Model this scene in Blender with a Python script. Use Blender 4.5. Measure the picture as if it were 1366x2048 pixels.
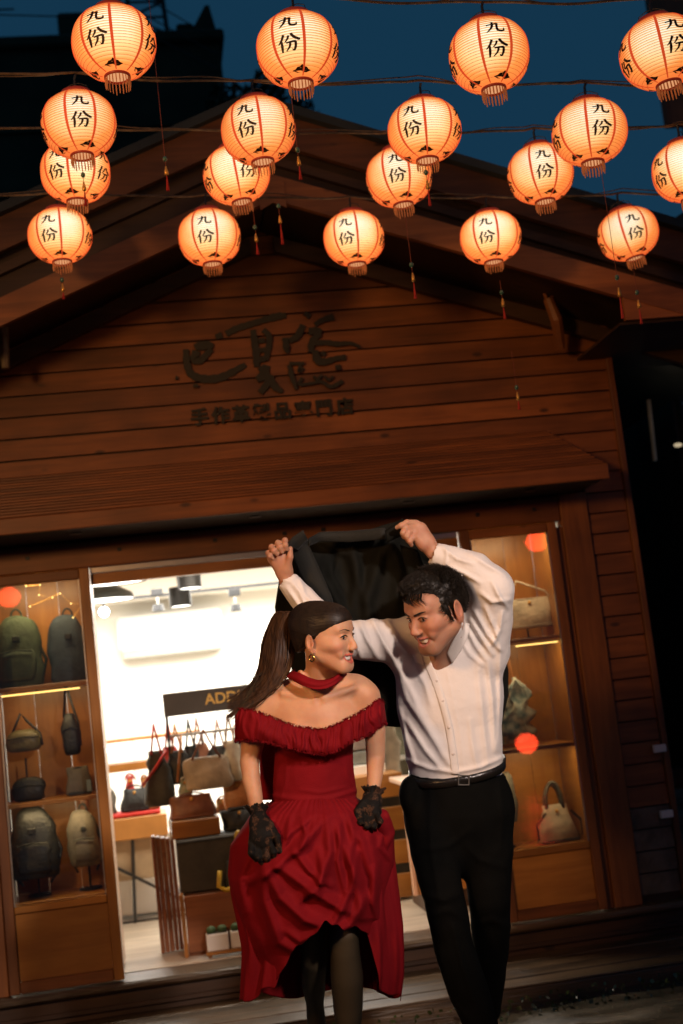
import bpy, math, random
import numpy as np
from mathutils import Vector, Matrix, noise as mnoise
rnd = random.Random(7)
for o in list(bpy.data.objects): bpy.data.objects.remove(o)
scene = bpy.context.scene
COL = scene.collection
# ---------------------------------------------------------------- camera
F, CX, CY = 2600.0, 683.0, 1024.0
def nz(v):
    v = np.array(v, float); return v/np.linalg.norm(v)
_X = nz((17200, -1634, 2600)); _Z = np.array((-2231, -19400, 2600.)); _Z = nz(_Z-_X*_Z.dot(_X)); _Y = np.cross(_Z, _X)
RW = np.array([_X, _Y, _Z])                      # camera directions -> world
CAM = np.array((0, 0, 1.5))
def D(px, py, dep):                              # point of the photograph at an optical depth (m)
    return CAM + RW @ np.array(((px-CX)/F, (py-CY)/F, 1.))*dep
def P(px, py, Y):                                # point of the photograph on the plane y = Y
    d = RW @ np.array(((px-CX)/F, (py-CY)/F, 1.)); return CAM + d*(Y/d[1])
right_w, up_w, fwd_w = RW[:, 0], -RW[:, 1], RW[:, 2]
cd = bpy.data.cameras.new('camera'); cam = bpy.data.objects.new('camera', cd); COL.objects.link(cam)
cam.matrix_world = Matrix([[right_w[i], up_w[i], -fwd_w[i], CAM[i]] for i in range(3)]+[[0, 0, 0, 1]])
cd.sensor_fit = 'VERTICAL'; cd.sensor_height = 36.0; cd.lens = 36.0*F/2048
cd.clip_start = 0.05; cd.clip_end = 500
cd.dof.use_dof = True; cd.dof.focus_distance = 4.20; cd.dof.aperture_fstop = 2.5
scene.camera = cam
# ---------------------------------------------------------------- world: dusk
w = bpy.data.worlds.new('World'); scene.world = w; w.use_nodes = True
nt = w.node_tree; bg = nt.nodes['Background']
sky = nt.nodes.new('ShaderNodeTexSky'); sky.sky_type = 'NISHITA'; sky.sun_disc = False
sky.sun_elevation = math.radians(1.0); sky.sun_rotation = math.radians(200)
sky.ozone_density = 4.0; sky.air_density = 1.6; sky.dust_density = 0.2
hs = nt.nodes.new('ShaderNodeMix'); hs.data_type = 'RGBA'; hs.blend_type = 'MIX'
hs.inputs['Factor'].default_value = 0.93
nt.links.new(sky.outputs[0], hs.inputs[6]); hs.inputs[7].default_value = (0.044, 0.27, 0.55, 1)
nt.links.new(hs.outputs[2], bg.inputs['Color']); bg.inputs['Strength'].default_value = 0.125
# ---------------------------------------------------------------- the street lamp that lights the couple
def spot(name, loc, aim, energy, color, size, angle, blend=0.6):
    l = bpy.data.lights.new(name, 'SPOT'); l.energy = energy; l.color = color; l.shadow_soft_size = size
    l.spot_size = math.radians(angle); l.spot_blend = blend
    o = bpy.data.objects.new(name, l); COL.objects.link(o); o.location = loc
    o.rotation_euler = (Vector(aim)-Vector(loc)).to_track_quat('-Z', 'Y').to_euler(); return o
spot('street_spotlight', (1.9, 0.1, 3.1), (0.74, 4.3, 1.46), 740, (1.0, 0.79, 0.69), 0.13, 27, 0.8)
spot('facade_wash_light', (-2.6, 0.6, 3.2), (1.5, 6.85, 1.60), 540, (1.0, 0.50, 0.18), 0.35, 64, 1.0)  # added unseen lamp that washes the facade with warm light
def area(name, loc, aim, energy, color, sx, sy):
    l = bpy.data.lights.new(name, 'AREA'); l.energy = energy; l.color = color; l.shape = 'RECTANGLE'; l.size = sx; l.size_y = sy
    o = bpy.data.objects.new(name, l); COL.objects.link(o); o.location = loc
    o.rotation_euler = (Vector(aim)-Vector(loc)).to_track_quat('-Z', 'Y').to_euler(); return o
area('shop_ceiling_light', (0.6, 10.4, 2.40), (0.6, 10.4, 0), 230, (1.0, 0.96, 0.90), 2.6, 2.0)
area('shop_front_light', (0.5, 7.75, 2.40), (0.5, 7.9, 0), 45, (1.0, 0.87, 0.70), 1.4, 0.3)
scene.view_settings.view_transform = 'Standard'; scene.view_settings.look = 'None'
scene.view_settings.exposure = 0.0; scene.view_settings.gamma = 1.0
scene.cycles.use_denoising = True
scene.cycles.max_bounces = 7; scene.cycles.transparent_max_bounces = 12
scene.cycles.sample_clamp_indirect = 4.0
scene.cycles.caustics_reflective = False; scene.cycles.caustics_refractive = False
# ---------------------------------------------------------------- materials
def mat(name, col, rough=0.6, var=0.0, vscale=6, bump=0.0, bscale=40, metal=0.0, emit=None, estr=0.0, spec=0.5,
        stretch=None, col2=None, sheen=0.0, rnd_amt=0.0, alpha=None, sss=0.0, coat=0.0):
    m = bpy.data.materials.new(name); m.use_nodes = True; t = m.node_tree; N = t.nodes; L = t.links
    b = N['Principled BSDF']; b.inputs['Base Color'].default_value = (*col, 1); b.inputs['Roughness'].default_value = rough
    b.inputs['Metallic'].default_value = metal; b.inputs['Specular IOR Level'].default_value = spec
    if sheen: b.inputs['Sheen Weight'].default_value = sheen; b.inputs['Sheen Roughness'].default_value = 0.5
    if coat: b.inputs['Coat Weight'].default_value = coat
    if sss: b.inputs['Subsurface Weight'].default_value = sss; b.inputs['Subsurface Radius'].default_value = (0.012, 0.004, 0.002); b.inputs['Subsurface Scale'].default_value = 1
    if emit: b.inputs['Emission Color'].default_value = (*emit, 1); b.inputs['Emission Strength'].default_value = estr
    tc = N.new('ShaderNodeTexCoord'); mp = N.new('ShaderNodeMapping'); L.new(tc.outputs['Object'], mp.inputs[0])
    if stretch: mp.inputs['Scale'].default_value = stretch
    if var or rnd_amt or col2:
        nse = N.new('ShaderNodeTexNoise'); nse.inputs['Scale'].default_value = vscale; nse.inputs['Detail'].default_value = 5
        L.new(mp.outputs[0], nse.inputs['Vector'])
        mx = N.new('ShaderNodeMix'); mx.data_type = 'RGBA'
        c2 = col2 or tuple(c*(1-var) for c in col)
        mx.inputs[6].default_value = (*[min(1, c*(1+var*.5)) for c in col], 1); mx.inputs[7].default_value = (*c2, 1)
        rp = N.new('ShaderNodeValToRGB'); rp.color_ramp.elements[0].position = .35; rp.color_ramp.elements[1].position = .65
        L.new(nse.outputs[0], rp.inputs[0]); L.new(rp.outputs[0], mx.inputs[0]); out = mx.outputs[2]
        if rnd_amt:
            oi = N.new('ShaderNodeObjectInfo'); mr = N.new('ShaderNodeMapRange'); mr.inputs[3].default_value = 1-rnd_amt; mr.inputs[4].default_value = 1+rnd_amt
            L.new(oi.outputs['Random'], mr.inputs[0]); hv = N.new('ShaderNodeHueSaturation'); L.new(mr.outputs[0], hv.inputs['Value']); L.new(out, hv.inputs['Color']); out = hv.outputs[0]
        L.new(out, b.inputs['Base Color'])
    if bump:
        n2 = N.new('ShaderNodeTexNoise'); n2.inputs['Scale'].default_value = bscale; n2.inputs['Detail'].default_value = 4
        L.new(mp.outputs[0], n2.inputs['Vector'])
        bp = N.new('ShaderNodeBump'); bp.inputs['Strength'].default_value = bump; bp.inputs['Distance'].default_value = 0.01
        L.new(n2.outputs[0], bp.inputs['Height']); L.new(bp.outputs[0], b.inputs['Normal'])
    return m
def wood(name, col, dark, rough=0.55, rnd_amt=0.22, axis='x', knots=True, gscale=1.0):
    m = bpy.data.materials.new(name); m.use_nodes = True; t = m.node_tree; N = t.nodes; L = t.links; b = N['Principled BSDF']
    tc = N.new('ShaderNodeTexCoord'); oi = N.new('ShaderNodeObjectInfo')
    ad = N.new('ShaderNodeVectorMath'); ad.operation = 'ADD'
    sc = N.new('ShaderNodeVectorMath'); sc.operation = 'SCALE'; cm = N.new('ShaderNodeCombineXYZ')
    for i in range(3): L.new(oi.outputs['Random'], cm.inputs[i])
    L.new(cm.outputs[0], sc.inputs[0]); sc.inputs['Scale'].default_value = 13.0
    L.new(tc.outputs['Object'], ad.inputs[0]); L.new(sc.outputs[0], ad.inputs[1])
    mp = N.new('ShaderNodeMapping'); L.new(ad.outputs[0], mp.inputs[0])
    s = [14*gscale]*3; s['xyz'.index(axis)] = 1.1*gscale; mp.inputs['Scale'].default_value = s
    n1 = N.new('ShaderNodeTexNoise'); n1.inputs['Scale'].default_value = 1.6; n1.inputs['Detail'].default_value = 8; n1.inputs['Roughness'].default_value = .65
    n1.inputs['Distortion'].default_value = .6; L.new(mp.outputs[0], n1.inputs['Vector'])
    rp = N.new('ShaderNodeValToRGB'); rp.color_ramp.elements[0].position = .3; rp.color_ramp.elements[1].position = .72
    rp.color_ramp.elements[0].color = (*dark, 1); rp.color_ramp.elements[1].color = (*col, 1); L.new(n1.outputs[0], rp.inputs[0])
    # broad weathering
    n3 = N.new('ShaderNodeTexNoise'); n3.inputs['Scale'].default_value = 1.7; n3.inputs['Detail'].default_value = 3; L.new(ad.outputs[0], n3.inputs['Vector'])
    m3 = N.new('ShaderNodeMapRange'); m3.inputs[1].default_value = .3; m3.inputs[2].default_value = .7; m3.inputs[3].default_value = .55; m3.inputs[4].default_value = 1.28; L.new(n3.outputs[0], m3.inputs[0])
    mr = N.new('ShaderNodeMapRange'); mr.inputs[3].default_value = 1-rnd_amt; mr.inputs[4].default_value = 1+rnd_amt; L.new(oi.outputs['Random'], mr.inputs[0])
    mu = N.new('ShaderNodeMath'); mu.operation = 'MULTIPLY'; L.new(m3.outputs[0], mu.inputs[0]); L.new(mr.outputs[0], mu.inputs[1])
    hv = N.new('ShaderNodeHueSaturation'); L.new(mu.outputs[0], hv.inputs['Value']); L.new(rp.outputs[0], hv.inputs['Color']); out = hv.outputs[0]
    if knots:
        vo = N.new('ShaderNodeTexVoronoi'); vo.inputs['Scale'].default_value = 3.4; vo.inputs['Randomness'].default_value = 1.0
        mk = N.new('ShaderNodeMapping'); ks = [1.8]*3; ks['xyz'.index(axis)] = .8; mk.inputs['Scale'].default_value = ks
        L.new(ad.outputs[0], mk.inputs[0]); L.new(mk.outputs[0], vo.inputs['Vector'])
        kr = N.new('ShaderNodeMapRange'); kr.inputs[1].default_value = .05; kr.inputs[2].default_value = .10; kr.inputs[3].default_value = .85; kr.inputs[4].default_value = 0
        L.new(vo.outputs['Distance'], kr.inputs[0])
        mx = N.new('ShaderNodeMix'); mx.data_type = 'RGBA'; L.new(kr.outputs[0], mx.inputs[0]); L.new(out, mx.inputs[6]); mx.inputs[7].default_value = (*[c*.22 for c in dark], 1); out = mx.outputs[2]
    L.new(out, b.inputs['Base Color']); b.inputs['Roughness'].default_value = rough
    bp = N.new('ShaderNodeBump'); bp.inputs['Strength'].default_value = .35; bp.inputs['Distance'].default_value = .004
    L.new(n1.outputs[0], bp.inputs['Height']); L.new(bp.outputs[0], b.inputs['Normal'])
    return m
def emis(name, col, s):
    m = bpy.data.materials.new(name); m.use_nodes = True; t = m.node_tree; t.nodes.clear()
    e = t.nodes.new('ShaderNodeEmission'); e.inputs[0].default_value = (*col, 1); e.inputs[1].default_value = s
    o = t.nodes.new('ShaderNodeOutputMaterial'); t.links.new(e.outputs[0], o.inputs[0]); return m
def glassmat(name):
    m = bpy.data.materials.new(name); m.use_nodes = True; t = m.node_tree; t.nodes.clear()
    tr = t.nodes.new('ShaderNodeBsdfTransparent'); tr.inputs[0].default_value = (.95, .96, .95, 1)
    gl = t.nodes.new('ShaderNodeBsdfGlossy'); gl.inputs['Roughness'].default_value = .0
    fr = t.nodes.new('ShaderNodeFresnel'); fr.inputs[0].default_value = 1.6
    mx = t.nodes.new('ShaderNodeMixShader'); o = t.nodes.new('ShaderNodeOutputMaterial')
    t.links.new(fr.outputs[0], mx.inputs[0]); t.links.new(tr.outputs[0], mx.inputs[1]); t.links.new(gl.outputs[0], mx.inputs[2]); t.links.new(mx.outputs[0], o.inputs[0]); return m
# ---------------------------------------------------------------- object helpers
def tag(o, label=None, cat=None, group=None, kind=None):
    if label: o['label'] = label
    if cat: o['category'] = cat
    if group: o['group'] = group
    if kind: o['kind'] = kind
    return o
def thing(name, label, cat, loc=(0, 0, 0), group=None):
    o = bpy.data.objects.new(name, None); COL.objects.link(o); o.location = Vector(loc); o.empty_display_size = .1
    return tag(o, label, cat, group)
class MB:
    """collects geometry (world coordinates)"""
    def __init__(s): s.v = []; s.f = []; s.mi = []; s.cur = 0
    def add(s, vs, fs):
        n = len(s.v); s.v += [tuple(map(float, p)) for p in vs]; s.f += [tuple(i+n for i in f) for f in fs]; s.mi += [s.cur]*len(fs); return s
    def box(s, x0, x1, y0, y1, z0, z1, bev=0.0):
        if bev <= 0:
            v = [(x, y, z) for x in (x0, x1) for y in (y0, y1) for z in (z0, z1)]
            return s.add(v, [(0, 1, 3, 2), (4, 6, 7, 5), (0, 4, 5, 1), (2, 3, 7, 6), (0, 2, 6, 4), (1, 5, 7, 3)])
        c = Vector(((x0+x1)/2, (y0+y1)/2, (z0+z1)/2)); return s.obox(c, (x1-x0, y1-y0, z1-z0), Matrix.Identity(3), bev)
    def obox(s, c, size, rot=None, bev=0.0):
        rot = rot or Matrix.Identity(3); hx, hy, hz = [d/2 for d in size]; c = Vector(c); b = min(bev, hx*.9, hy*.9, hz*.9)
        if b <= 0:
            v = [c+rot @ Vector((x, y, z)) for x in (-hx, hx) for y in (-hy, hy) for z in (-hz, hz)]
            return s.add(v, [(0, 1, 3, 2), (4, 6, 7, 5), (0, 4, 5, 1), (2, 3, 7, 6), (0, 2, 6, 4), (1, 5, 7, 3)])
        v = []
        for sx in (-1, 1):
            for sy in (-1, 1):
                for sz in (-1, 1):
                    v.append(c+rot @ Vector((sx*hx, sy*(hy-b), sz*(hz-b)))); v.append(c+rot @ Vector((sx*(hx-b), sy*hy, sz*(hz-b)))); v.append(c+rot @ Vector((sx*(hx-b), sy*(hy-b), sz*hz)))
        I = lambda sx, sy, sz, k: ((sx > 0)*4+(sy > 0)*2+(sz > 0))*3+k
        f = []
        for q in (-1, 1):
            f.append((I(q, -1, -1, 0), I(q, 1, -1, 0), I(q, 1, 1, 0), I(q, -1, 1, 0))); f.append((I(-1, q, -1, 1), I(1, q, -1, 1), I(1, q, 1, 1), I(-1, q, 1, 1))); f.append((I(-1, -1, q, 2), I(1, -1, q, 2), I(1, 1, q, 2), I(-1, 1, q, 2)))
            for r in (-1, 1):
                f.append((I(q, r, -1, 0), I(q, r, 1, 0), I(q, r, 1, 1), I(q, r, -1, 1))); f.append((I(q, -1, r, 0), I(q, 1, r, 0), I(q, 1, r, 2), I(q, -1, r, 2))); f.append((I(-1, q, r, 1), I(1, q, r, 1), I(1, q, r, 2), I(-1, q, r, 2)))
                for t in (-1, 1): f.append((I(q, r, t, 0), I(q, r, t, 1), I(q, r, t, 2)))
        return s.add(v, f)
    def prism(s, poly, a0, a1, axis=1):
        """poly: list of 2D points in the two other axes, extruded along axis"""
        n = len(poly); o = [i for i in range(3) if i != axis]; v = []
        for a in (a0, a1):
            for p in poly:
                q = [0, 0, 0]; q[axis] = a; q[o[0]], q[o[1]] = p; v.append(q)
        return s.add(v, [tuple(range(n)), tuple(range(2*n-1, n-1, -1))]+[(i, (i+1) % n, n+(i+1) % n, n+i) for i in range(n)])
    def tube(s, pts, r, seg=8, cap=True):
        pts = [Vector(p) for p in pts]; n = len(pts); rs = r if isinstance(r, (list, tuple)) else [r]*n
        v = []; f = []; up = Vector((0, 0, 1)); prev = None
        for i, p in enumerate(pts):
            t = (pts[min(i+1, n-1)]-pts[max(i-1, 0)]); t = t.normalized() if t.length > 1e-9 else Vector((0, 0, 1))
            a = prev if prev is not None else (up if abs(t.z) < .9 else Vector((1, 0, 0)))
            a = a-t*a.dot(t); a = a.normalized() if a.length > 1e-6 else t.orthogonal().normalized(); bb = t.cross(a); prev = a
            for k in range(seg):
                th = 2*math.pi*k/seg; v.append(p+(a*math.cos(th)+bb*math.sin(th))*rs[i])
        for i in range(n-1):
            for k in range(seg): f.append((i*seg+k, i*seg+(k+1) % seg, (i+1)*seg+(k+1) % seg, (i+1)*seg+k))
        if cap: f += [tuple(range(seg-1, -1, -1)), tuple((n-1)*seg+k for k in range(seg))]
        return s.add(v, f)
    def lathe(s, prof, c=(0, 0, 0), seg=24, a0=0, a1=2*math.pi):
        full = abs(a1-a0-2*math.pi) < 1e-6; m = seg if full else seg+1; v = []; f = []
        for (r, z) in prof:
            for k in range(m):
                th = a0+(a1-a0)*k/seg; v.append((c[0]+r*math.cos(th), c[1]+r*math.sin(th), c[2]+z))
        for i in range(len(prof)-1):
            for k in range(seg):
                k2 = (k+1) % m; f.append((i*m+k, i*m+k2, (i+1)*m+k2, (i+1)*m+k))
        return s.add(v, f)
    def grid(s, pts, closed_u=False):
        """pts[row][col]"""
        nr, nc = len(pts), len(pts[0]); v = [p for r in pts for p in r]; f = []
        for i in range(nr-1):
            for k in range(nc if closed_u else nc-1):
                k2 = (k+1) % nc; f.append((i*nc+k, i*nc+k2, (i+1)*nc+k2, (i+1)*nc+k))
        return s.add(v, f)
    def ball(s, c, r, seg=10, rings=6):
        r = r if isinstance(r, (tuple, list)) else (r, r, r); v = []; f = []
        for i in range(rings+1):
            ph = math.pi*i/rings
            for k in range(seg):
                th = 2*math.pi*k/seg; v.append((c[0]+r[0]*math.sin(ph)*math.cos(th), c[1]+r[1]*math.sin(ph)*math.sin(th), c[2]+r[2]*math.cos(ph)))
        for i in range(rings):
            for k in range(seg): f.append((i*seg+k, (i+1)*seg+k, (i+1)*seg+(k+1) % seg, i*seg+(k+1) % seg))
        return s.add(v, f)
    def build(s, name, m, parent=None, smooth=False, solid=0.0, loc=None, sub=0):
        me = bpy.data.meshes.new(name)
        base = Vector(loc) if loc is not None else (parent_world(parent) if parent else Vector((0, 0, 0)))
        me.from_pydata([tuple(Vector(p)-base) for p in s.v], [], s.f); me.validate()
        for x in (m if isinstance(m, (list, tuple)) else [m]): me.materials.append(x)
        if isinstance(m, (list, tuple)) and len(me.polygons) == len(s.mi): me.polygons.foreach_set('material_index', s.mi)
        if smooth: me.polygons.foreach_set('use_smooth', [True]*len(me.polygons))
        me.update()
        o = bpy.data.objects.new(name, me); COL.objects.link(o)
        if parent: o.parent = parent
        if loc is not None:
            o.location = Vector(loc)-(parent_world(parent) if parent else Vector((0, 0, 0)))
        if sub:
            q = o.modifiers.new('sub', 'SUBSURF'); q.levels = sub; q.render_levels = sub
        if solid:
            q = o.modifiers.new('sol', 'SOLIDIFY'); q.thickness = solid; q.offset = 0
        return o
def parent_world(o):
    p = Vector((0, 0, 0))
    while o is not None: p = p+o.location; o = o.parent
    return p
def recalc(o):
    import bmesh
    bm = bmesh.new(); bm.from_mesh(o.data); bmesh.ops.recalc_face_normals(bm, faces=bm.faces); bm.to_mesh(o.data); bm.free(); return o
def strokes(polys, width_fn=None):
    """brush strokes -> 2D quads; each stroke = list of (x,y,w)"""
    out = []
    for st in polys:
        n = len(st); L = []; Rr = []
        for i, (x, y, wd) in enumerate(st):
            a = st[max(i-1, 0)]; b = st[min(i+1, n-1)]; dx, dy = b[0]-a[0], b[1]-a[1]; l = math.hypot(dx, dy) or 1; nx, ny = -dy/l, dx/l
            L.append((x+nx*wd/2, y+ny*wd/2)); Rr.append((x-nx*wd/2, y-ny*wd/2))
        for i in range(n-1): out.append([L[i], L[i+1], Rr[i+1], Rr[i]])
    return out
def dens(st, k=4):
    """smooth (Catmull-Rom) resample of a stroke"""
    pts = [np.array(p, float) for p in st]; n = len(pts); out = []
    for i in range(n-1):
        p0, p1, p2, p3 = pts[max(i-1, 0)], pts[i], pts[i+1], pts[min(i+2, n-1)]
        for j in range(k):
            t = j/k; out.append(.5*((2*p1)+(-p0+p2)*t+(2*p0-5*p1+4*p2-p3)*t*t+(-p0+3*p1-3*p2+p3)*t**3))
    out.append(pts[-1]); return [tuple(p) for p in out]
def text_mesh(body, size, bold=0.0):
    c = bpy.data.curves.new('txt', 'FONT'); c.body = body; c.size = size; c.offset = bold; c.extrude = 0.0; c.fill_mode = 'FRONT'
    o = bpy.data.objects.new('txt', c); COL.objects.link(o); dg = bpy.context.evaluated_depsgraph_get(); dg.update()
    me = bpy.data.meshes.new_from_object(o.evaluated_get(dg)); bpy.data.objects.remove(o); bpy.data.curves.remove(c)
    v = [tuple(x.co) for x in me.vertices]; f = [tuple(p.vertices) for p in me.polygons]; bpy.data.meshes.remove(me); return v, f
M = {}
M['plank'] = wood('stained_plank', (.30, .100, .024), (.15, .048, .011), .5)
M['plankz'] = wood('stained_post', (.27, .095, .024), (.14, .046, .012), .5, axis='z')
M['barge'] = wood('barge_board', (.36, .12, .030), (.18, .058, .015), .5)
M['plank_hi'] = wood('dark_roof_board', (.16, .055, .016), (.07, .024, .008), .6)  # darker tone than the other planks
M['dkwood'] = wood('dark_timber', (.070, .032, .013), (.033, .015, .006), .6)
M['orwood'] = wood('varnished_wood', (.48, .215, .045), (.31, .12, .024), .35, knots=False, rnd_amt=.08, gscale=.7)
M['orwoodz'] = wood('varnished_upright', (.46, .205, .045), (.31, .12, .024), .35, axis='z', knots=False, rnd_amt=.08, gscale=.7)
M['white'] = mat('white_paint', (.8, .78, .74), .6, var=.03)
M['black'] = mat('black_metal', (.02, .02, .02), .45, var=.2)
M['glass'] = glassmat('window_glass')
# ================================================================ SETTING
YF = 6.854
M['stone'] = mat('wet_stone', (.105, .085, .058), .22, var=.6, vscale=3.5, bump=.8, bscale=16, spec=.6, col2=(.038, .034, .022))
M['deck'] = mat('worn_step_wood', (.085, .054, .028), .38, var=.6, vscale=2.5, stretch=(.6, 8, 8), bump=.5, bscale=14)
M['moss'] = mat('weathered_grey_plank', (.17, .13, .085), .45, col2=(.07, .06, .035), vscale=9, bump=.7, bscale=30, rnd_amt=.2)
M['floor'] = mat('pale_floor_board', (.50, .42, .33), .3, var=.2, vscale=3, stretch=(1, 8, 8), rnd_amt=.08)
M['wallw'] = mat('white_wall', (.80, .78, .72), .7, var=.04, vscale=2)
M['dkbld'] = mat('dark_render_wall', (.050, .050, .026), .9, var=.4, vscale=1.2, bump=.5, bscale=6)
M['dkroof'] = mat('dark_roof_tile', (.030, .034, .030), .6, var=.4, vscale=3)
M['steel'] = mat('brushed_steel', (.5, .47, .42), .35, metal=.9, var=.1)
def floor_z(x, y):
    if y > 6.05: return -.10+ (x*.01)
    t = (6.05-y)/1.75
    return -.10+.20*min(t, 1.0)+.01*x
# ---- street, with uneven wet stones
mb = MB(); NXs, NYs = 90, 90; rows = []
for j in range(NYs+1):
    r = []
    for i in range(NXs+1):
        x = -4.5+11*i/NXs; y = -3+9.25*j/NYs
        z = floor_z(x, y)
        z += .010*mnoise.noise(Vector((x*3, y*3, 0)))+.008*mnoise.noise(Vector((x*11, y*11, 3)))
        r.append((x, y, z))
    rows.append(r)
mb.grid(rows); st = mb.build('street', M['stone'], smooth=True); tag(st, kind='structure')
mb = MB(); mb.box(-60, 60, -60, -3.0, -.4, -.15); mb.box(-60, -4.5, -3, 60, -.4, -.15); mb.box(6.5, 60, -3, 60, -.4, -.15); mb.box(-4.5, 6.5, 12.2, 60, -.4, -.15)
tag(mb.build('ground', M['stone']), kind='structure')
# ---- two timber steps in front of the door
stp = thing('front_step', 'long worn timber step running below the shop threshold', 'step', (0.8, 6.5, 0))
mb = MB(); mb.box(-1.5, 4.2, 6.20, 6.845, -.2, .005, .008); mb.build('tread', M['deck'], stp)
for i in range(4):
    mb = MB(); mb.box(-1.5+.0, 4.2, 6.205+.162*i, 6.205+.162*i+.155, .006, .016+.002*(i % 2), .004); mb.build('tread_board', M['deck'], stp)
thr = thing('threshold_step', 'dark timber plinth with a rounded nosing under the shopfront', 'step', (0.8, 6.8, .1))
mb = MB(); mb.box(-1.5, 3.1, 6.82, 7.0, .017, .135, .004); mb.build('riser', M['dkwood'], thr)
mb = MB(); mb.box(-1.5, 3.1, 6.775, 7.02, .138, .178, .012); mb.build('nosing', M['deck'], thr)
mb = MB(); mb.box(-1.5, 3.1, 6.80, 6.82, .05, .075, .004); mb.build('riser_strip', M['dkwood'], thr)
# ---- ground plants along the kerb (nobody could count the leaves)
mb = MB()
for i in range(520):
    x = rnd.uniform(1.35, 3.4) if rnd.random() < .7 else rnd.uniform(-.2, 1.4); y = 6.02+abs(rnd.gauss(0, .08)); z = -.10+rnd.random()*.09
    l = rnd.uniform(.012, .03); a = rnd.random()*6.28; t = rnd.uniform(.2, 1.2); u = Vector((math.cos(a), math.sin(a)*.6, t)).normalized()*l; s_ = u.cross(Vector((rnd.random(), rnd.random(), .3))).normalized()*l*.4
    p = Vector((x, y, z)); mb.add([p, p+u*.5+s_, p+u, p+u*.5-s_], [(0, 1, 2, 3)])
M['leaf'] = mat('wet_leaf', (.05, .075, .025), .08, var=.5, spec=.8)
tag(mb.build('ground_cover', M['leaf']), 'low wet weeds growing along the foot of the step', 'plants', kind='stuff')
# ================================================================ THE SHOP
shop = thing('shop_building', 'red-brown timber shop with plank gable and a lit doorway', 'building', (.8, YF, .18))
def part(mb, name, m, p=None, **k): return mb.build(name, m, p or shop, **k)
# gable planks
PZ = 3.084; PITCH = .1145; SL, SR, AX, AZ = .402, .375, .78, 4.10
def gx(z): return max(-1.55, AX-(AZ-z)/SL), min(2.632, AX+(AZ-z)/SR)
k = -4
while True:
    z0 = PZ+k*PITCH+.002; z1 = z0+PITCH-.0085
    if z0 > AZ-.05: break
    a0, b0 = gx(z0); a1, b1 = gx(z1)
    if a1 >= b1: a1 = b1 = AX
    y0 = YF+rnd.uniform(-.003, .004); z0 += rnd.uniform(-.001, .0015); z1 += rnd.uniform(-.0015, .001)
    mb = MB(); lip = .006
    # slightly tilted board (shadow gap at its lower edge)
    if z0 < 2.70: a0 = a1 = -1.55
    mb.add([(a0, y0-.004, z0), (b0, y0-.004, z0), (b1, y0+lip-.004, z1), (a1, y0+lip-.004, z1), (a0, y0+.022, z0), (b0, y0+.022, z0), (b1, y0+.022, z1), (a1, y0+.022, z1)],
           [(0, 1, 2, 3), (4, 7, 6, 5), (0, 4, 5, 1), (3, 2, 6, 7), (0, 3, 7, 4), (1, 5, 6, 2)])
    part(mb, 'plank', M['plank']); k += 1
# short planks right of the corner post
k = -26
while True:
    z0 = PZ+k*PITCH+.002; z1 = z0+PITCH-.0085
    if z1 > 2.63: break
    if z0 < .17: k += 1; continue
    mb = MB(); y0 = YF+rnd.uniform(-.003, .003)
    mb.add([(2.408, y0-.004, z0), (2.63, y0-.004, z0), (2.63, y0+.003, z1), (2.408, y0+.003, z1), (2.408, y0+.022, z0), (2.63, y0+.022, z0), (2.63, y0+.022, z1), (2.408, y0+.022, z1)],
           [(0, 1, 2, 3), (4, 7, 6, 5), (0, 4, 5, 1), (3, 2, 6, 7), (0, 3, 7, 4), (1, 5, 6, 2)])
    part(mb, 'plank', M['moss'] if z0 < .62 else M['plank']); k += 1
# left of the window too
for k in range(-26, -7):
    z0 = PZ+k*PITCH+.002
    if z0 > .17: part(MB().box(-1.55, -1.06, YF-.002, YF+.022, z0, z0+PITCH-.0085), 'plank', M['plank'])
part(MB().box(-1.55, 2.63, YF+.0245, YF+.06, 2.26, 4.02-.55), 'wall_backing', M['dkwood'])
mb = MB(); mb.prism([(-.6, 3.47), (AX, 4.05), (2.3, 3.47)], YF+.0245, YF+.06, 1); part(mb, 'wall_backing', M['dkwood'])
part(MB().box(2.41, 2.63, YF+.0245, YF+.06, .18, 2.26), 'wall_backing', M['dkwood'])
part(MB().box(-1.55, -1.065, YF+.0245, YF+.06, .18, 2.26), 'wall_backing', M['dkwood'])
part(MB().box(2.633, 2.668, YF-.02, YF+.05, .17, 3.40, .004), 'corner_board', M['plankz'])
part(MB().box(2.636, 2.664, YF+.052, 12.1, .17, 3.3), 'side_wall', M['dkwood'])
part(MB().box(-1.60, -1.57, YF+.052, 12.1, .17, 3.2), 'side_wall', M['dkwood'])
# posts and header
part(MB().box(2.245, 2.402, YF-.028, YF+.07, .18, 2.405, .006), 'corner_post', M['plankz'])
part(MB().box(2.205, 2.243, YF-.012, YF+.07, .18, 2.225, .004), 'door_jamb', M['plankz'])
part(MB().box(-1.06, -.875, YF-.03, YF+.07, .18, 2.405, .006), 'corner_post', M['plankz'])
part(MB().box(-.873, 2.243, YF-.016, YF+.07, 2.257, 2.398, .006), 'header_beam', M['plank'])
part(MB().box(-.31, 1.655, YF-.004, YF+.06, 2.226, 2.254, .002), 'door_track', M['steel'])
part(MB().box(-.312, 1.657, YF+.006, YF+.05, 2.168, 2.224, .003), 'door_rail', M['orwood'])
# small bolts on the header
for x in (-.62, -.15, .35, .72, .93, 1.35, 1.78, 2.1):
    part(MB().box(x-.011, x+.011, YF-.022, YF-.0165, 2.325, 2.345, .002), 'bolt_head', M['black'])
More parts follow.
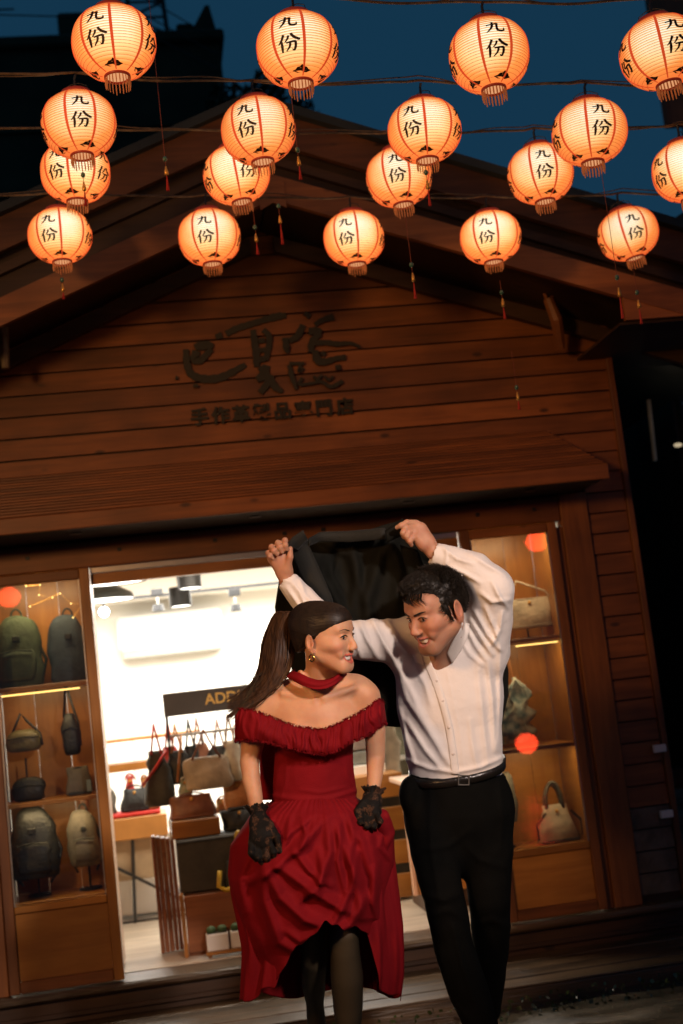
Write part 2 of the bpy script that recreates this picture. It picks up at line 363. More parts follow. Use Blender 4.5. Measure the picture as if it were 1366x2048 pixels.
# canopy
CY0, CZ0, CZ1 = 6.40, 2.475, 2.765
n = 15
for i in range(n):
    t0, t1 = i/n, (i+1)/n
    ya, za = CY0+(YF-.006-CY0)*t0, CZ0+(CZ1-CZ0)*t0; yb, zb = CY0+(YF-.006-CY0)*t1, CZ0+(CZ1-CZ0)*t1
    xr0 = 2.39-.16*t0; xr1 = 2.39-.16*t1
    mb = MB(); e = .010
    mb.add([(-1.5, ya, za+e), (xr0, ya, za+e), (xr1, yb, zb+.001), (-1.5, yb, zb+.001), (-1.5, ya, za-.012), (xr0, ya, za-.012), (xr1, yb, zb-.02), (-1.5, yb, zb-.02)],
           [(0, 1, 2, 3), (4, 7, 6, 5), (0, 4, 5, 1), (3, 2, 6, 7), (0, 3, 7, 4), (1, 5, 6, 2)])
    part(mb, 'canopy_slat', M['plank'])
part(MB().box(-1.5, 2.385, CY0-.022, CY0-.002, 2.402, 2.482, .004), 'fascia_board', M['barge'])
part(MB().box(-1.5, 2.36, CY0+.0, YF-.03, 2.404, 2.418), 'soffit', mat('darkened_soffit', (.016, .010, .006), .8, var=.3))  # shade under the canopy put into the colour, against bounce from the doorway
mb = MB(); mb.add([(2.392, CY0, 2.47), (2.235, YF-.004, 2.765), (2.40, YF-.004, 2.47), (2.392, CY0, 2.455), (2.40, YF-.004, 2.455)], [(0, 1, 2), (0, 3, 4, 2)])
part(mb, 'canopy_end', M['plank'])
for x in (-.35, .55, 1.35, 2.0):
    mb = MB(); mb.lathe([(0, 0), (.028, 0), (.034, -.006), (0, -.006)], (x, 6.55, 2.403), 14); part(mb, 'downlight', M['black'])
# ---- roofs: lower porch gable with red barge boards, upper main gable behind
def barge(nm, xa, za, xb, zb, y0, y1, h, m):
    mb = MB(); mb.prism([(xa, za), (xb, zb), (xb, zb-h), (xa, za-h)], y0, y1, 1); return recalc(part(mb, nm, m))
BY = 6.12
# lower
lz = lambda x: 3.505+.402*(x+.575) if x < .765 else 4.044-.362*(x-.765)
barge('barge_board', -1.6, lz(-1.6), .762, lz(.762), BY, BY+.035, .135, M['barge'])
barge('barge_board', .768, lz(.768), 3.3, lz(3.3), BY, BY+.035, .135, M['barge'])
recalc(part(MB().prism([(.70, 3.985), (.765, 4.02), (.83, 3.99), (.83, 3.86), (.765, 3.89), (.70, 3.855)], BY-.012, BY-.002, 1), 'apex_plate', M['barge']))
# soffit boards running back to the wall
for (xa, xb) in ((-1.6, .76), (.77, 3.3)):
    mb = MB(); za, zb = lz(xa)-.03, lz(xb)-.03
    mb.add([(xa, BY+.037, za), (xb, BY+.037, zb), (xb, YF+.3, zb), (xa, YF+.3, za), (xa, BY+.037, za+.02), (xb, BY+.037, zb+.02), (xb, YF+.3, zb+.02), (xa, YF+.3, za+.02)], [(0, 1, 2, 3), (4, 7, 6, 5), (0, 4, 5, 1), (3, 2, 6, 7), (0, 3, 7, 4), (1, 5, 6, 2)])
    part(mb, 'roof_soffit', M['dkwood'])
for s_, (xa, xb) in ((1, (-1.55, .70)), (2, (.83, 3.2))):   # inner rafter against the wall
    barge('inner_rafter', xa, lz(xa)-.06, xb, lz(xb)-.06, YF-.075, YF-.03, .085, M['dkwood'])
mb = MB(); mb.box(2.47, 2.49, BY+.037, YF+.3, 3.16, 3.27); mb.prism([(2.492, 3.165), (3.3, 3.165), (3.3, 2.99), (2.92, 3.14), (2.492, 3.295)], BY+.04, BY+.06, 1)
part(MB().prism([(2.492, 3.165), (2.86, 3.165), (2.492, 3.30)], BY+.004, BY+.03, 1), 'eave_box', M['barge'])
part(MB().box(2.47, 3.3, BY+.04, YF+.3, 3.15, 3.163), 'eave_soffit', M['dkwood'])
for x in (2.30,):
    mb = MB(); mb.tube([(x-.03, 6.62, 3.45), (x, 6.62, 3.33), (x+.03, 6.70, 3.19)], [.028, .034, .03], 8); part(mb, 'rafter_bracket', M['plankz'])
    for q in (-.035, .02): part(MB().tube([(x-.02+q*.3, 6.62, 3.42), (x-.02+q, 6.61, 3.50)], [.012, .008], 6), 'bracket_prong', M['plankz'])
# upper roof
uz = lambda x: 4.445+.402*(x-.60) if x < .72 else 4.492-.372*(x-.72)
UY = 6.26
barge('upper_barge_board', -1.9, uz(-1.9)-.02, .717, uz(.717)-.02, UY, UY+.04, .17, M['plank_hi'])
barge('upper_barge_board', .723, uz(.723)-.02, 3.7, uz(3.7)-.02, UY, UY+.04, .17, M['plank_hi'])
for (xa, xb) in ((-2.0, .72), (.72, 3.9)):
    mb = MB(); za, zb = uz(xa), uz(xb)
    mb.add([(xa, UY-.05, za-.018), (xb, UY-.05, zb-.018), (xb, 10, zb-.018), (xa, 10, za-.018), (xa, UY-.05, za+.03), (xb, UY-.05, zb+.03), (xb, 10, zb+.03), (xa, 10, za+.03)], [(0, 1, 2, 3), (4, 7, 6, 5), (0, 4, 5, 1), (3, 2, 6, 7), (0, 3, 7, 4), (1, 5, 6, 2)])
    part(mb, 'roof', M['dkroof'])
mb = MB(); mb.prism([(-1.9, uz(-1.9)-.1), (.72, uz(.72)-.1), (3.7, uz(3.7)-.1), (3.7, 3.0), (3.3, lz(3.3)+.0), (.765, lz(.765)-.0), (-1.6, lz(-1.6)), (-1.9, 2.9)], UY+.10, UY+.14, 1)
recalc(part(mb, 'gable_infill', M['dkwood']))
for (xa, xb) in ((-1.7, .70), (.76, 3.5)):
    barge('gable_trim', xa, uz(xa)-.23, xb, uz(xb)-.23, UY+.06, UY+.095, .05, M['dkwood'])
# ---- carved calligraphy sign on the planks (brush strokes in relief)
M['ink'] = mat('sign_ink', (.018, .016, .008), .6, var=.3)
NSTR = [0]
def sign_stroke(px_pts, parent, name='brush_stroke', y=YF-.008, mm='ink', smooth=True):
    st = dens([(*P(a, b, YF)[[0, 2]], wd*1.3/375.) for a, b, wd in px_pts], 5) if smooth else [(*P(a, b, YF)[[0, 2]], wd/375.) for a, b, wd in px_pts]
    NSTR[0] += 1; y -= NSTR[0]*.0004
    n = len(st); Lp, Rp = [], []
    for i, (x, z, wd) in enumerate(st):
        a = st[max(i-1, 0)]; b = st[min(i+1, n-1)]; dx, dz = b[0]-a[0], b[1]-a[1]; l = math.hypot(dx, dz) or 1; wd *= 1+.12*math.sin(i*2.1)
        Lp.append((x-dz/l*wd/2, z+dx/l*wd/2)); Rp.append((x+dz/l*wd/2, z-dx/l*wd/2))
    mb = MB(); loop = Lp+Rp[::-1]; N2 = len(loop)
    v = [(p[0], y-.008, p[1]) for p in loop]+[(p[0], y+.002, p[1]) for p in loop]
    f = [(i, i+1, N2-2-i, N2-1-i) for i in range(n-1)]+[(i, N2+i, N2+(i+1) % N2, (i+1) % N2) for i in range(N2)]
    mb.add(v, f); return recalc(mb.build(name, M[mm], parent))
sign = thing('shop_sign', 'dark brushed calligraphy lettering fixed to the gable planks', 'sign', (1.1, YF, 3.2))
c2 = lambda L: [(320+a/3.105, 600+b/3.105, w_/3.105) for a, b, w_ in L]
for L in ([(160, 310, 26), (165, 390, 34), (190, 460, 36), (260, 492, 40), (360, 490, 40), (450, 450, 34), (530, 405, 26)],
          [(215, 300, 30), (250, 290, 44), (300, 285, 40), (330, 295, 20)], [(225, 320, 36), (215, 370, 44), (250, 380, 34), (290, 340, 30), (320, 310, 22)],
          [(345, 235, 26), (385, 222, 34)], [(410, 215, 30), (480, 180, 32), (560, 155, 32), (640, 130, 30), (720, 108, 38), (780, 100, 26)],
          [(575, 190, 26), (585, 260, 32), (595, 340, 34), (600, 420, 30)], [(640, 190, 26), (675, 230, 28), (672, 300, 28), (655, 380, 26)], [(610, 260, 24), (650, 255, 24)], [(610, 320, 24), (655, 315, 24)], [(600, 380, 30), (650, 370, 26)],
          [(660, 410, 36), (640, 470, 44), (600, 500, 30)], [(620, 420, 30), (670, 490, 36), (720, 550, 34), (760, 575, 18)], [(690, 470, 30), (660, 530, 34), (620, 580, 28)],
          [(775, 240, 30), (785, 310, 32), (800, 320, 26)], [(800, 260, 26), (850, 230, 34), (885, 160, 30)], [(895, 85, 20), (930, 112, 26)], [(960, 160, 24), (1010, 130, 26), (1075, 110, 36)],
          [(920, 200, 34), (970, 200, 40), (1000, 210, 26)], [(985, 215, 30), (940, 270, 34), (935, 330, 28)], [(930, 280, 22), (1020, 270, 26), (1100, 280, 26), (1180, 275, 18), (1240, 300, 16)],
          [(960, 320, 30), (975, 380, 40), (1020, 390, 34), (1090, 370, 26), (1150, 362, 28)], [(1000, 330, 24), (1020, 350, 24)],
          [(800, 400, 18), (840, 400, 16), (895, 400, 16)], [(800, 410, 20), (815, 480, 24), (845, 560, 14)], [(870, 410, 16), (860, 450, 18), (890, 430, 12)], [(880, 490, 14), (860, 530, 16), (930, 525, 14), (1000, 515, 16), (1060, 545, 20), (1130, 510, 20)],
          [(950, 480, 12), (975, 500, 14), (1000, 470, 12)], [(1020, 480, 12), (1045, 505, 12), (1070, 480, 12)], [(1100, 410, 26), (1105, 440, 26)], [(95, 488, 20), (110, 492, 16)], [(205, 540, 14), (235, 540, 16)]):
    sign_stroke(c2(L), sign)
tx = '手作革製品專門店'
for i, ch in enumerate(tx):
    v, f = text_mesh(ch, .098, .0035)
    if not v: continue
    xs = [p[0] for p in v]; zs = [p[1] for p in v]; cx_, cz_ = (min(xs)+max(xs))/2, (min(zs)+max(zs))/2
    pc = P(320+(245+i*128.5)/3.105, 600+(728-i*9.2)/3.105, YF)
    mb = MB(); mb.add([(pc[0]+p[0]-cx_, YF-.012, pc[2]+p[1]-cz_) for p in v], f)
    o = mb.build('sign_character', M['ink'], sign, solid=.006)
# ---- glazed units, cabinets
def cabinet(label, xa, xb, shelves, ztop):
    c = thing('display_cabinet', label, 'cabinet', ((xa+xb)/2, 7.1, .2))
    nb = max(3, int((xb-xa)/.13)); 
    for i in range(nb):
        a = xa+(xb-xa)*i/nb; b = xa+(xb-xa)*(i+1)/nb
        MB().box(a+.001, b-.001, 7.31, 7.33, .2, ztop).build('back_board', M['orwoodz'], c)
    for x in (xa-.02, xb+.002): MB().box(x, x+.018, 6.93, 7.33, .2, ztop).build('side_panel', M['orwoodz'], c)
    for z in shelves: MB().box(xa, xb, 6.95, 7.305, z-.022, z, .002).build('shelf', M['orwood'], c)
    MB().box(xa-.02, xb+.02, 6.93, 7.33, ztop+.002, ztop+.02).build('top_panel', M['orwood'], c)
    return c
cabL = cabinet('orange wood display cabinet with backpacks behind the left window', -.86, -.345, (1.685, 1.095, .60), 2.25)
cabR = cabinet('orange wood display cabinet behind the man with white handbags', 1.70, 2.195, (1.645, 1.06, .52), 2.25)
M['led'] = emis('warm_led', (1.0, .60, .16), 3.2)
MB().box(-.82, -.42, 6.955, 6.962, 1.643, 1.650).build('led_strip', M['led'], cabL)
MB().box(1.93, 2.17, 6.955, 6.962, 1.604, 1.610).build('led_strip', M['led'], cabR)
area('cabinet_lamp', (-.60, 6.97, 2.22), (-.60, 7.2, 1.75), 2.59, (1.0, .72, .38), .4, .1)
area('cabinet_lamp', (-.60, 6.99, 1.655), (-.60, 7.25, 1.0), 1.12, (1.0, .70, .34), .4, .03)
area('cabinet_lamp', (-.60, 6.99, 1.06), (-.60, 7.25, .5), 1.12, (1.0, .70, .34), .4, .03)
area('cabinet_lamp', (1.95, 6.97, 2.22), (1.95, 7.2, 1.75), 2.59, (1.0, .72, .38), .4, .1)
area('cabinet_lamp', (1.95, 6.99, 1.615), (1.95, 7.25, 1.0), 1.12, (1.0, .70, .34), .4, .03)
area('cabinet_lamp', (1.95, 6.99, 1.03), (1.95, 7.25, .4), 1.12, (1.0, .70, .34), .4, .03)
def window_unit(xa, xb, zs, zp):
    w_ = MB().box(xa, xa+.05, 6.80, 6.852, .19, 2.252, .004).build('window_frame', M['plankz'], shop)
    MB().box(xb-.05, xb, 6.80, 6.852, .19, 2.252, .004).build('stile', M['orwoodz'] if xa < 0 else M['plankz'], w_)
    MB().box(xa+.052, xb-.052, 6.803, 6.85, 2.20, 2.25, .004).build('top_rail', M['plank'], w_)
    MB().box(xa+.052, xb-.052, 6.803, 6.85, .19, .245, .004).build('bottom_rail', M['plank'], w_)
    MB().box(xa+.052, xb-.052, 6.803, 6.85, zp-.035, zp, .004).build('middle_rail', M['orwood'], w_)
    MB().box(xa+.052, xb-.052, 6.820, 6.84, .247, zp-.037).build('lower_panel', M['orwood'], w_)
    MB().box(xa+.052, xb-.052, 6.823, 6.827, zp+.002, 2.198).build('glass_pane', M['glass'], w_)
    for x in (xa+.053, xb-.058): MB().box(x, x+.005, 6.806, 6.821, zp+.002, 2.197).build('glazing_bead', M['steel'], w_)
    return w_
window_unit(-.872, -.316, 0, .605)
window_unit(1.66, 2.20, 0, .545)
# ---- shop interior
RX0, RX1, RY1, RZ0, RZ1 = -1.56, 2.63, 12.0, .18, 2.46
for i in range(12):
    yb = 7.022+i*.42; tag(MB().box(RX0, RX1, yb, yb+.416, .10, .18).build('floor', M['floor']), kind='structure')
inn = thing('shop_interior_room', 'bright white room seen through the open shop doorway', 'room', (.6, 10, .18))
MB().box(RX0, RX1, RY1, RY1+.05, RZ0, RZ1).build('back_wall', M['wallw'], inn)
MB().box(RX0, RX1, 7.34, RY1, RZ1, RZ1+.05).build('ceiling', M['wallw'], inn)
MB().box(RX0, RX1, 6.93, 7.338, 2.42, RZ1+.05).build('ceiling', M['wallw'], inn)
MB().box(RX0-.004, RX0+.03, 7.4, RY1, RZ0, RZ1).build('inner_wall', M['wallw'], inn)
MB().box(RX1-.03, RX1, 7.4, RY1, RZ0, RZ1).build('inner_wall', M['wallw'], inn)
# ================================================================ SURROUNDINGS
hill = thing('hillside_house', 'dark flat-topped house behind the shop roof on the left', 'building', (-1, 15, 0))
MB().box(-9, 1.44, 15, 22, -.1, 9.45).build('wall', M['dkbld'], hill)
MB().box(-9.1, 1.50, 14.9, 22, 9.452, 9.60, .03).build('parapet', M['dkbld'], hill)
MB().box(1.0, 2.2, 15.2, 20, 5, 8.7).build('side_wall', M['dkbld'], hill)
MB().tube([(1.6, 15.3, 5), (1.62, 15.3, 8.55), (1.55, 15.3, 8.85)], [.5, .5, .1], 14).build('water_tank', M['dkbld'], hill, smooth=True)
MB().prism([(1.10, 9.60), (1.42, 9.60), (1.36, 9.95), (1.31, 9.95)], 15.0, 15.2, 1).build('roof_finial', M['dkbld'], hill)
for i, x in enumerate((-.9, -.1)):
    wf = MB().box(x, x+.5, 14.97, 14.998, 6.6+i*.1, 7.4).build('window', M['black'], hill); MB().box(x+.05, x+.45, 14.955, 14.968, 6.7, 7.3).build('pane', M['glass'], wf)
for i in range(9):
    MB().box(-9, 1.445, 14.955, 14.998, 2+i*.8, 2.05+i*.8).build('ledge', M['dkbld'], hill)
pyl = thing('lattice_mast', 'dark steel lattice mast standing on the house roof', 'mast', (.55, 15.4, 9.6))
for sx in (0, .5):
    MB().tube([(.35+sx, 15.4, 9.6), (.42+sx*.72, 15.4, 11.2)], .03, 6).build('leg', M['black'], pyl)
for i in range(7):
    z = 9.62+i*.21; MB().tube([(.36+(i % 2)*.46, 15.4, z), (.38+((i+1) % 2)*.44, 15.4, z+.2)], .018, 5).build('brace', M['black'], pyl)
    MB().tube([(.37, 15.4, z), (.84, 15.4, z)], .018, 5).build('rung', M['black'], pyl)
for i in range(3):
    o = MB().tube([(-2.5, 13.5, 9.75-i*.22), (-1.2, 13.5, 9.55-i*.23), (.2, 13.5, 9.45-i*.23), (1.4, 15.0, 9.5-.2*i)], .008, 5).build('overhead_wire', M['black'])
    tag(o, 'thin dark %s overhead wire crossing the sky top left' % ('uppermost', 'middle', 'lowest')[i], 'wire', 'overhead wires')
nb = thing('neighbour_house', 'dark timber neighbour house beyond the narrow alley on the right', 'building', (4.4, 9.5, 0))
MB().box(4.05, 8, 9.2, 14, -.1, 4.6).build('wall', M['dkbld'], nb)
for i in range(26):
    MB().box(4.047-.03, 4.047, 9.22+i*.15, 9.22+i*.15+.14, -.1, 4.6).build('cladding_board', M['dkwood'], nb)
for i in range(24):
    MB().box(4.06+i*.15, 4.06+i*.15+.144, 9.17, 9.198, -.1, 4.6).build('cladding_board', M['dkwood'], nb)
mb = MB(); mb.add([(3.95, 9.0, 4.45), (8, 9.0, 6.6), (8, 14, 6.6), (3.95, 14, 4.45), (3.95, 9.0, 4.60), (8, 9.0, 6.75), (8, 14, 6.75), (3.95, 14, 4.60)], [(0, 1, 2, 3), (4, 7, 6, 5), (0, 4, 5, 1), (3, 2, 6, 7), (0, 3, 7, 4), (1, 5, 6, 2)])
mb.build('roof', M['dkroof'], nb)
MB().box(4.66, 5.0, 9.9, 10.0, 5.86, 8.6).build('hanging_signboard', M['plankz'], nb); MB().box(5.01, 5.6, 9.93, 10.4, 4.9, 9).build('signboard_post', M['dkwood'], nb)
for i, (a, b) in enumerate((((1285, 722), (1291, 776)), ((1297, 800), (1310, 922)))):
    q, r = P(*a, 8.9), P(*b, 8.9)
    MB().tube([q, r], .017, 10).build('drain_pipe', mat('pale_pipe%d' % i, (.75, .62, .48), .5, var=.2), nb)
for i in range(6): MB().box(4.06+i*.16, 4.06+i*.16+.03, 9.13, 9.168, 2.1, 2.9).build('shutter_slat', M['dkwood'], nb)
M['dimlamp'] = emis('dim_lamp_glow', (1, .8, .5), .5)
p = P(1356, 890, 9.1); l_ = thing('wall_lamp', 'tiny dim wall lamp glowing in the dark alley', 'lamp', p)
MB().ball((p[0], p[1], p[2]), (.035, .02, .016), 10, 6).build('bulb', M['dimlamp'], l_, smooth=True); MB().box(p[0]-.02, p[0]+.02, p[1]+.02, p[1]+.07, p[2]-.02, p[2]+.02).build('bracket', M['black'], l_)
aw = thing('alley_awning', 'pale metal awning corner jutting into the alley', 'awning', P(1350, 680, 8.2))
q = [P(1326, 686, 8.2), P(1366, 650, 8.2), P(1440, 640, 8.2), P(1440, 676, 8.2)]
mb = MB(); mb.add([tuple(x) for x in q]+[(x[0], x[1]+.6, x[2]+.02) for x in q], [(0, 1, 2, 3), (4, 7, 6, 5), (0, 4, 5, 1), (1, 5, 6, 2), (2, 6, 7, 3), (3, 7, 4, 0)]); mb.build('sheet', mat('pale_sheet', (.30, .29, .25), .6, var=.2), aw)
# alley back, stairs
al = thing('alley_wall', 'dark wall closing the narrow alley beside the shop', 'wall', (3.4, 11.5, 0))
MB().box(2.7, 4.0, 12.3, 12.5, -.1, 3.9).build('wall', M['dkbld'], al)
for i in range(9):
    tag(MB().box(2.72, 3.98, 8.4+i*.3, 12.2, -.15+i*.12, -.03+i*.12, .006).build('alley_step', M['stone']), 'dark stone stair step, %s from the bottom of the alley' % ('first','second','third','fourth','fifth','sixth','seventh','eighth','ninth')[i], 'step', 'alley stair steps')
for (a, b, lab) in (((1318, 1497), .05, 'upper small white plastic box at the shop corner'), ((1332, 1628), .05, 'lower small white plastic box at the shop corner')):
    p = P(*a, YF-.03); o = MB().box(p[0]-.035, p[0]+.035, YF-.05, YF-.022, p[2]-.02, p[2]+.02, .004).build('junction_box', M['white']); tag(o, lab, 'box')
p = P(5, 660, 6.5); o = MB().tube([(p[0]+.0, 6.5, p[2]+.06), (p[0]+.0, 6.5, p[2]-.2)], [.035, .02], 8).build('bracket_post', M['moss']); tag(o, 'grey weathered bracket end below the left eave', 'bracket')

pl = bpy.data.lights.new('alley_lamp_light', 'POINT'); pl.energy = .2; pl.color = (1, .8, .55); pl.shadow_soft_size = .05
po = bpy.data.objects.new('alley_lamp_light', pl); COL.objects.link(po); p = P(1356, 870, 8.6); po.location = (p[0]-.15, 8.5, p[2]+.1)
for i in range(5): MB().tube([(4.0, 9.0, 3.0+i*.14), (4.9, 9.0, 3.0+i*.14)], .008, 6).build('window_bar', M['steel'], nb)
# wet patches on the street
t = M['stone'].node_tree; n_ = t.nodes.new('ShaderNodeTexNoise'); n_.inputs['Scale'].default_value = 2.2; n_.inputs['Detail'].default_value = 6; m_ = t.nodes.new('ShaderNodeMapRange'); m_.inputs[1].default_value = .42; m_.inputs[2].default_value = .62; m_.inputs[3].default_value = .06; m_.inputs[4].default_value = .5
tc_ = t.nodes.new('ShaderNodeTexCoord'); t.links.new(tc_.outputs['Object'], n_.inputs['Vector']); t.links.new(n_.outputs[0], m_.inputs[0]); t.links.new(m_.outputs[0], t.nodes['Principled BSDF'].inputs['Roughness'])
# things on the flat roof of the far house
for i, (a, b, c, d) in enumerate(((-3.2, 9.6, .9, .35), (-1.9, 9.6, .5, .22), (-.5, 9.6, .35, .5), (.95, 9.6, .22, .3))): MB().box(a, a+c, 15.3, 16, b, b+d, .03).build('roof_box', M['dkbld'], hill)
MB().tube([(-1.3, 15.2, 9.6), (-1.3, 15.2, 10.6)], .02, 6).build('antenna', M['black'], hill)
for k in range(3): MB().tube([(-1.6, 15.2, 10.1+k*.18), (-1.0, 15.2, 10.1+k*.18)], .012, 5).build('antenna_bar', M['black'], hill)
tree = thing('tree', 'dark round tree crown between the far house and the shop roof', 'tree', (1.9, 14.6, 5)); MB().tube([(1.9, 14.6, 3.0), (1.95, 14.6, 6), (1.85, 14.6, 8.0)], [.16, .12, .06], 8).build('trunk', M['dkwood'], tree)
mb = MB(); r4 = random.Random(3)
for i in range(2600):
    u = Vector((r4.gauss(0, 1), r4.gauss(0, 1), r4.gauss(0, 1))).normalized()*r4.random()**.4; p = Vector((1.75+u.x*.75, 14.6+u.y*.7, 8.0+u.z*.75+.12*math.sin(u.x*9))); a = Vector((r4.gauss(0, 1), r4.gauss(0, 1), r4.gauss(0, 1))).normalized()*.07; b = a.cross(u+Vector((.1, .2, .3))).normalized()*.035
    mb.add([p-a, p+b, p+a, p-b], [(0, 1, 2, 3)])
o = mb.build('crown', mat('dark_leaf', (.03, .045, .018), .6), tree); o['kind'] = 'stuff'
# ================================================================ LANTERNS
def lantern_mat(name, hot, rim, base, strength):
    m = bpy.data.materials.new(name); m.use_nodes = True; t = m.node_tree; t.nodes.clear(); N = t.nodes; L = t.links
    tc = N.new('ShaderNodeTexCoord'); sp = N.new('ShaderNodeSeparateXYZ'); L.new(tc.outputs['Object'], sp.inputs[0])
    mr = N.new('ShaderNodeMapRange'); mr.inputs[1].default_value = -.12; mr.inputs[2].default_value = .07; L.new(sp.outputs['Z'], mr.inputs[0])
    # glow painted by facing: stands in for bulb light scattering through the paper
    lw = N.new('ShaderNodeLayerWeight'); lw.inputs[0].default_value = .5
    ns = N.new('ShaderNodeTexNoise'); ns.inputs['Scale'].default_value = 9; L.new(tc.outputs['Object'], ns.inputs['Vector'])
    inv = N.new('ShaderNodeMath'); inv.operation = 'SUBTRACT'; inv.inputs[0].default_value = 1; L.new(lw.outputs['Facing'], inv.inputs[1])
    pw = N.new('ShaderNodeMath'); pw.operation = 'POWER'; L.new(inv.outputs[0], pw.inputs[0]); pw.inputs[1].default_value = 1.3
    a = N.new('ShaderNodeMath'); a.operation = 'MULTIPLY_ADD'; L.new(mr.outputs[0], a.inputs[0]); a.inputs[1].default_value = .55; a.inputs[2].default_value = .35
    b = N.new('ShaderNodeMath'); b.operation = 'MULTIPLY'; L.new(a.outputs[0], b.inputs[0]); L.new(pw.outputs[0], b.inputs[1])
    c = N.new('ShaderNodeMath'); c.operation = 'MULTIPLY_ADD'; L.new(ns.outputs[0], c.inputs[0]); c.inputs[1].default_value = .18; L.new(b.outputs[0], c.inputs[2])
    rp = N.new('ShaderNodeValToRGB'); e = rp.color_ramp.elements
    e[0].position = .08; e[0].color = (*base, 1); e[1].position = .80; e[1].color = (*hot, 1)
    x = e.new(.38); x.color = (*rim, 1); x = e.new(.56); x.color = (1.0, .62, .25, 1)
    L.new(c.outputs[0], rp.inputs[0]); em = N.new('ShaderNodeEmission'); L.new(rp.outputs[0], em.inputs[0]); oi = N.new('ShaderNodeObjectInfo'); mo = N.new('ShaderNodeMapRange'); mo.inputs[3].default_value = strength*.84; mo.inputs[4].default_value = strength*1.12; L.new(oi.outputs['Random'], mo.inputs[0]); L.new(mo.outputs[0], em.inputs[1])
    df = N.new('ShaderNodeBsdfDiffuse'); df.inputs[0].default_value = (.35, .22, .12, 1); ad = N.new('ShaderNodeAddShader'); o = N.new('ShaderNodeOutputMaterial')
    L.new(em.outputs[0], ad.inputs[0]); L.new(df.outputs[0], ad.inputs[1]); L.new(ad.outputs[0], o.inputs[0]); return m
M['paper'] = lantern_mat('lantern_paper', (1.0, .97, .76), (.95, .28, .055), (.75, .075, .015), 1.30)
M['hoop'] = emis('lantern_hoop', (.70, .15, .03), .55)
M['lred'] = mat('lantern_red_band', (.55, .05, .02), .6, emit=(.85, .09, .02), estr=.62)
M['lcap'] = mat('lantern_red_cap', (.40, .05, .03), .45, emit=(.5, .05, .02), estr=.12)
M['lfringe'] = mat('lantern_fringe', (.45, .16, .07), .5, emit=(.8, .22, .05), estr=.16)
M['lglow'] = emis('lantern_mouth_glow', (1, .45, .2), .8)
M['inkl'] = mat('painted_ink', (.035, .010, .006), .6)
M['motif'] = mat('painted_motif', (.05, .02, .01), .6)
M['cord'] = mat('old_cable', (.13, .075, .035), .6, var=.5, vscale=30)
LR, LH = .14, .128     # half width, half height of the paper
def lprof(t):          # t -1 (bottom) .. 1 (top)
    z = LH*t*.93; r = LR*(max(0, 1-(abs(t)*.96)**2.35))**.5
    return max(r, .045), z
def on_lantern(az, z, off):
    r, _ = lprof(max(-1, min(1, z/(LH*.93)))); r += off
    return (r*math.sin(az), -r*math.cos(az), z)
def solid_patch(polys, off0=.0012, off1=.0030, name='character', m='inkl'):
    v = []; f = []
    for q in polys:
        n = len(v); k = len(q)
        for o_ in (off1, off0):
            for (a, z) in q: v.append(on_lantern(a/(LR*max(.45, math.cos(z/LR))), LH*.93*math.sin(z/LR), o_))
        f.append(tuple(range(n, n+k))); 
        for i in range(k): f.append((n+i, n+k+i, n+k+(i+1) % k, n+(i+1) % k))
    me = bpy.data.meshes.new(name); me.from_pydata(v, [], f); me.materials.append(M[m]); me.update(); return me
def st2poly(sts, s, cx_, cz_):
    out = []
    for st in sts:
        out += strokes([[(cx_+x*s, cz_+y*s, w_*s*1.08) for x, y, w_ in dens(st, 4)]])
    return out
# brush forms of the two characters
jiu = [[(-.10, .42, .10), (-.10, .15, .13), (-.20, -.12, .11), (-.45, -.38, .04)],
       [(-.42, .16, .09), (-.1, .22, .09), (.18, .26, .12)], [(.16, .28, .12), (.13, 0, .12), (.16, -.24, .12), (.34, -.32, .12), (.50, -.27, .10), (.50, -.10, .03)]]
fen = [[(-.22, .48, .12), (-.32, .22, .10), (-.50, -.02, .04)], [(-.34, .16, .08), (-.33, -.15, .12), (-.34, -.48, .07)],
       [(.02, .40, .10), (-.04, .22, .09), (-.18, .05, .04)], [(.14, .50, .12), (.28, .28, .13), (.50, .14, .12), (.54, .10, .04)],
       [(-.12, .0, .07), (.12, .03, .09), (.34, .03, .12)], [(.33, .04, .11), (.30, -.22, .11), (.20, -.44, .08), (.12, -.36, .03)], [(.08, .02, .10), (.02, -.22, .09), (-.16, -.44, .04)]]
def make_lantern_meshes():
    G = {}
    mb = MB(); prof = []; nr = 26
    for i in range(nr*4+1):
        t = -1+2*i/(nr*4); r, z = lprof(t); prof.append((r-.0022*abs(math.sin(math.pi*i/4))*0+.0016*(1-abs(math.cos(math.pi*i/4))), z))
    mb.lathe(prof, (0, 0, 0), 48); G['shade'] = mb
    hp = MB()
    for i in range(1, nr):
        t = -1+2*i/nr; r, z = lprof(t)
        hp.tube([((r+.0006)*math.cos(a), (r+.0006)*math.sin(a), z) for a in [2*math.pi*j/40 for j in range(41)]], .00085, 3, cap=False)
    G['hoop'] = hp
    return G
LG = make_lantern_meshes()
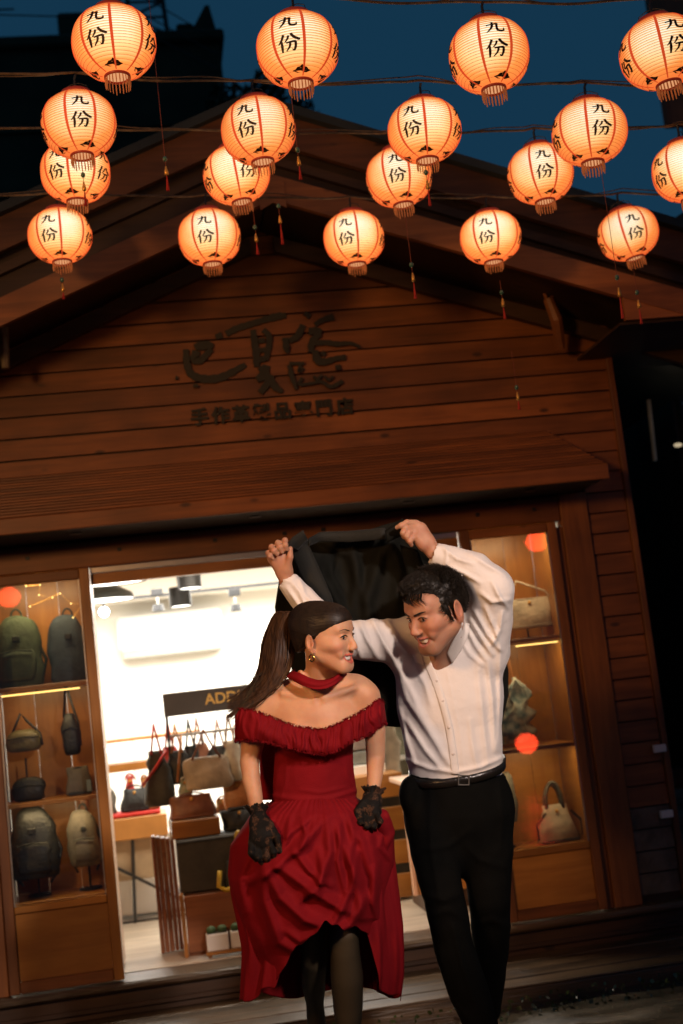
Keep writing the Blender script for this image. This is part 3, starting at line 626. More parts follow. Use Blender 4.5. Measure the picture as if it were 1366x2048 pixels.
def make_lantern():
    root = thing('paper_lantern', 'lantern', 'lantern', (0, 0, 0), 'glowing paper lanterns strung over the street')
    LG['shade'].build('paper_shade', M['paper'], root, smooth=True)
    h = LG['hoop'].build('wire_hoops', M['hoop'], root); h['kind'] = 'stuff'
    band = MB(); q = []
    for i in range(25):
        z = LH*.93*(-.99+1.98*i/24); q.append([on_lantern(a, z, .0022) for a in (-.036, 0, .036)])
    band.grid(q); b0 = band.build('red_band', M['lred'], root, solid=.0016)
    for i in range(1, 8):
        b = b0.copy(); COL.objects.link(b); b.parent = root; b.rotation_euler.z = i*math.pi/4
    b0.rotation_euler.z = 0
    c0 = None
    for i in range(4):
        az = math.pi/8+i*math.pi/2
        if c0 is None:
            me1 = solid_patch(st2poly(jiu, .062, 0, .041)); me2 = solid_patch(st2poly(fen, .070, 0, -.048))
            me3 = solid_patch([[(-.016, -.176), (-.028, -.162), (-.018, -.158), (-.013, -.148), (-.005, -.146), (0, -.136), (.007, -.146), (.014, -.149), (.018, -.158), (.027, -.163), (.016, -.176)]], name='leaf_motif', m='motif')
        for nm, me in (('painted_character', me1), ('painted_character', me2)):
            o = bpy.data.objects.new(nm, me); COL.objects.link(o); o.parent = root; o.rotation_euler.z = az
        c0 = 1
    for i in range(4):
        o = bpy.data.objects.new('leaf_motif', me3); COL.objects.link(o); o.parent = root; o.rotation_euler.z = math.pi/8+i*math.pi/2+math.radians(18)
    MB().lathe([(.040, .108), (.056, .112), (.056, .130), (.053, .130), (.046, .116), (.040, .108)], (0, 0, 0), 28).build('top_ring', M['lcap'], root, smooth=True)
    MB().lathe([(.042, -.112), (.045, -.114), (.045, -.128), (.040, -.128), (.040, -.114)], (0, 0, 0), 28).build('bottom_ring', M['lcap'], root, smooth=True)
    MB().lathe([(0, -.122), (.037, -.122)], (0, 0, 0), 20).build('mouth_glow', M['lglow'], root)
    fr = MB()
    for i in range(22):
        a = 2*math.pi*i/22; l = .030+.014*rnd.random(); x, y = .041*math.cos(a), .041*math.sin(a)
        fr.tube([(x, y, -.126), (x*1.03, y*1.03, -.126-l*.6), (x*1.0, y*1.0, -.126-l)], [.0022, .0028, .0016], 4)
    f_ = fr.build('fringe', M['lfringe'], root); f_['kind'] = 'stuff'
    MB().tube([(-.052, 0, .128), (-.045, 0, .150), (-.02, 0, .163), (0, 0, .166), (.02, 0, .163), (.045, 0, .150), (.052, 0, .128)], .0016, 5).build('wire_handle', M['black'], root)
    MB().tube([(0, 0, .13), (0, 0, .185), (0.006, 0, .20)], .005, 6).build('bulb_socket', M['black'], root)
    return root
LN = [ # px, py, diameter px, azimuth of text (deg), tilt (deg about the view axis), label
 (228, 87, 165, -24, 0, 'large glowing lantern in the top row, far left against the dark house'),
 (595, 100, 162, -11, 0, 'large glowing lantern second from left in the top row'),
 (978, 112, 158, 13, 1, 'large glowing lantern third from left in the top row against blue sky'),
 (1322, 105, 160, 24, 3, 'large glowing lantern in the top right corner, cut by the frame'),
 (158, 250, 150, 4, 0, 'leftmost lantern of the second row, above and overlapping another'),
 (517, 262, 146, -19, 3, 'second lantern of the second row, hanging before the roof peak'),
 (849, 262, 145, -19, -1, 'third lantern of the second row, half against the blue sky'),
 (1179, 265, 144, 21, -2, 'rightmost full lantern of the second row against blue sky'),
 (151, 345, 135, -33, 0, 'leftmost lantern of the third row, partly hidden by the one above'),
 (473, 350, 133, 21, 5, 'tilted lantern of the third row tucked behind a larger one'),
 (798, 355, 131, -3, 2, 'third-row lantern in the middle, its right side overlapped'),
 (1081, 348, 131, 8, 0, 'third-row lantern hanging where roof edge meets the sky'),
 (1372, 342, 134, -52, 2, 'third-row lantern cut off by the right frame edge'),
 (120, 472, 125, -21, 0, 'small lantern at the far left of the lowest row'),
 (419, 475, 123, -8, -1, 'small lantern second from left in the lowest row'),
 (708, 477, 120, -14, 0, 'small lantern in the middle of the lowest row'),
 (981, 475, 120, -8, 1, 'small lantern second from right in the lowest row'),
 (1256, 468, 119, 13, 7, 'small lantern at the far right of the lowest row')]
LN_pos = []
L0 = make_lantern(); kids = list(L0.children)
for i, (px, py, dia, az, tilt, lab) in enumerate(LN):
    if i == 0: r = L0
    else:
        r = L0.copy(); COL.objects.link(r)
        for ch in kids:
            c = ch.copy(); COL.objects.link(c); c.parent = r
    r.location = Vector(D(px, py, F*.28/dia)); LN_pos.append(np.array(r.location)); r['label'] = lab
    # the text panel (at +22.5 deg) turned towards the camera by the wanted angle
    rv = random.Random(i*7+3); r.scale = (1+rv.uniform(-.02, .02), 1+rv.uniform(-.02, .02), 1+rv.uniform(-.035, .03)); tilt += rv.uniform(-1.6, 1.6)
    face = math.atan2(r.location.x, r.location.y)     # direction from camera
    r.rotation_euler = (0, 0, 0)
    rz = Matrix.Rotation(-face+math.radians(az)-math.pi/8, 4, 'Z'); rt = Matrix.Rotation(math.radians(-tilt), 4, 'Y')
    r.rotation_euler = (rt @ rz).to_euler()
# ---- cables
def cable(pts, label, r=.006, seed=0):
    rr = random.Random(seed); P3 = []
    for a, b in zip(pts[:-1], pts[1:]):
        a = Vector(a); b = Vector(b); n = 14; dz = .012*(b-a).length
        for i in range(n):
            t = i/n; p = a.lerp(b, t); p.z -= dz*4*t*(1-t)*1.6; p.z += .004*math.sin(9*t+seed); P3.append(p)
    P3.append(Vector(pts[-1]))
    c = thing('lantern_cable', label, 'cable', P3[0], 'cables carrying the lanterns')
    MB().tube(P3, r, 6).build('cable', M['cord'], c, smooth=True)
    MB().tube([p+Vector((0, .01*math.sin(i*.7), .006+.012*math.sin(i*.33+seed))) for i, p in enumerate(P3)], r*.5, 5).build('tie_wire', M['cord'], c, smooth=True)
    return c
rowsC = ((0, 4, 'top'), (4, 8, 'second'), (8, 13, 'third'), (13, 18, 'lowest'))
for k, (a, b, nm) in enumerate(rowsC):
    pts = [LN_pos[i]+np.array((0, 0, .205)) for i in range(a, b)]
    l0 = pts[0]+(pts[0]-pts[1])*2.2; l1 = pts[-1]+(pts[-1]-pts[-2])*2.2
    cable([l0]+pts+[l1], 'brown twisted cable that carries the %s row of lanterns' % nm, .0055, k)
# ---- wish pendants on strings: jade bead, gold bead, red tassel
M['jade'] = mat('jade_bead', (.06, .16, .12), .2, coat=.5); M['gold'] = mat('gold_bead', (.75, .42, .10), .35, metal=.6); M['tass'] = mat('red_tassel', (.42, .02, .015), .7)
M['string'] = mat('red_string', (.22, .05, .03), .7)
for (px, y0, yj, yb, dep, lab) in ((330, -40, 318, 385, 5.0, 'beaded wish pendant on a long string left of the roof peak'),
    (595, 185, 300, 362, 4.9, 'beaded wish pendant right of the roof peak lantern'),
    (557, 395, 412, 492, 5.6, 'beaded pendant hanging below the third row, right one of two'),
    (510, 400, 455, 512, 5.5, 'beaded pendant hanging below the tilted lantern'),
    (823, 430, 530, 600, 5.2, 'beaded pendant below the middle third-row lantern'),
    (1234, 330, 555, 640, 5.0, 'long beaded pendant in front of the right barge board'),
    (1274, 530, 585, 650, 5.5, 'faint beaded pendant under the far right small lantern'),
    (1003, 560, 585, 640, 5.6, 'faint beaded pendant under the fourth small lantern'),
    (1033, 700, 775, 820, 5.6, 'small beaded pendant before the gable planks on the right'),
    (166, 330, 350, 415, 5.0, 'beaded pendant before the left third-row lantern'),
    (124, 540, 560, 600, 5.5, 'beaded pendant below the far left small lantern'),
    (852, 330, 345, 415, 4.9, 'beaded pendant before the right edge of the middle lantern')):
    p = D(px, yj, dep); s_ = dep/F; L_ = (yb-yj)*s_; top = (yj-y0)*s_
    g = thing('wish_pendant', lab, 'pendant', p, 'beaded pendants hanging between the lanterns')
    MB().tube([p+np.array((0, 0, top)), p], .0012, 4).build('string', M['string'], g)
    b_ = MB(); b_.lathe([(.0, .010), (.006, .009), (.009, 0), (.006, -.009), (0, -.010)], p, 12); b_.build('jade_bead', M['jade'], g, smooth=True)
    b_ = MB(); z = -L_*.30; b_.lathe([(0, z+.010), (.0035, z+.008), (.004, z), (.007, z-.010), (.008, z-.024), (.003, z-.028), (0, z-.028)], p, 12); b_.build('gold_bead', M['gold'], g, smooth=True)
    b_ = MB()
    for a in range(6): b_.tube([p+np.array((0, 0, z-.03)), p+np.array((.005*math.cos(a), .005*math.sin(a), -L_))], .0018, 4)
    b_.build('tassel', M['tass'], g); MB().tube([p+np.array((0, 0, -.012)), p+np.array((0, 0, z))], .0012, 4).build('lower_string', M['string'], g)
# ---- red lanterns across the street, behind the photographer (they show in the shop glass)
M['redglow'] = emis('red_lantern_glow', (1.0, .06, .02), 16)
for (x, y, z), lab in (((-1.63, -1.65, 2.94), 'red lantern across the street mirrored in the left shop window'), ((4.4, -.74, 2.88), 'red lantern across the street mirrored high in the right window'), ((4.07, -1.1, .61), 'low red lantern across the street mirrored in the right window')):
    g = thing('red_lantern', lab, 'lantern', (x, y, z), 'red lanterns across the street')
    mb = MB(); mb.lathe([(.04, .11), (.10, .075), (.135, 0), (.10, -.075), (.04, -.11)], (x, y, z), 20); mb.build('shade', M['redglow'], g, smooth=True)
    for s_ in (1, -1): MB().lathe([(0, s_*.125), (.045, s_*.125), (.045, s_*.11)], (x, y, z), 16).build('cap', M['lcap'], g)
# ================================================================ GOODS AND FITTINGS IN THE SHOP
def leather(name, c, rough=.4, b=.4): return mat(name, c, rough, var=.3, vscale=12, bump=b, bscale=60)
def soft_body(mb, c, secs, n=24, p=2.6, seed=0, wr=.006, tilt=0.0):
    """secs: (z, half width, half depth, x offset, y offset) stacked rounded-rectangle sections"""
    rows = []
    for (z, a, b, ox, oy) in secs:
        r = []
        for k in range(n):
            t = 2*math.pi*k/n; ct, s_ = math.cos(t), math.sin(t); e = 2/p
            x = a*abs(ct)**e*(1 if ct >= 0 else -1); y = b*abs(s_)**e*(1 if s_ >= 0 else -1)
            q = wr*mnoise.noise(Vector((x*14+seed*3.1, y*14, z*14+seed)))
            r.append((c[0]+x*(1+q*3/max(a, .03))+ox+tilt*z, c[1]+y+q+oy, c[2]+z))
        rows.append(r)
    mb.grid(rows, closed_u=True); m0 = len(mb.v)
    mb.add([tuple(p_) for p_ in rows[0]]+[tuple(p_) for p_ in rows[-1]], [tuple(range(n-1, -1, -1)), tuple(range(n, 2*n))])
def up(secs, k=3):
    pts = dens(secs, k); return pts
def arc_handle(c, w, h, r, m, parent, name='handle', yo=0, n=12, z0=0, flat=False):
    pts = [(c[0]+w*math.cos(math.pi*(1-i/n)), c[1]+yo, c[2]+z0+h*math.sin(math.pi*i/n)**(.8)) for i in range(n+1)]
    return MB().tube(pts, r, 7).build(name, m, parent, smooth=True)
def backpack(label, c, w, h, d, m, m2, seed=0, straps=True, pocket=True, group=None, tilt=0):
    g = thing('backpack', label, 'backpack', c, group)
    mb = MB(); soft_body(mb, c, up([(0, w*.42, d*.42, 0, 0), (.02, w*.5, d*.5, 0, 0), (h*.35, w*.5, d*.52, 0, 0), (h*.68, w*.46, d*.45, 0, 0), (h*.88, w*.36, d*.34, 0, 0), (h*.97, w*.22, d*.2, 0, 0), (h, w*.06, d*.06, 0, 0)]), seed=seed, tilt=tilt)
    mb.build('body', m, g, smooth=True)
    if pocket:
        mb = MB(); cc = (c[0], c[1]-d*.46, c[2]); soft_body(mb, cc, up([(.03, w*.34, d*.12, 0, 0), (.05, w*.38, d*.2, 0, 0), (h*.4, w*.36, d*.18, 0, 0), (h*.50, w*.30, d*.08, 0, 0)]), seed=seed+4); mb.build('front_pocket', m, g, smooth=True)
        MB().tube([(c[0]-w*.33, c[1]-d*.62, c[2]+h*.47), (c[0], c[1]-d*.66, c[2]+h*.50), (c[0]+w*.33, c[1]-d*.62, c[2]+h*.47)], .004, 5).build('zip', m2, g)
    arc_handle((c[0], c[1]+d*.1, c[2]+h*.95), w*.12, h*.14, .006, m2, g, 'top_handle')
    if straps:
        for s_ in (-1, 1):
            MB().tube([(c[0]+s_*w*.3, c[1]+d*.3, c[2]+h*.8), (c[0]+s_*w*.56, c[1]+d*.2, c[2]+h*.35), (c[0]+s_*w*.45, c[1]+d*.1, c[2]+.02), (c[0]+s_*w*.3, c[1]-d*.1, c[2]-.03)], [.010, .009, .007, .006], 6).build('shoulder_strap', m2, g, smooth=True)
    MB().box(c[0]-w*.08, c[0]+w*.08, c[1]-d*.50-.012, c[1]-d*.44, c[2]+h*.62, c[2]+h*.70, .003).build('buckle', m2, g)
    return g
def handbag(label, c, w, h, d, m, m2, hw=.3, hh=.6, top=.8, seed=0, hr=.005, group=None, clasp=True, bulge=1.0, cat='handbag'):
    g = thing('handbag', label, cat, c, group)
    mb = MB(); soft_body(mb, c, up([(0, w*.46, d*.44, 0, 0), (.012, w*.5, d*.5, 0, 0), (h*.45, w*.5*bulge*(.5+top*.5), d*.48, 0, 0), (h*.85, w*.5*top, d*.26, 0, 0), (h, w*.5*top*.94, d*.10, 0, 0)]), seed=seed, p=3.2)
    mb.build('body', m, g, smooth=True)
    arc_handle((c[0], c[1]-d*.12, c[2]+h*.86), w*hw, h*hh, hr, m2, g, yo=0)
    arc_handle((c[0], c[1]+d*.18, c[2]+h*.86), w*hw, h*hh*.9, hr, m2, g, yo=0)
    if clasp: MB().ball((c[0], c[1]-d*.36, c[2]+h*.84), (.010, .006, .010)).build('clasp', M['gold'], g, smooth=True)
    MB().box(c[0]-w*.44, c[0]+w*.44, c[1]-d*.5-.004, c[1]-d*.5+.006, c[2]+.004, c[2]+.018, .002).build('base_trim', m2, g)
    return g
G_ = leather('green_canvas', (.060, .085, .045), .8); G2 = leather('green_strap', (.02, .03, .015), .7)
NV = leather('navy_canvas', (.040, .058, .075), .8); BK = leather('black_nylon', (.012, .013, .012), .55); BK2 = leather('black_strap', (.01, .01, .01), .5)
GY = leather('grey_canvas', (.14, .125, .10), .85); OL = leather('olive_leather', (.11, .09, .035), .45); BR = leather('brown_leather', (.24, .095, .05), .35)
CR = leather('cream_leather', (.60, .50, .38), .4); TN = leather('tan_leather', (.45, .18, .05), .4); RD = leather('red_leather', (.55, .03, .02), .4); YE = leather('yellow_leather', (.62, .40, .03), .35); BG = leather('beige_leather', (.50, .45, .36), .5)
def at(px, py, Y): return P(px, py, Y)
YS = 7.10
# left window
q = at(42, 1372, 7.08); backpack('big green drawstring backpack at the left edge, top shelf of the left window', (q[0]-.0, 7.10, 1.687), .245, .38, .16, G_, G2, 1)
for s_ in (-1, 1): pass
q = at(145, 1360, 7.1); backpack('dark navy rounded backpack on the top shelf beside the door', (q[0], 7.12, 1.687), .215, .36, .14, NV, BK, 2, straps=False, tilt=-.05, pocket=False)
def stand(c, h, label, r=.05):
    g = thing('bag_stand', label, 'stand', c, 'thin metal bag stands in the left window'); MB().lathe([(0, .008), (r, .006), (r, 0), (0, 0)], c, 16).build('base', BK2, g); MB().tube([c, (c[0], c[1], c[2]+h)], .005, 6).build('rod', BK2, g)
def sling(label, c, w, h, m, m2, seed=0, strap=True):
    g = thing('sling_bag', label, 'sling bag', c)
    mb = MB(); soft_body(mb, c, up([(0, w*.3, .02, 0, 0), (h*.1, w*.46, .035, 0, 0), (h*.55, w*.5, .04, 0, 0), (h*.85, w*.40, .03, 0, 0), (h, w*.2, .012, 0, 0)]), seed=seed); mb.build('body', m, g, smooth=True)
    MB().tube([(c[0]-w*.45, c[1]-.038, c[2]+h*.6), (c[0], c[1]-.045, c[2]+h*.66), (c[0]+w*.45, c[1]-.038, c[2]+h*.6)], .004, 5).build('zip', m2, g)
    if strap: MB().tube([(c[0]-w*.3, c[1], c[2]+h*.9), (c[0]-w*.05, c[1]+.01, c[2]+h*1.75), (c[0]+w*.1, c[1]+.01, c[2]+h*1.4), (c[0]+w*.46, c[1], c[2]+h*.75), (c[0]+w*.5, c[1], c[2]+h*.2)], .007, 6).build('strap', m2, g, smooth=True)
    return g
q = at(50, 1503, 7.12); stand((q[0], 7.12, 1.097), .22, 'thin stand under the olive waist bag'); sling('olive and black waist bag raised on a stand, second shelf of the left window', (q[0], 7.12, q[2]), .185, .115, OL, BK, 3)
q = at(145, 1510, 7.12); sling('narrow black sling bag hanging in the middle of the left window', (q[0], 7.12, q[2]-.0), .095, .22, BK, BK2, 4); stand((q[0], 7.16, 1.097), .13, 'thin stand behind the narrow black sling bag')
q = at(60, 1590, 7.08); sling('flat black pouch lying on the middle shelf of the left window', (q[0], 7.08, 1.097), .18, .12, BK, BK2, 5, strap=False)
q = at(160, 1580, 7.08); g = handbag('small grey canvas pouch with blue tag on the middle shelf', (q[0], 7.08, 1.097), .13, .145, .07, GY, BK, .2, .1, .95, 6, clasp=False, cat='pouch'); MB().box(q[0]+.04, q[0]+.062, 7.03, 7.034, 1.11, 1.17).build('tag', mat('blue_tag', (.25, .4, .55), .5), g)
def manikin(c, h, m, label):
    g = thing('bag_bust', label, 'stand', c); MB().tube([c, (c[0], c[1], c[2]+h*.9)], .006, 8).build('rod', BK2, g); MB().lathe([(0, .01), (.06, .008), (.06, 0), (0, 0)], c, 16).build('base', BK2, g)
    mb = MB(); mb.lathe([(.026, h*.78), (.030, h*.9), (.028, h*.97), (.016, h), (0, h)], c, 12); mb.build('neck', m, g, smooth=True)
q = at(78, 1790, 7.12); cz = at(78, 1770, 7.12)[2]; backpack('black backpack on a chrome stand, bottom of the left window', (q[0], 7.10, .70), .235, .37, .15, BK, BK2, 7); manikin((q[0], 7.16, .602), .52, M['steel'], 'chrome stand behind the black backpack')
q = at(182, 1790, 7.12); backpack('grey single-strap backpack on a brown stand, bottom of the left window', (q[0]-.005, 7.10, .73), .16, .29, .11, GY, BK, 8, tilt=-.05); manikin((q[0], 7.16, .602), .50, BR, 'brown stand behind the grey backpack')
# right window
q = at(1062, 1250, 7.12); g = handbag('cream half-moon shoulder bag with long strap, top shelf of the right window', (q[0], 7.12, 1.70), .26, .17, .08, CR, leather('cream_strap', (.35, .28, .2)), .42, .1, 1.05, 9, clasp=True)
MB().tube([(q[0]-.12, 7.1, 1.86), (q[0]-.06, 7.1, 1.97), (q[0]+.10, 7.1, 1.90), (q[0]+.125, 7.1, 1.86), (q[0]+.16, 7.1, 1.75)], .006, 6).build('shoulder_strap', CR, g, smooth=True)
stand((q[0], 7.20, 1.647), .2, 'thin stand behind the cream half-moon bag')
M['print'] = mat('printed_scarf_cloth', (.55, .56, .50), .6, col2=(.10, .17, .20), vscale=22, bump=.5, bscale=30)
q = at(1040, 1480, 7.12); g = thing('printed_bag', 'pale blue and white printed cloth bag hung by a knot in the right window', 'bag', (q[0], 7.12, 1.08))
mb = MB(); soft_body(mb, (q[0]-.02, 7.12, 1.08), up([(0, .07, .04, 0, 0), (.05, .115, .06, 0, 0), (.13, .10, .055, 0, 0), (.22, .07, .04, .02, 0), (.30, .035, .025, .03, 0), (.36, .012, .012, .03, 0)]), seed=11, wr=.03); mb.build('body', M['print'], g, smooth=True)
MB().tube([(q[0]+.01, 7.12, 1.42), (q[0]+.0, 7.12, 1.50), (q[0]-.01, 7.14, 1.60)], .004, 5).build('cord', TN, g); 
for s_ in (-1, 1): MB().tube([(q[0]+.01, 7.10, 1.43), (q[0]+.01+s_*.04, 7.08, 1.38), (q[0]+.01+s_*.05, 7.07, 1.32)], [.006, .015, .004], 6).build('knot_end', M['print'], g)
q = at(1118, 1688, 7.12); g = handbag('white and grey structured handbag on the bottom shelf of the right window', (q[0], 7.12, .523), .235, .20, .11, CR, leather('grey_trim', (.09, .085, .07)), .2, .75, .62, 12, hr=.011)
for s_ in (-1, 1): MB().tube([(q[0]+s_*.07, 7.05, .69), (q[0]+s_*.125, 7.06, .63), (q[0]+s_*.125, 7.06, .55)], .007, 6).build('side_strap', BK, g)
q = at(1035, 1690, 7.12); g = thing('tall_bag', 'grey-brown tall bag half hidden behind the man in the right window', 'bag', (q[0]-.03, 7.12, .65)); mb = MB(); soft_body(mb, (q[0]-.05, 7.12, .66), up([(0, .07, .03, 0, 0), (.1, .08, .04, 0, 0), (.24, .07, .03, 0, 0), (.27, .05, .01, 0, 0)]), seed=13); mb.build('body', GY, g, smooth=True); stand((q[0]-.05, 7.16, .523), .15, 'thin stand under the grey-brown tall bag')
# fairy lights in the left window
fl = thing('fairy_lights', 'string of tiny gold fairy lights in the top of the left window', 'string lights', at(110, 1190, 7.0)); pts = [at(a, b, 7.0) for a, b in ((40, 1160), (52, 1172), (80, 1170), (78, 1190), (105, 1195), (60, 1213), (120, 1187), (142, 1207), (165, 1208), (146, 1235))]
MB().tube(pts, .0012, 4).build('wire', M['gold'], fl); M['fairy'] = emis('fairy_bulb', (1, .62, .2), 5)
for p in pts[1:]: MB().ball(p, .0035, 8, 5).build('bulb', M['fairy'], fl)
# ---- door display: counter, crates, rack with the black header sign
ct = thing('display_counter', 'low brown wooden counter box just inside the doorway', 'counter', (.2, 7.35, .18))
BRW = wood('brown_counter_wood', (.30, .115, .045), (.18, .065, .025), .35, knots=False, rnd_amt=.05)
MB().box(.012, .62, 7.185, 7.20, .20, .49, .002).build('front_panel', BRW, ct); MB().box(-.012, .010, 7.18, 7.62, .18, .505, .003).build('side_panel', M['orwoodz'], ct); MB().box(.012, .64, 7.202, 7.62, .47, .49).build('top_panel', BRW, ct); MB().box(.622, .64, 7.18, 7.62, .18, .505, .003).build('side_panel', M['orwoodz'], ct); MB().box(.012, .62, 7.21, 7.60, .18, .199).build('bottom_panel', BRW, ct)
bb = thing('black_case', 'large matt black display case standing on the brown counter', 'case', (.28, 7.4, .49))
mb = MB(); mb.box(-.005, .60, 7.28, 7.60, .492, .775, .008); mb.build('body', leather('case_black', (.045, .042, .034), .6), bb)
MB().box(-.003, .598, 7.27, 7.279, .756, .764).build('lid_seam', BK, bb)
g = handbag('black handbag with yellow handle and yellow trim on the counter', (.335, 7.24, .492), .20, .15, .07, BK, YE, .10, 1.1, .9, 14, hr=.013, cat='handbag'); MB().tube([(.215, 7.20, .60), (.20, 7.19, .52), (.235, 7.185, .498), (.45, 7.185, .502)], .012, 8).build('yellow_trim', YE, g, smooth=True)
wc = thing('wooden_crate', 'short orange wooden box carrying the brown leather bag', 'box', (.12, 7.45, .778)); MB().box(-.02, .245, 7.32, 7.56, .78, .872, .004).build('box_body', M['orwood'], wc); MB().box(-.032, -.022, 7.315, 7.56, .78, .885, .002).build('end_plate', mat('pale_end', (.6, .5, .38), .5), wc)
handbag('brown leather pouch bag lying on the wooden box', (.105, 7.44, .874), .26, .125, .10, BR, BR, .3, .25, .9, 15, hr=.004)
handbag('black box bag behind the brown counter beside her glove', (.36, 7.46, .778), .20, .11, .12, BK, BK, .3, .2, 1, 16)
g = thing('sign_rack', 'black metal rack with header sign lettered in gold', 'rack', (.3, 7.5, .78))
MB().box(.0, .80, 7.50, 7.53, 1.44, 1.572, .003).build('header_board', mat('sign_black', (.055, .05, .036), .5, var=.2), g)
for x in (.012, .79): MB().box(x-.008, x+.008, 7.535, 7.55, .78, 1.55).build('upright', M['black'], g)
MB().tube([(.012, 7.545, 1.33), (.79, 7.545, 1.33)], .008, 8).build('hanging_rail', M['steel'], g)
v, f = text_mesh('ADDI', .085, .0012); mb = MB(); mb.add([(.235+p[0], 7.4975, 1.485+p[1]*1.0) for p in v], f); mb.build('sign_lettering', mat('gold_letter', (.70, .45, .10), .35, metal=.4), g, solid=.003)
for i in range(12):
    x = .08+i*.062; MB().tube([(x, 7.545, 1.338), (x, 7.54, 1.30), (x+.004, 7.535, 1.27)], .004, 6).build('hook', M['steel'], g)
def hanging(label, px, pyt, pyb, Y, wpx, m, m2, strapc=None, top=.6, seed=0, lean=0):
    a = at(px, pyt, Y); b = at(px+lean, pyb, Y); h = a[2]-b[2]; w = 1.3*wpx*Y/F; g = thing('hanging_bag', label, 'bag', b)
    mb = MB(); soft_body(mb, b, up([(0, w*.40, .03, 0, 0), (.02, w*.5, .045, 0, 0), (h*.5, w*.48, .04, 0, 0), (h*.9, w*.5*top, .02, 0, 0), (h, w*.4*top, .008, 0, 0)]), seed=seed, wr=.012); mb.build('body', m, g, smooth=True)
    for s_ in (-.8, .8): MB().tube([(b[0]+s_*w*.4*top, Y-.02, b[2]+h*.93), (b[0]+s_*w*.2*top, Y-.01, b[2]+h+.06), (b[0], Y+.01, b[2]+h+.15)], .006, 6).build('strap', m2, g, smooth=True)
    return g
hanging('dark grey long bag hanging left of the rack with a red strap', 322, 1500, 1612, 7.48, 40, leather('slate', (.06, .065, .06), .6), RD, seed=20)
hanging('black bag with orange strap hanging on the rack', 360, 1500, 1568, 7.55, 42, BK, TN, seed=21)
hanging('beige round tote hanging at the centre of the rack', 418, 1512, 1578, 7.44, 70, BG, BR, top=.95, seed=22)
hanging('cream slim bag hanging right on the rack', 468, 1480, 1562, 7.5, 26, leather('pale_cream', (.6, .54, .4)), CR, top=.9, seed=23)
hanging('dark bag hanging deep on the rack', 445, 1490, 1560, 7.62, 40, BK, BR, seed=24)
hanging('black slim bag hanging deep on the rack', 388, 1490, 1570, 7.64, 34, BK, BK2, seed=25)
a0, a1 = at(333, 1500, 7.42), at(284, 1572, 7.42); tag(MB().tube([a0, a0*.5+a1*.5+np.array((.004, 0, -.004)), a1], .008, 8).build('leather_strap', RD, smooth=True), 'bright red strap slanting down left of the rack', 'strap')
a0, a1 = at(362, 1470, 7.40), at(355, 1565, 7.40); tag(MB().tube([a0, a1], .007, 8).build('leather_strap', TN, smooth=True), 'orange strap hanging straight down on the rack', 'strap')
handbag('tan handbag with grey ring handle beside her left arm', tuple(at(478, 1618, 7.55)), .15, .16, .08, TN, BK, .38, .55, .95, 26, hr=.007)
handbag('small cluttered floral pouch between the brown bags', tuple(at(448, 1625, 7.6)), .09, .08, .05, mat('floral', (.6, .25, .08), .6, col2=(.5, .45, .2), vscale=30), TN, .3, .3, .8, 27, cat='pouch')
handbag('small green and white bag on the wooden box', tuple(at(372, 1592, 7.5)), .07, .09, .05, mat('green_white', (.5, .5, .42), .5, col2=(.04, .20, .08), vscale=14), BG, .3, .3, .8, 28, cat='pouch')
ds = thing('folded_panel', 'glossy brown folding panels leaning beside the counter', 'panel', (-.1, 7.4, .2))
for i, x in enumerate((-.135, -.112, -.086, -.058, -.034)): MB().box(x, x+(.021, .024, .026, .022, .020)[i], 7.34+i*.012, 7.44+i*.01, .19, .81-.008*i, .004).build('panel', BRW, ds)
# ---- far table with trestle legs
tb = thing('side_table', 'orange wooden table on crossed black legs deep in the shop', 'table', (-.25, 8.6, .18))
MB().box(-.75, -.045, 8.48, 8.95, .70, .835, .005).build('tabletop', mat('orange_table', (.60, .28, .08), .4, var=.15), tb)
MB().box(-.75, -.06, 8.52, 8.54, .45, .695).build('apron_cloth', mat('beige_panel', (.45, .33, .20), .7, var=.2), tb)
for (x0, x1) in ((-.27, -.30), (-.70, -.68)): MB().tube([(x0, 8.5, .70), (x1, 8.5, .19)], .011, 6).build('leg', M['black'], tb)
MB().tube([(-.40, 8.5, .55), (.02, 8.5, .28)], .010, 6).build('brace', M['black'], tb); MB().tube([(-.75, 8.5, .20), (.05, 8.5, .20)], .008, 6).build('foot_rail', M['black'], tb)
def att(px, py): return tuple(at(px, py, 8.6))
tr = thing('red_tray', 'red felt tray on the far orange table', 'tray', (-.2, 8.6, .84)); MB().box(-.40, -.08, 8.5, 8.8, .837, .862, .01).build('tray', mat('red_felt', (.55, .03, .02), .8), tr)
handbag('black handbag with gold clasp sitting on the red tray', (-.235, 8.62, .864), .19, .14, .12, BK, BK2, .3, .3, .75, 30)
handbag('small red purse at the back of the far table', (-.26, 8.74, .864), .10, .22, .06, RD, RD, .3, .2, .5, 31, cat='purse')
handbag('small red purse at the right edge of the red tray', (-.12, 8.60, .864), .07, .055, .06, RD, TN, .3, .4, .9, 32, cat='purse')
handbag('small orange purse behind the black handbag', (-.17, 8.78, .864), .07, .2, .05, TN, TN, .3, .2, .6, 33, cat='purse')
handbag('grey bag at the left end of the far table', (-.40, 8.66, .864), .10, .14, .08, GY, GY, .3, .3, .8, 34)
M['tube'] = emis('tube_light', (1, .96, .9), 9)
sh = thing('wall_shelf', 'light-coloured wall shelf with a bright tube light under it', 'shelf', (-.3, 9.6, 1.25))
q0, q1 = at(216, 1502, 9.6), at(292, 1490, 9.6); MB().tube([q0, q1], .018, 8).build('tube_light', M['tube'], sh); MB().box(q0[0]-.3, q0[0]+.62, 9.62, 9.95, q0[2]-.16, q0[2]-.10, .004).build('shelf_board', M['orwood'], sh); MB().box(q0[0]-.3, q0[0]+.66, 9.62, 9.95, q0[2]+.05, q0[2]+.075, .004).build('shelf_board', M['orwood'], sh)
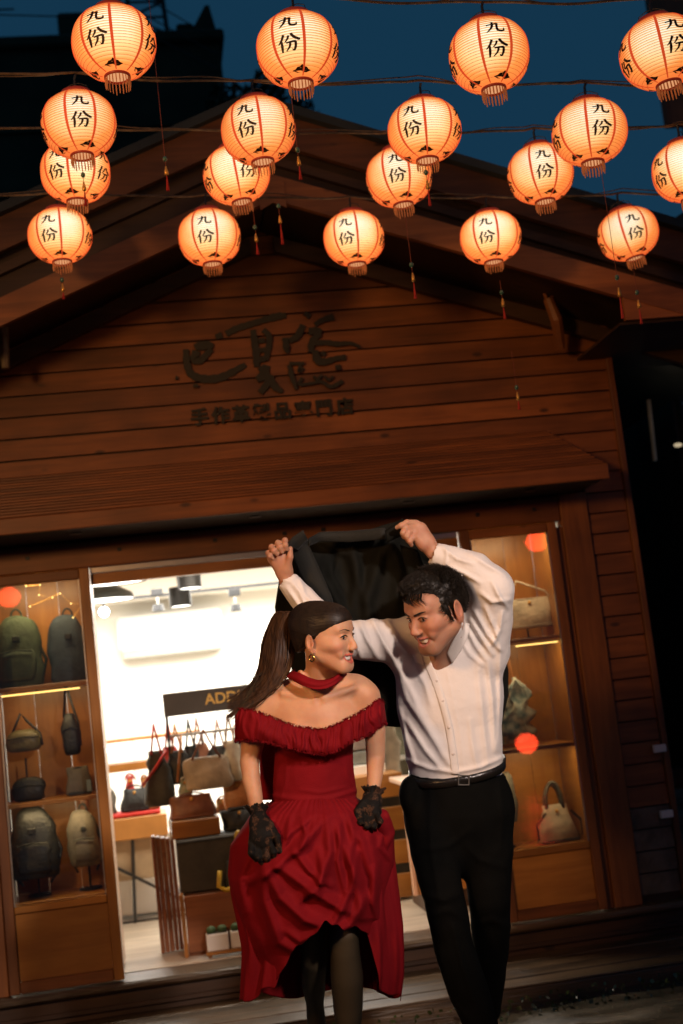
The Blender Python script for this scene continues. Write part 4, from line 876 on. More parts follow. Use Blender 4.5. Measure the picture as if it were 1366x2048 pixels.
# ---- ceiling fittings
M['lampw'] = emis('lamp_face', (1, .95, .85), 7); M['shadeb'] = mat('lamp_shade_grey', (.06, .06, .05), .5)
def dome(label, px, py, Y, r, h):
    c = at(px, py, Y); g = thing('dome_pendant', label, 'lamp', c, 'dome lamps by the door'); MB().lathe([(r, 0), (r*.93, h*.4), (r*.55, h*.85), (.03, h), (0, h)], c, 32).build('lamp_shade', M['shadeb'], g, smooth=True)
    MB().lathe([(0, .006), (r*.93, .006)], c, 32).build('diffuser', M['lampw'], g); MB().tube([(c[0], c[1], c[2]+h), (c[0], c[1], 2.46)], .006, 6).build('cord', M['black'], g); return g
dome('upper flat dome lamp just under the door head on the left', 225, 1166, 8.2, .215, .05); dome('lower dome lamp with dark shade beside the left window', 208, 1202, 8.7, .205, .10)
for (px, py, Y, r, h, lab) in ((381, 1177, 8.4, .075, .12, 'nearer black cylinder ceiling spotlight'), (362, 1213, 8.8, .075, .13, 'farther black cylinder ceiling spotlight')):
    c = at(px, py, Y); g = thing('cylinder_spotlight', lab, 'lamp', c, 'cylinder spotlights'); MB().lathe([(r, 0), (r, h), (0, h)], c, 28).build('housing', M['black'], g, smooth=False); MB().lathe([(0, .004), (r*.94, .004)], c, 28).build('lens', M['lampw'], g); MB().tube([(c[0], c[1], c[2]+h), (c[0], c[1], 2.46)], .012, 6).build('stem', M['black'], g)
tk = thing('lighting_track', 'thin black lighting track across the white ceiling', 'track', (.3, 10, 2.33)); MB().box(-.75, 1.3, 9.985, 10.015, 2.33, 2.352).build('rail', M['black'], tk)
for x in (-.6, .35, 1.2): MB().tube([(x, 10, 2.352), (x, 10, 2.46)], .006, 6).build('hanger', M['black'], tk)
for (px, lab) in ((315, 'left small track spotlight'), (470, 'right small track spotlight')):
    c = at(px, 1200, 10.0); g = thing('track_spotlight', lab+' on the black rail', 'lamp', c, 'track spotlights'); MB().box(c[0]-.045, c[0]+.045, 9.97, 10.03, c[2]+.03, c[2]+.085, .004).build('adapter', M['black'], g); MB().tube([(c[0], 10, c[2]+.03), (c[0], 10, c[2]-.03)], .008, 6).build('stem', M['steel'], g); MB().lathe([(.045, -.085), (.038, -.035), (0, -.03)], c, 16).build('head', M['black'], g)
c = at(208, 1224, 9.6); g = thing('bare_bulb', 'glaring round bulb beside the door frame', 'lamp', c); MB().ball(c, .035, 14, 8).build('bulb', emis('glare_bulb', (1, .97, .9), 40), g, smooth=True); MB().tube([(c[0], c[1], c[2]+.03), (c[0], c[1], 2.46)], .008, 6).build('stem', M['black'], g)
ac = thing('air_conditioner', 'long white wall-mounted air conditioner on the back wall', 'air conditioner', (.13, 11.9, 2.1)); M['acw'] = mat('ac_white', (.78, .76, .72), .4)
MB().box(-.345, .60, 11.78, 11.995, 2.02, 2.33, .03).build('casing', M['acw'], ac, smooth=False); MB().box(-.32, .57, 11.80, 11.99, 1.95, 2.017, .01).build('air_outlet', mat('ac_grey', (.32, .31, .27), .6), ac); MB().box(-.33, .585, 11.775, 11.779, 2.055, 2.062).build('seam', mat('ac_seam', (.3, .3, .28), .6), ac)
ws = thing('wire_sculpture', 'thin metal T-shaped stand against the white wall', 'stand', at(260, 1500, 10.5)); q = at(262, 1450, 10.5); MB().tube([(q[0]-.13, 10.5, q[2]-.01), (q[0]+.13, 10.5, q[2]+.01)], .006, 6).build('bar', M['steel'], ws); MB().tube([(q[0], 10.5, q[2]), (q[0], 10.5, q[2]-.5)], .005, 6).build('rod', M['steel'], ws)
# ---- white storage boxes under the far table, cacti
wb = thing('storage_box', 'white storage box on the floor below the far table', 'box', (-.25, 8.9, .18)); MB().box(-.60, .05, 8.75, 9.1, .20, .66, .01).build('box_body', M['white'], wb); MB().box(-.61, .06, 8.74, 9.11, .662, .69, .006).build('lid', M['white'], wb)
M['cactus'] = mat('cactus_green', (.07, .14, .06), .6, bump=.5, bscale=90)
tr = thing('plant_tray', 'thin wooden tray under the small cacti', 'tray', (.25, 7.12, .18)); MB().box(.10, .375, 7.06, 7.165, .195, .211, .003).build('tray', M['orwood'], tr)
for s_ in (0.12, .35): MB().box(s_-.01, s_+.01, 7.09, 7.14, .18, .1945).build('tray_foot', M['orwood'], tr)
for i, (x, kk, lab) in enumerate(((.165, 0, 'left white square pot with two round cacti'), (.292, 1, 'right white square pot with a round and a tall cactus'))):
    g = thing('cactus_pot', lab, 'potted plant', (x, 7.11, .212)); MB().box(x-.058, x+.058, 7.07, 7.15, .2125, .300, .005).build('pot', M['white'], g); MB().box(x-.052, x+.052, 7.075, 7.145, .301, .304).build('soil', M['dkbld'], g)
    for j, dx in enumerate((-.028, .028)):
        tall = (kk and j); c = (x+dx, 7.11, .305+(.03 if tall else .012)); mb = MB(); rows = []
        for a in range(9):
            ph = math.pi*a/8; rr = []
            for b in range(24):
                th = 2*math.pi*b/24; R_ = (.018 if tall else .024)*(1+.10*math.cos(th*8)); rr.append((c[0]+R_*math.sin(ph)*math.cos(th), c[1]+R_*math.sin(ph)*math.sin(th), c[2]+(.048 if tall else .02)*math.cos(ph)))
            rows.append(rr)
        mb.grid(rows, closed_u=True); mb.build('cactus', M['cactus'], g, smooth=True)
# ---- right side of the room between the couple: clothes rail, grey tins, wooden cabinet
cb = thing('wooden_cabinet', 'tall-sided orange wood cabinet seen between the couple', 'cabinet', (1.42, 7.5, .18))
MB().box(1.295, 1.318, 7.46, 7.49, .285, .895, .003).build('edge_strip', mat('pinkish_edge', (.75, .45, .28), .5), cb)  # strip in a paler, pinkish tone than the side board
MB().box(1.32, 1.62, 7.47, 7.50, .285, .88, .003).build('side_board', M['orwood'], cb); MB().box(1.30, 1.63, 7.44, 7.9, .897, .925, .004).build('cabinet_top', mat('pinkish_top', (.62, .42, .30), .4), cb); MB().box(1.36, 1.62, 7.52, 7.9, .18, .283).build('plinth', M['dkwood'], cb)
cr = thing('crate_stack', 'stacked orange wood drawers behind the woman', 'drawers', (1.2, 7.9, .18))
for i in range(4): 
    b_ = MB().box(1.10, 1.40, 8.0, 8.4, .2+i*.20, .2+i*.20+.14, .003).build('drawer', M['orwood'], cr); MB().box(1.10, 1.40, 8.01, 8.4, .341+i*.20, .398+i*.20).build('shadow_gap', BK, cr) if i < 3 else None
cl = thing('clothes_rail', 'rail of pale and dark hanging straps behind the couple', 'rail', (1.3, 8.7, 1.6)); MB().tube([(.8, 8.7, 1.60), (2.2, 8.7, 1.60)], .01, 8).build('rail', M['steel'], cl)
for x in (.82, 2.18): MB().tube([(x, 8.7, .18), (x, 8.7, 1.6)], .012, 8).build('post', M['black'], cl)
cols = [CR, GY, leather('sage', (.16, .16, .11), .7), BK, BG, leather('moss2', (.08, .09, .06), .7)]
for i in range(16):
    x = .88+i*.085; g = thing('hanging_bag', 'long %s bag, %s from the left on the rear rail' % (('pale', 'grey', 'sage', 'black', 'beige', 'mossy')[i % 6], ('first','second','third','fourth','fifth','sixth','seventh','eighth','ninth','tenth','eleventh','twelfth','thirteenth','fourteenth','fifteenth','sixteenth')[i]), 'bag', (x, 8.7, 1.2), 'bags on the rear rail')
    mb = MB(); hh = .28+.12*((i*7) % 4)/3; soft_body(mb, (x, 8.7, 1.55-hh), up([(0, .030, .05, 0, 0), (.03, .036, .09, 0, 0), (hh*.6, .032, .08, 0, 0), (hh*.93, .015, .03, 0, 0)]), seed=i, wr=.01, n=14); mb.build('body', cols[i % 6], g, smooth=True); MB().tube([(x, 8.7, 1.55-.03), (x, 8.7, 1.60)], .004, 5).build('hook', M['steel'], g)
g = thing('grey_tins', 'stack of grey display boxes behind the woman', 'boxes', (1.15, 8.3, .9))
for i in range(4): MB().box(1.0, 1.32, 8.25, 8.5, 1.0+i*.09, 1.08+i*.09, .006).build('box', leather('tin%d' % i, (.18+.05*(i % 2), .19, .17), .4), g)
MB().box(.98, 1.34, 8.22, 8.52, .82, .995, .004).build('white_base', M['white'], g)

# ---- more stock: wall pegs with bags on the back wall side, bags on the low shelves
for i, (px, pyt, pyb, Y, wpx, m, m2, lab) in enumerate((
    (500, 1490, 1560, 7.6, 34, GY, BK, 'grey bag half hidden behind her ruffle on the rack'),
    (478, 1500, 1548, 7.7, 30, TN, BR, 'tan bag deepest on the rack beside her arm'),
    (402, 1486, 1540, 7.68, 26, BR, BR, 'brown slim bag behind the beige tote on the rack'),
    (345, 1492, 1560, 7.62, 24, RD, RD, 'dark red slim bag behind the black one on the rack'),
    (725, 1440, 1540, 8.9, 26, BG, BG, 'beige long bag hanging just right of her shoulder'),
    (745, 1450, 1560, 9.0, 30, BK, BK2, 'black long bag hanging right of her arm'),
    (770, 1440, 1545, 9.1, 26, GY, BK, 'grey long bag hanging between her arm and the man'),
    (790, 1445, 1560, 9.0, 24, CR, CR, 'cream long bag hanging against the white shirt edge'))):
    hanging(lab, px, pyt, pyb, Y, wpx, m, m2, seed=60+i, top=.8)
bk = thing('shelf_backing', 'olive grey wall panel behind the rear rail of bags', 'panel', (1.5, 9.6, .18)); MB().box(.95, 2.4, 9.6, 9.63, .18, 2.0).build('board', mat('sage_panel', (.20, .19, .13), .6, var=.3), bk)
for i in range(4): MB().box(.95, 2.4, 9.35, 9.598, .55+i*.38, .57+i*.38).build('shelf', M['white'], bk)
for i in range(14):
    x = 1.0+(i % 7)*.19; z = .572+(i//7)*.38*2
    handbag('%s bag %s on the %s sage shelf' % (('black', 'tan', 'cream', 'grey', 'brown', 'red', 'beige')[i % 7], ('first', 'second', 'third', 'fourth', 'fifth', 'sixth', 'seventh')[i % 7], ('lower', 'upper')[i//7]), (x, 9.47, z), .13, .12, .08, (BK, TN, CR, GY, BR, RD, BG)[i % 7], BK, .3, .5, .85, 80+i, group='bags on the sage shelves')
# ================================================================ SCULPTING: signed distance fields -> one continuous surface
class Field:
    def __init__(s, lo, hi, h):
        s.lo = np.array(lo, float); s.h = h; s.n = [int(math.ceil((hi[i]-lo[i])/h))+1 for i in range(3)]
        s.ax = [s.lo[i]+h*np.arange(s.n[i]) for i in range(3)]; s.f = np.full(s.n, .12, np.float32)
    def _reg(s, lo, hi, m):
        sl = []
        for i in range(3):
            a = max(0, int((lo[i]-m-s.lo[i])/s.h)); b = min(s.n[i], int((hi[i]+m-s.lo[i])/s.h)+2)
            if b <= a: return None, None
            sl.append(slice(a, b))
        X = np.meshgrid(*[s.ax[i][sl[i]] for i in range(3)], indexing='ij', sparse=True)
        return tuple(sl), X
    def _put(s, sl, d, k, op):
        a = s.f[sl]; d = d.astype(np.float32)
        if op == 'u':
            if k > 0: hh = np.maximum(k-np.abs(a-d), 0)/k; r = np.minimum(a, d)-hh*hh*k*.25
            else: r = np.minimum(a, d)
        else:
            d = -d
            if k > 0: hh = np.maximum(k-np.abs(a-d), 0)/k; r = np.maximum(a, d)+hh*hh*k*.25
            else: r = np.maximum(a, d)
        s.f[sl] = r
    def rc(s, a, b, r1, r2=None, k=.02, op='u', sq=None):
        """round cone a->b; sq=(dir, factor): thickness along dir scaled by factor"""
        r2 = r1 if r2 is None else r2; a = np.array(a, float); b = np.array(b, float); R_ = max(r1, r2); m = R_+k+.03
        sl, X = s._reg(np.minimum(a, b), np.maximum(a, b), m)
        if sl is None: return s
        q = [X[i]-a[i] for i in range(3)]; ba = b-a
        if sq:
            v = nz(sq[0]); g = 1/sq[1]-1; dt = sum(q[i]*v[i] for i in range(3)); q = [q[i]+v[i]*dt*g for i in range(3)]; ba = ba+v*ba.dot(v)*g
        L2 = max(ba.dot(ba), 1e-9); t = np.clip(sum(q[i]*ba[i] for i in range(3))/L2, 0, 1)
        d = np.sqrt(sum((q[i]-t*ba[i])**2 for i in range(3)))-(r1+(r2-r1)*t)
        if sq: d = d*(.5+.5*sq[1])
        s._put(sl, d, k, op); return s
    def el(s, c, r, B=None, k=.02, op='u'):
        """ellipsoid; B rows = its axes"""
        B = np.eye(3) if B is None else np.array(B); c = np.array(c, float); r = np.array(r, float); m = max(r)+k+.03
        sl, X = s._reg(c, c, m)
        if sl is None: return s
        q = [X[i]-c[i] for i in range(3)]; l = [sum(q[j]*B[i][j] for j in range(3)) for i in range(3)]
        k0 = np.sqrt(sum((l[i]/r[i])**2 for i in range(3))); k1 = np.sqrt(sum((l[i]/r[i]**2)**2 for i in range(3)))
        s._put(sl, k0*(k0-1)/np.maximum(k1, 1e-6), k, op); return s
    def chain(s, pts, k=.02, sq=None):
        P_ = np.array([p[0] for p in pts]); R_ = max(p[1] for p in pts); sl, X = s._reg(P_.min(0), P_.max(0), R_+k+.03)
        if sl is None: return s
        D_ = None
        for (a, ra), (b, rb) in zip(pts[:-1], pts[1:]):
            a = np.array(a, float); ba = np.array(b, float)-a; q = [X[i]-a[i] for i in range(3)]
            t = np.clip(sum(q[i]*ba[i] for i in range(3))/max(ba.dot(ba), 1e-9), 0, 1); t2 = t*t*(3-2*t)*.5+t*.5
            d = np.sqrt(sum((q[i]-t*ba[i])**2 for i in range(3)))-(ra+(rb-ra)*t2); D_ = d if D_ is None else np.minimum(D_, d)
        s._put(sl, D_, k, 'u'); return s
    def disp(s, fn, band=.03):
        idx = np.nonzero(np.abs(s.f) < band); p = np.stack([s.ax[i][idx[i]] for i in range(3)], 1); s.f[idx] += fn(p).astype(np.float32); return s
    def cut(s, p, n):
        """remove everything on the side n points to"""
        n = nz(n); X = np.meshgrid(*s.ax, indexing='ij', sparse=True); d = sum((X[i]-p[i])*n[i] for i in range(3)); s.f = np.maximum(s.f, d.astype(np.float32)); return s
    def mesh(s):
        f = s.f; sg = (f < 0); c = np.zeros([n-1 for n in s.n], np.int8)
        for dx in (0, 1):
            for dy in (0, 1):
                for dz in (0, 1): c += sg[dx:s.n[0]-1+dx, dy:s.n[1]-1+dy, dz:s.n[2]-1+dz]
        I, J, K = np.nonzero((c > 0) & (c < 8)); N = len(I); ids = np.full(c.shape, -1, np.int32); ids[I, J, K] = np.arange(N)
        acc = np.zeros((N, 3)); cnt = np.zeros(N)
        cor = [(x, y, z) for x in (0, 1) for y in (0, 1) for z in (0, 1)]
        for ai in range(8):
            for bi in range(ai+1, 8):
                a, b = cor[ai], cor[bi]
                if sum(abs(a[i]-b[i]) for i in range(3)) != 1: continue
                fa = f[I+a[0], J+a[1], K+a[2]]; fb = f[I+b[0], J+b[1], K+b[2]]; m = (fa < 0) != (fb < 0)
                t = np.where(m, fa/np.where(m, fa-fb, 1), 0)
                for i in range(3): acc[:, i] += np.where(m, a[i]+t*(b[i]-a[i]), 0)
                cnt += m
        V = acc/cnt[:, None]+np.stack([I, J, K], 1); V = s.lo+V*s.h
        Fq = []
        for ax in range(3):
            o = [i for i in range(3) if i != ax]
            sh = [slice(None)]*3; sh2 = [slice(None)]*3; sh[ax] = slice(0, s.n[ax]-1); sh2[ax] = slice(1, s.n[ax])
            A = sg[tuple(sh)]; Bq = sg[tuple(sh2)]; e = np.nonzero(A != Bq); e = np.stack(e, 1)
            ok = np.all([(e[:, j] > 0) & (e[:, j] < s.n[j]-1) for j in o], axis=0); e = e[ok]
            fl = A[e[:, 0], e[:, 1], e[:, 2]]
            q = []
            for (u, v) in ((0, 0), (1, 0), (1, 1), (0, 1)):
                p = e.copy(); p[:, o[0]] -= u; p[:, o[1]] -= v; q.append(ids[p[:, 0], p[:, 1], p[:, 2]])
            q = np.stack(q, 1); flip = fl if ax != 1 else ~fl
            q[~flip] = q[~flip][:, ::-1]; Fq.append(q)
        Fq = np.concatenate(Fq); Fq = Fq[(Fq >= 0).all(1)]
        return V, Fq
def relax(V, Fq, it=2, lam=.5):
    N = len(V); e = np.concatenate([Fq[:, [0, 1]], Fq[:, [1, 2]], Fq[:, [2, 3]], Fq[:, [3, 0]]]); e = np.concatenate([e, e[:, ::-1]])
    for _ in range(it):
        sm = np.zeros_like(V); c = np.bincount(e[:, 0], minlength=N)
        for i in range(3): sm[:, i] = np.bincount(e[:, 0], weights=V[e[:, 1], i], minlength=N)
        V = V+lam*(sm/np.maximum(c, 1)[:, None]-V)
    return V
def sdf_obj(name, parts, m, parent, matfn=None, it=1):
    """parts: list of (V,F); one mesh object"""
    Vs, Fs, n = [], [], 0
    for V, Fq in parts:
        V = relax(V, Fq, it) if it else V; Vs.append(V); Fs.append(Fq+n); n += len(V)
    V = np.concatenate(Vs); Fq = np.concatenate(Fs); base = np.array(parent_world(parent)) if parent else np.zeros(3)
    me = bpy.data.meshes.new(name); me.vertices.add(len(V)); me.vertices.foreach_set('co', (V-base).astype(np.float32).ravel())
    me.loops.add(len(Fq)*4); me.loops.foreach_set('vertex_index', Fq.ravel().astype(np.int32)); me.polygons.add(len(Fq))
    me.polygons.foreach_set('loop_start', np.arange(0, len(Fq)*4, 4, dtype=np.int32)); me.polygons.foreach_set('loop_total', np.full(len(Fq), 4, np.int32))
    me.polygons.foreach_set('use_smooth', np.ones(len(Fq), bool))
    for x in (m if isinstance(m, list) else [m]): me.materials.append(x)
    if matfn is not None: me.polygons.foreach_set('material_index', matfn(V[Fq].mean(1)).astype(np.int32))
    me.update(calc_edges=True); me.validate()
    o = bpy.data.objects.new(name, me); COL.objects.link(o)
    if parent: o.parent = parent
    return o
def unpix(Pn):
    """photo coordinates of world points (to lay folds out on the cloth)"""
    c = (Pn-CAM) @ RW; return CX+F*c[:, 0]/c[:, 2], CY+F*c[:, 1]/c[:, 2], c[:, 2]
def ridge_field(Pn, ridges, front=None):
    """ridges: list of (polyline px, width px, height m): smooth raised folds"""
    x, y, z = unpix(Pn); out = np.zeros(len(Pn))
    for pl, wd, amp in ridges:
        best = np.full(len(Pn), 1e9); tt = np.zeros(len(Pn)); n = len(pl)-1
        for i in range(n):
            a = np.array(pl[i], float); b = np.array(pl[i+1], float); ba = b-a; L2 = ba.dot(ba)+1e-9
            t = np.clip(((x-a[0])*ba[0]+(y-a[1])*ba[1])/L2, 0, 1); d = np.hypot(x-a[0]-t*ba[0], y-a[1]-t*ba[1])
            m = d < best; best = np.where(m, d, best); tt = np.where(m, (i+t)/n, tt)
        out += amp*np.exp(-(best/wd)**2)*np.sin(np.pi*np.clip(tt*.86+.07, 0, 1))**.5
    return out
def snoise(Pn, sc, seed=0):
    """cheap smooth vector noise"""
    r = np.random.RandomState(seed); out = np.zeros(len(Pn))
    for i in range(7):
        k = nz(r.normal(size=3))*sc*r.uniform(.6, 1.7); out += np.sin(Pn @ k+r.uniform(0, 6.28)+.9*np.sin(Pn @ (k[[1, 2, 0]]*.7)+r.uniform(0, 6)))
    return out/7
class Frame:
    """local head frame: x = person's own left when facing -y, y = back, z = up"""
    def __init__(s, C, fwd, uph, sc):
        f = fwd[0]*right_w+fwd[2]*up_w+fwd[1]*fwd_w; u = uph[0]*right_w+uph[2]*up_w+uph[1]*fwd_w
        f = nz(f); u = nz(u-f*u.dot(f)); s.Y = -f; s.Z = u; s.X = np.cross(s.Y, s.Z); s.C = np.array(C); s.s = sc; s.B = np.array([s.X, s.Y, s.Z])
    def __call__(s, x, y, z): return s.C+s.s*(x*s.X+y*s.Y+z*s.Z)
    def loc(s, Pn): return ((Pn-s.C) @ s.B.T)/s.s
def head(Fd, T, male):
    k = T.s
    def el(c, r, kk=.02, op='u', B=None): Fd.el(T(*c), np.array(r)*k, T.B if B is None else B, kk*k, op)
    def rc(a, b, r1, r2, kk=.02, op='u', sq=None): Fd.rc(T(*a), T(*b), r1*k, r2*k, kk*k, op, sq)
    el((0, .020, .030), (.073, .090, .076), .02)
    el((0, -.030, -.020), (.060, .060, .082), .03)
    el((0, -.052, .035), (.054, .040, .042), .03)                        # forehead
    j = 1.12 if male else .95
    rc((.050*j, .008, -.055), (.024*j, -.062, -.103), .020, .016, .03); rc((-.050*j, .008, -.055), (-.024*j, -.062, -.103), .020, .016, .03)
    rc((-.014, -.070, -.108), (.014, -.070, -.108), .017 if male else .014, .017 if male else .014, .022)
    el((0, -.050, -.080), (.040, .036, .034), .025)                      # muzzle
    for s_ in (-1, 1):
        el((s_*.040, -.062, -.032), (.021, .020, .020), .022)            # smiling cheeks
        el((s_*.056, -.030, -.025), (.014, .030, .018), .02)             # cheekbone
        rc((s_*.012, -.086, .016), (s_*.044, -.072, .020), .0085 if male else .006, .007, .014)   # brow
        el((s_*.031, -.092, -.002), (.016, .013, .010), .012, 's')
        # lids and eyeball bulge
        el((s_*.031, -.0755, -.003), (.0135, .0125, .0105), .006)
        rc((s_*.019, -.085, -.002), (s_*.043, -.079, -.001), .0042, .0036, .006)
        # nose wings
        el((s_*.0108, -.098, -.044), (.0076, .010, .0070), .007)
        el((s_*.007, -.106, -.0515), (.0035, .006, .003), .002, 's')
        # nasolabial fold of the smile
        rc((s_*.020, -.094, -.048), (s_*.036, -.076, -.078), .0030, .0030, .008, 's')
        # ears
        eb = np.array([nz(T.X*.95+T.Y*s_*.35), nz(T.Y*.95-T.X*s_*.35), T.Z])
        Fd.el(T(s_*.079, .020, -.018), np.array((.0065, .0190, .031))*k*(1.18 if male else 1), eb, .006*k)
        Fd.el(T(s_*.0865, .015, -.012), np.array((.0070, .0120, .0215))*k, eb, .003*k, 's')
        Fd.el(T(s_*.078, .009, -.020), np.array((.006, .005, .006))*k, eb, .004*k)
        Fd.el(T(s_*.076, .012, -.046), np.array((.006, .008, .009))*k, eb, .006*k)
    rc((0, -.084, .006), (0, -.103, -.030), .0080, .0095, .012); nf = .88 if male else .80
    el((0, -.107*(1 if male else .985), -.040), (.0115*nf, .0115*nf, .0105*nf), .010)
    # open smiling mouth
    el((0, -.092, -.0765), (.031, .024, .0118), .004, 's')
    for s_ in (-1, 1): el((s_*.024, -.086, -.0685), (.009, .016, .0045), .005, 's'); el((s_*.038, -.070, -.060), (.009, .010, .010), .012)
    U = [(-.033, -.070, -.0615), (-.026, -.0780, -.0640), (-.015, -.0875, -.0652), (-.005, -.0920, -.0640), (0, -.0922, -.0650), (.005, -.0920, -.0640), (.015, -.0875, -.0652), (.026, -.0780, -.0640), (.033, -.070, -.0615)]
    Lw = [(-.032, -.070, -.0640), (-.024, -.0775, -.0755), (-.013, -.0855, -.0880), (0, -.0880, -.0915), (.013, -.0855, -.0880), (.024, -.0775, -.0755), (.032, -.070, -.0640)]
    for q in (U, Lw):
        for a, b in zip(q[:-1], q[1:]): rc(a, b, .0027 if q is U else .0036, .0027 if q is U else .0036, .004)
def face_extras(T, parent, male, M_, bv=None):
    def srf(p, off=.0006):
        o = T.C+(p-T.C)*1.8; r = bv.ray_cast(Vector(o), Vector(T.C-o).normalized()); return np.array(r[0])+nz(p-T.C)*off if r[0] is not None else p
    def g(x, y, z): return T(x, y, z)
    mb = MB(); rows = []
    for zz in (-.0635, -.0715, -.0800):
        rows.append([g(x, -.0868+((x/.026)**2)*.0145+(0 if zz > -.076 else .003), zz+.0006*math.cos(x*900)) for x in np.linspace(-.0265, .0265, 21)])
    mb.grid(rows); mb.build('teeth', M_['teeth'], parent, smooth=True)
    mb = MB(); mb.ball(g(0, -.060, -.076), (.016*T.s,)*3, 12, 8); mb.build('mouth_interior', M_['mouth'], parent, smooth=True)
    for s_ in (-1, 1):
        c = g(s_*.031, -.0765, -.0042); e = MB().ball(c, (.0118 if male else .01165)*T.s, 16, 10).build('eyeball', M_['eyew'], parent, smooth=True)
        look = -.006 if not male else .006
        mb = MB(); mb.ball(g(s_*.031+look*.7, -.0842, -.0048), (.0052*T.s,)*3, 12, 8); mb.build('iris', M_['iris'], e, smooth=True)
        # lashes / lid line and brow
        L_ = [g(s_*.0175, -.0885, -.0030), g(s_*.024, -.0915, .0010), g(s_*.032, -.0915, .0022), g(s_*.040, -.0880, .0005), g(s_*.0475, -.0815, -.0035)]
        MB().tube([srf(np.array(p), .001) for p in L_], [r*T.s*(1 if male else 1.25) for r in (.0010, .0016, .0020, .0020, .0012)], 5).build('eyelashes', M_['lash'], parent, smooth=True)
        L_ = [g(s_*.0190, -.0870, -.0090), g(s_*.030, -.0895, -.0120), g(s_*.043, -.0830, -.0080)]
        MB().tube(L_, [.0004*T.s, .0006*T.s, .0004*T.s], 4).build('lower_lashes', M_['lash'], parent, smooth=True)
        w_ = 1.5 if male else .8
        L_ = [g(s_*.010, -.0935 if male else -.0905, .0105 if male else .0130), g(s_*.022, -.0925 if male else -.0895, .0135 if male else .0175), g(s_*.034, -.0865 if male else -.0840, .0165 if male else .0205), g(s_*.048, -.0765 if male else -.0730, .0165)]
        br = MB(); br.tube([srf(np.array(p)) for p in dens([tuple(p) for p in L_], 4)], [r*T.s*w_ for r in np.interp(np.linspace(0, 1, 13), [0, .15, .5, 1], [.0010, .0022, .0020, .0005])], 6)
        br.build('eyebrow', M_['lash'], parent, smooth=True)
def paint(o, T, male):
    """lips, cheeks and beard shade as smooth attributes on the face"""
    me = o.data; n = len(me.vertices); V = np.empty(n*3, np.float32); me.vertices.foreach_get('co', V); V = V.reshape(-1, 3)+np.array(parent_world(o)); l = T.loc(V); x, y, z = l.T
    U = [(-.033, -.070, -.0615), (-.026, -.0780, -.0640), (-.015, -.0875, -.0648), (-.005, -.0920, -.0630), (0, -.0922, -.0640), (.005, -.0920, -.0630), (.015, -.0875, -.0648), (.026, -.0780, -.0640), (.033, -.070, -.0615)]
    Lw = [(-.032, -.070, -.0640), (-.024, -.0775, -.0755), (-.013, -.0855, -.0880), (0, -.0880, -.0915), (.013, -.0855, -.0880), (.024, -.0775, -.0755), (.032, -.070, -.0640)]
    d = np.full(n, 1.)
    for q, w_ in ((U, 1.15), (Lw, .85)):
        for a, b in zip(q[:-1], q[1:]):
            a = np.array(a); b = np.array(b); ba = b-a; t = np.clip(((l-a) @ ba)/ba.dot(ba), 0, 1); d = np.minimum(d, np.linalg.norm(l-a-t[:, None]*ba, axis=1)*w_)
    lip = np.clip((.0062-d)/.0020, 0, 1); near = (np.linalg.norm(l, axis=1) < .16)
    blush = np.exp(-(((np.abs(x)-.045)/.020)**2+((z+.034)/.020)**2+((y+.06)/.035)**2))+.6*np.exp(-((x/.012)**2+((z+.040)/.012)**2+((y+.11)/.02)**2))+.6*np.exp(-(((np.abs(x)-.085)/.010)**2+((z+.02)/.03)**2))
    beard = np.clip((-.052-z)/.012, 0, 1)*np.clip((.020-y)/.02, 0, 1)*np.clip((z+.15)/.02, 0, 1)*np.clip((-.030-y+np.clip(-z-.05, 0, .06)*1.6)/.02+.5, 0, 1)*near
    for nm, v in (('lip', lip*near), ('blush', blush*near), ('beard', beard*(1 if male else 0))):
        a = me.attributes.new(nm, 'FLOAT', 'POINT'); a.data.foreach_set('value', v.astype(np.float32))
def hand_sdf(Fd, W, segs, palm, k=.006):
    """W: wrist->palm chain; palm: list of round cones; segs: list of finger chains [(p, r)...]"""
    for a, b, r1, r2, sq in palm: Fd.rc(a, b, r1, r2, .012, sq=sq)
    for ch in segs:
        for (a, ra), (b, rb) in zip(ch[:-1], ch[1:]): Fd.rc(a, b, ra, rb, k)
# ================================================================ PEOPLE
def skinmat(name, c, red):
    m = mat(name, c, .52, var=.10, vscale=18, bump=.08, bscale=190, sss=.35, col2=red, spec=.35); t = m.node_tree; b = t.nodes['Principled BSDF']; src = b.inputs['Base Color'].links[0].from_socket
    for nm, col, f in (('blush', (.62, .17, .11), .45), ('beard', (.20, .12, .085), .42), ('lip', (.52, .10, .075) if 'woman' in name else (.42, .14, .11), .9)):
        at_ = t.nodes.new('ShaderNodeAttribute'); at_.attribute_name = nm; mu = t.nodes.new('ShaderNodeMath'); mu.operation = 'MULTIPLY'; mu.inputs[1].default_value = f; t.links.new(at_.outputs['Fac'], mu.inputs[0])
        mx = t.nodes.new('ShaderNodeMix'); mx.data_type = 'RGBA'; t.links.new(mu.outputs[0], mx.inputs[0]); t.links.new(src, mx.inputs[6]); mx.inputs[7].default_value = (*col, 1); src = mx.outputs[2]
    t.links.new(src, b.inputs['Base Color']); return m
def fabric(name, c, rough=.8, bs=220, bump=.25, sheen=.3, var=.15, vs=9, spec=.3):
    return mat(name, c, rough, var=var, vscale=vs, bump=bump, bscale=bs, sheen=sheen, spec=spec)
M['skw'] = skinmat('woman_skin', (.60, .33, .19), (.56, .28, .16)); M['skm'] = skinmat('man_skin', (.50, .26, .16), (.44, .20, .12))
M['lip'] = mat('red_lipstick', (.48, .085, .06), .3, var=.1); M['lipm'] = mat('man_lips', (.38, .13, .10), .4)
M['stub'] = mat('stubble_skin', (.34, .19, .125), .5, var=.2, vscale=60)
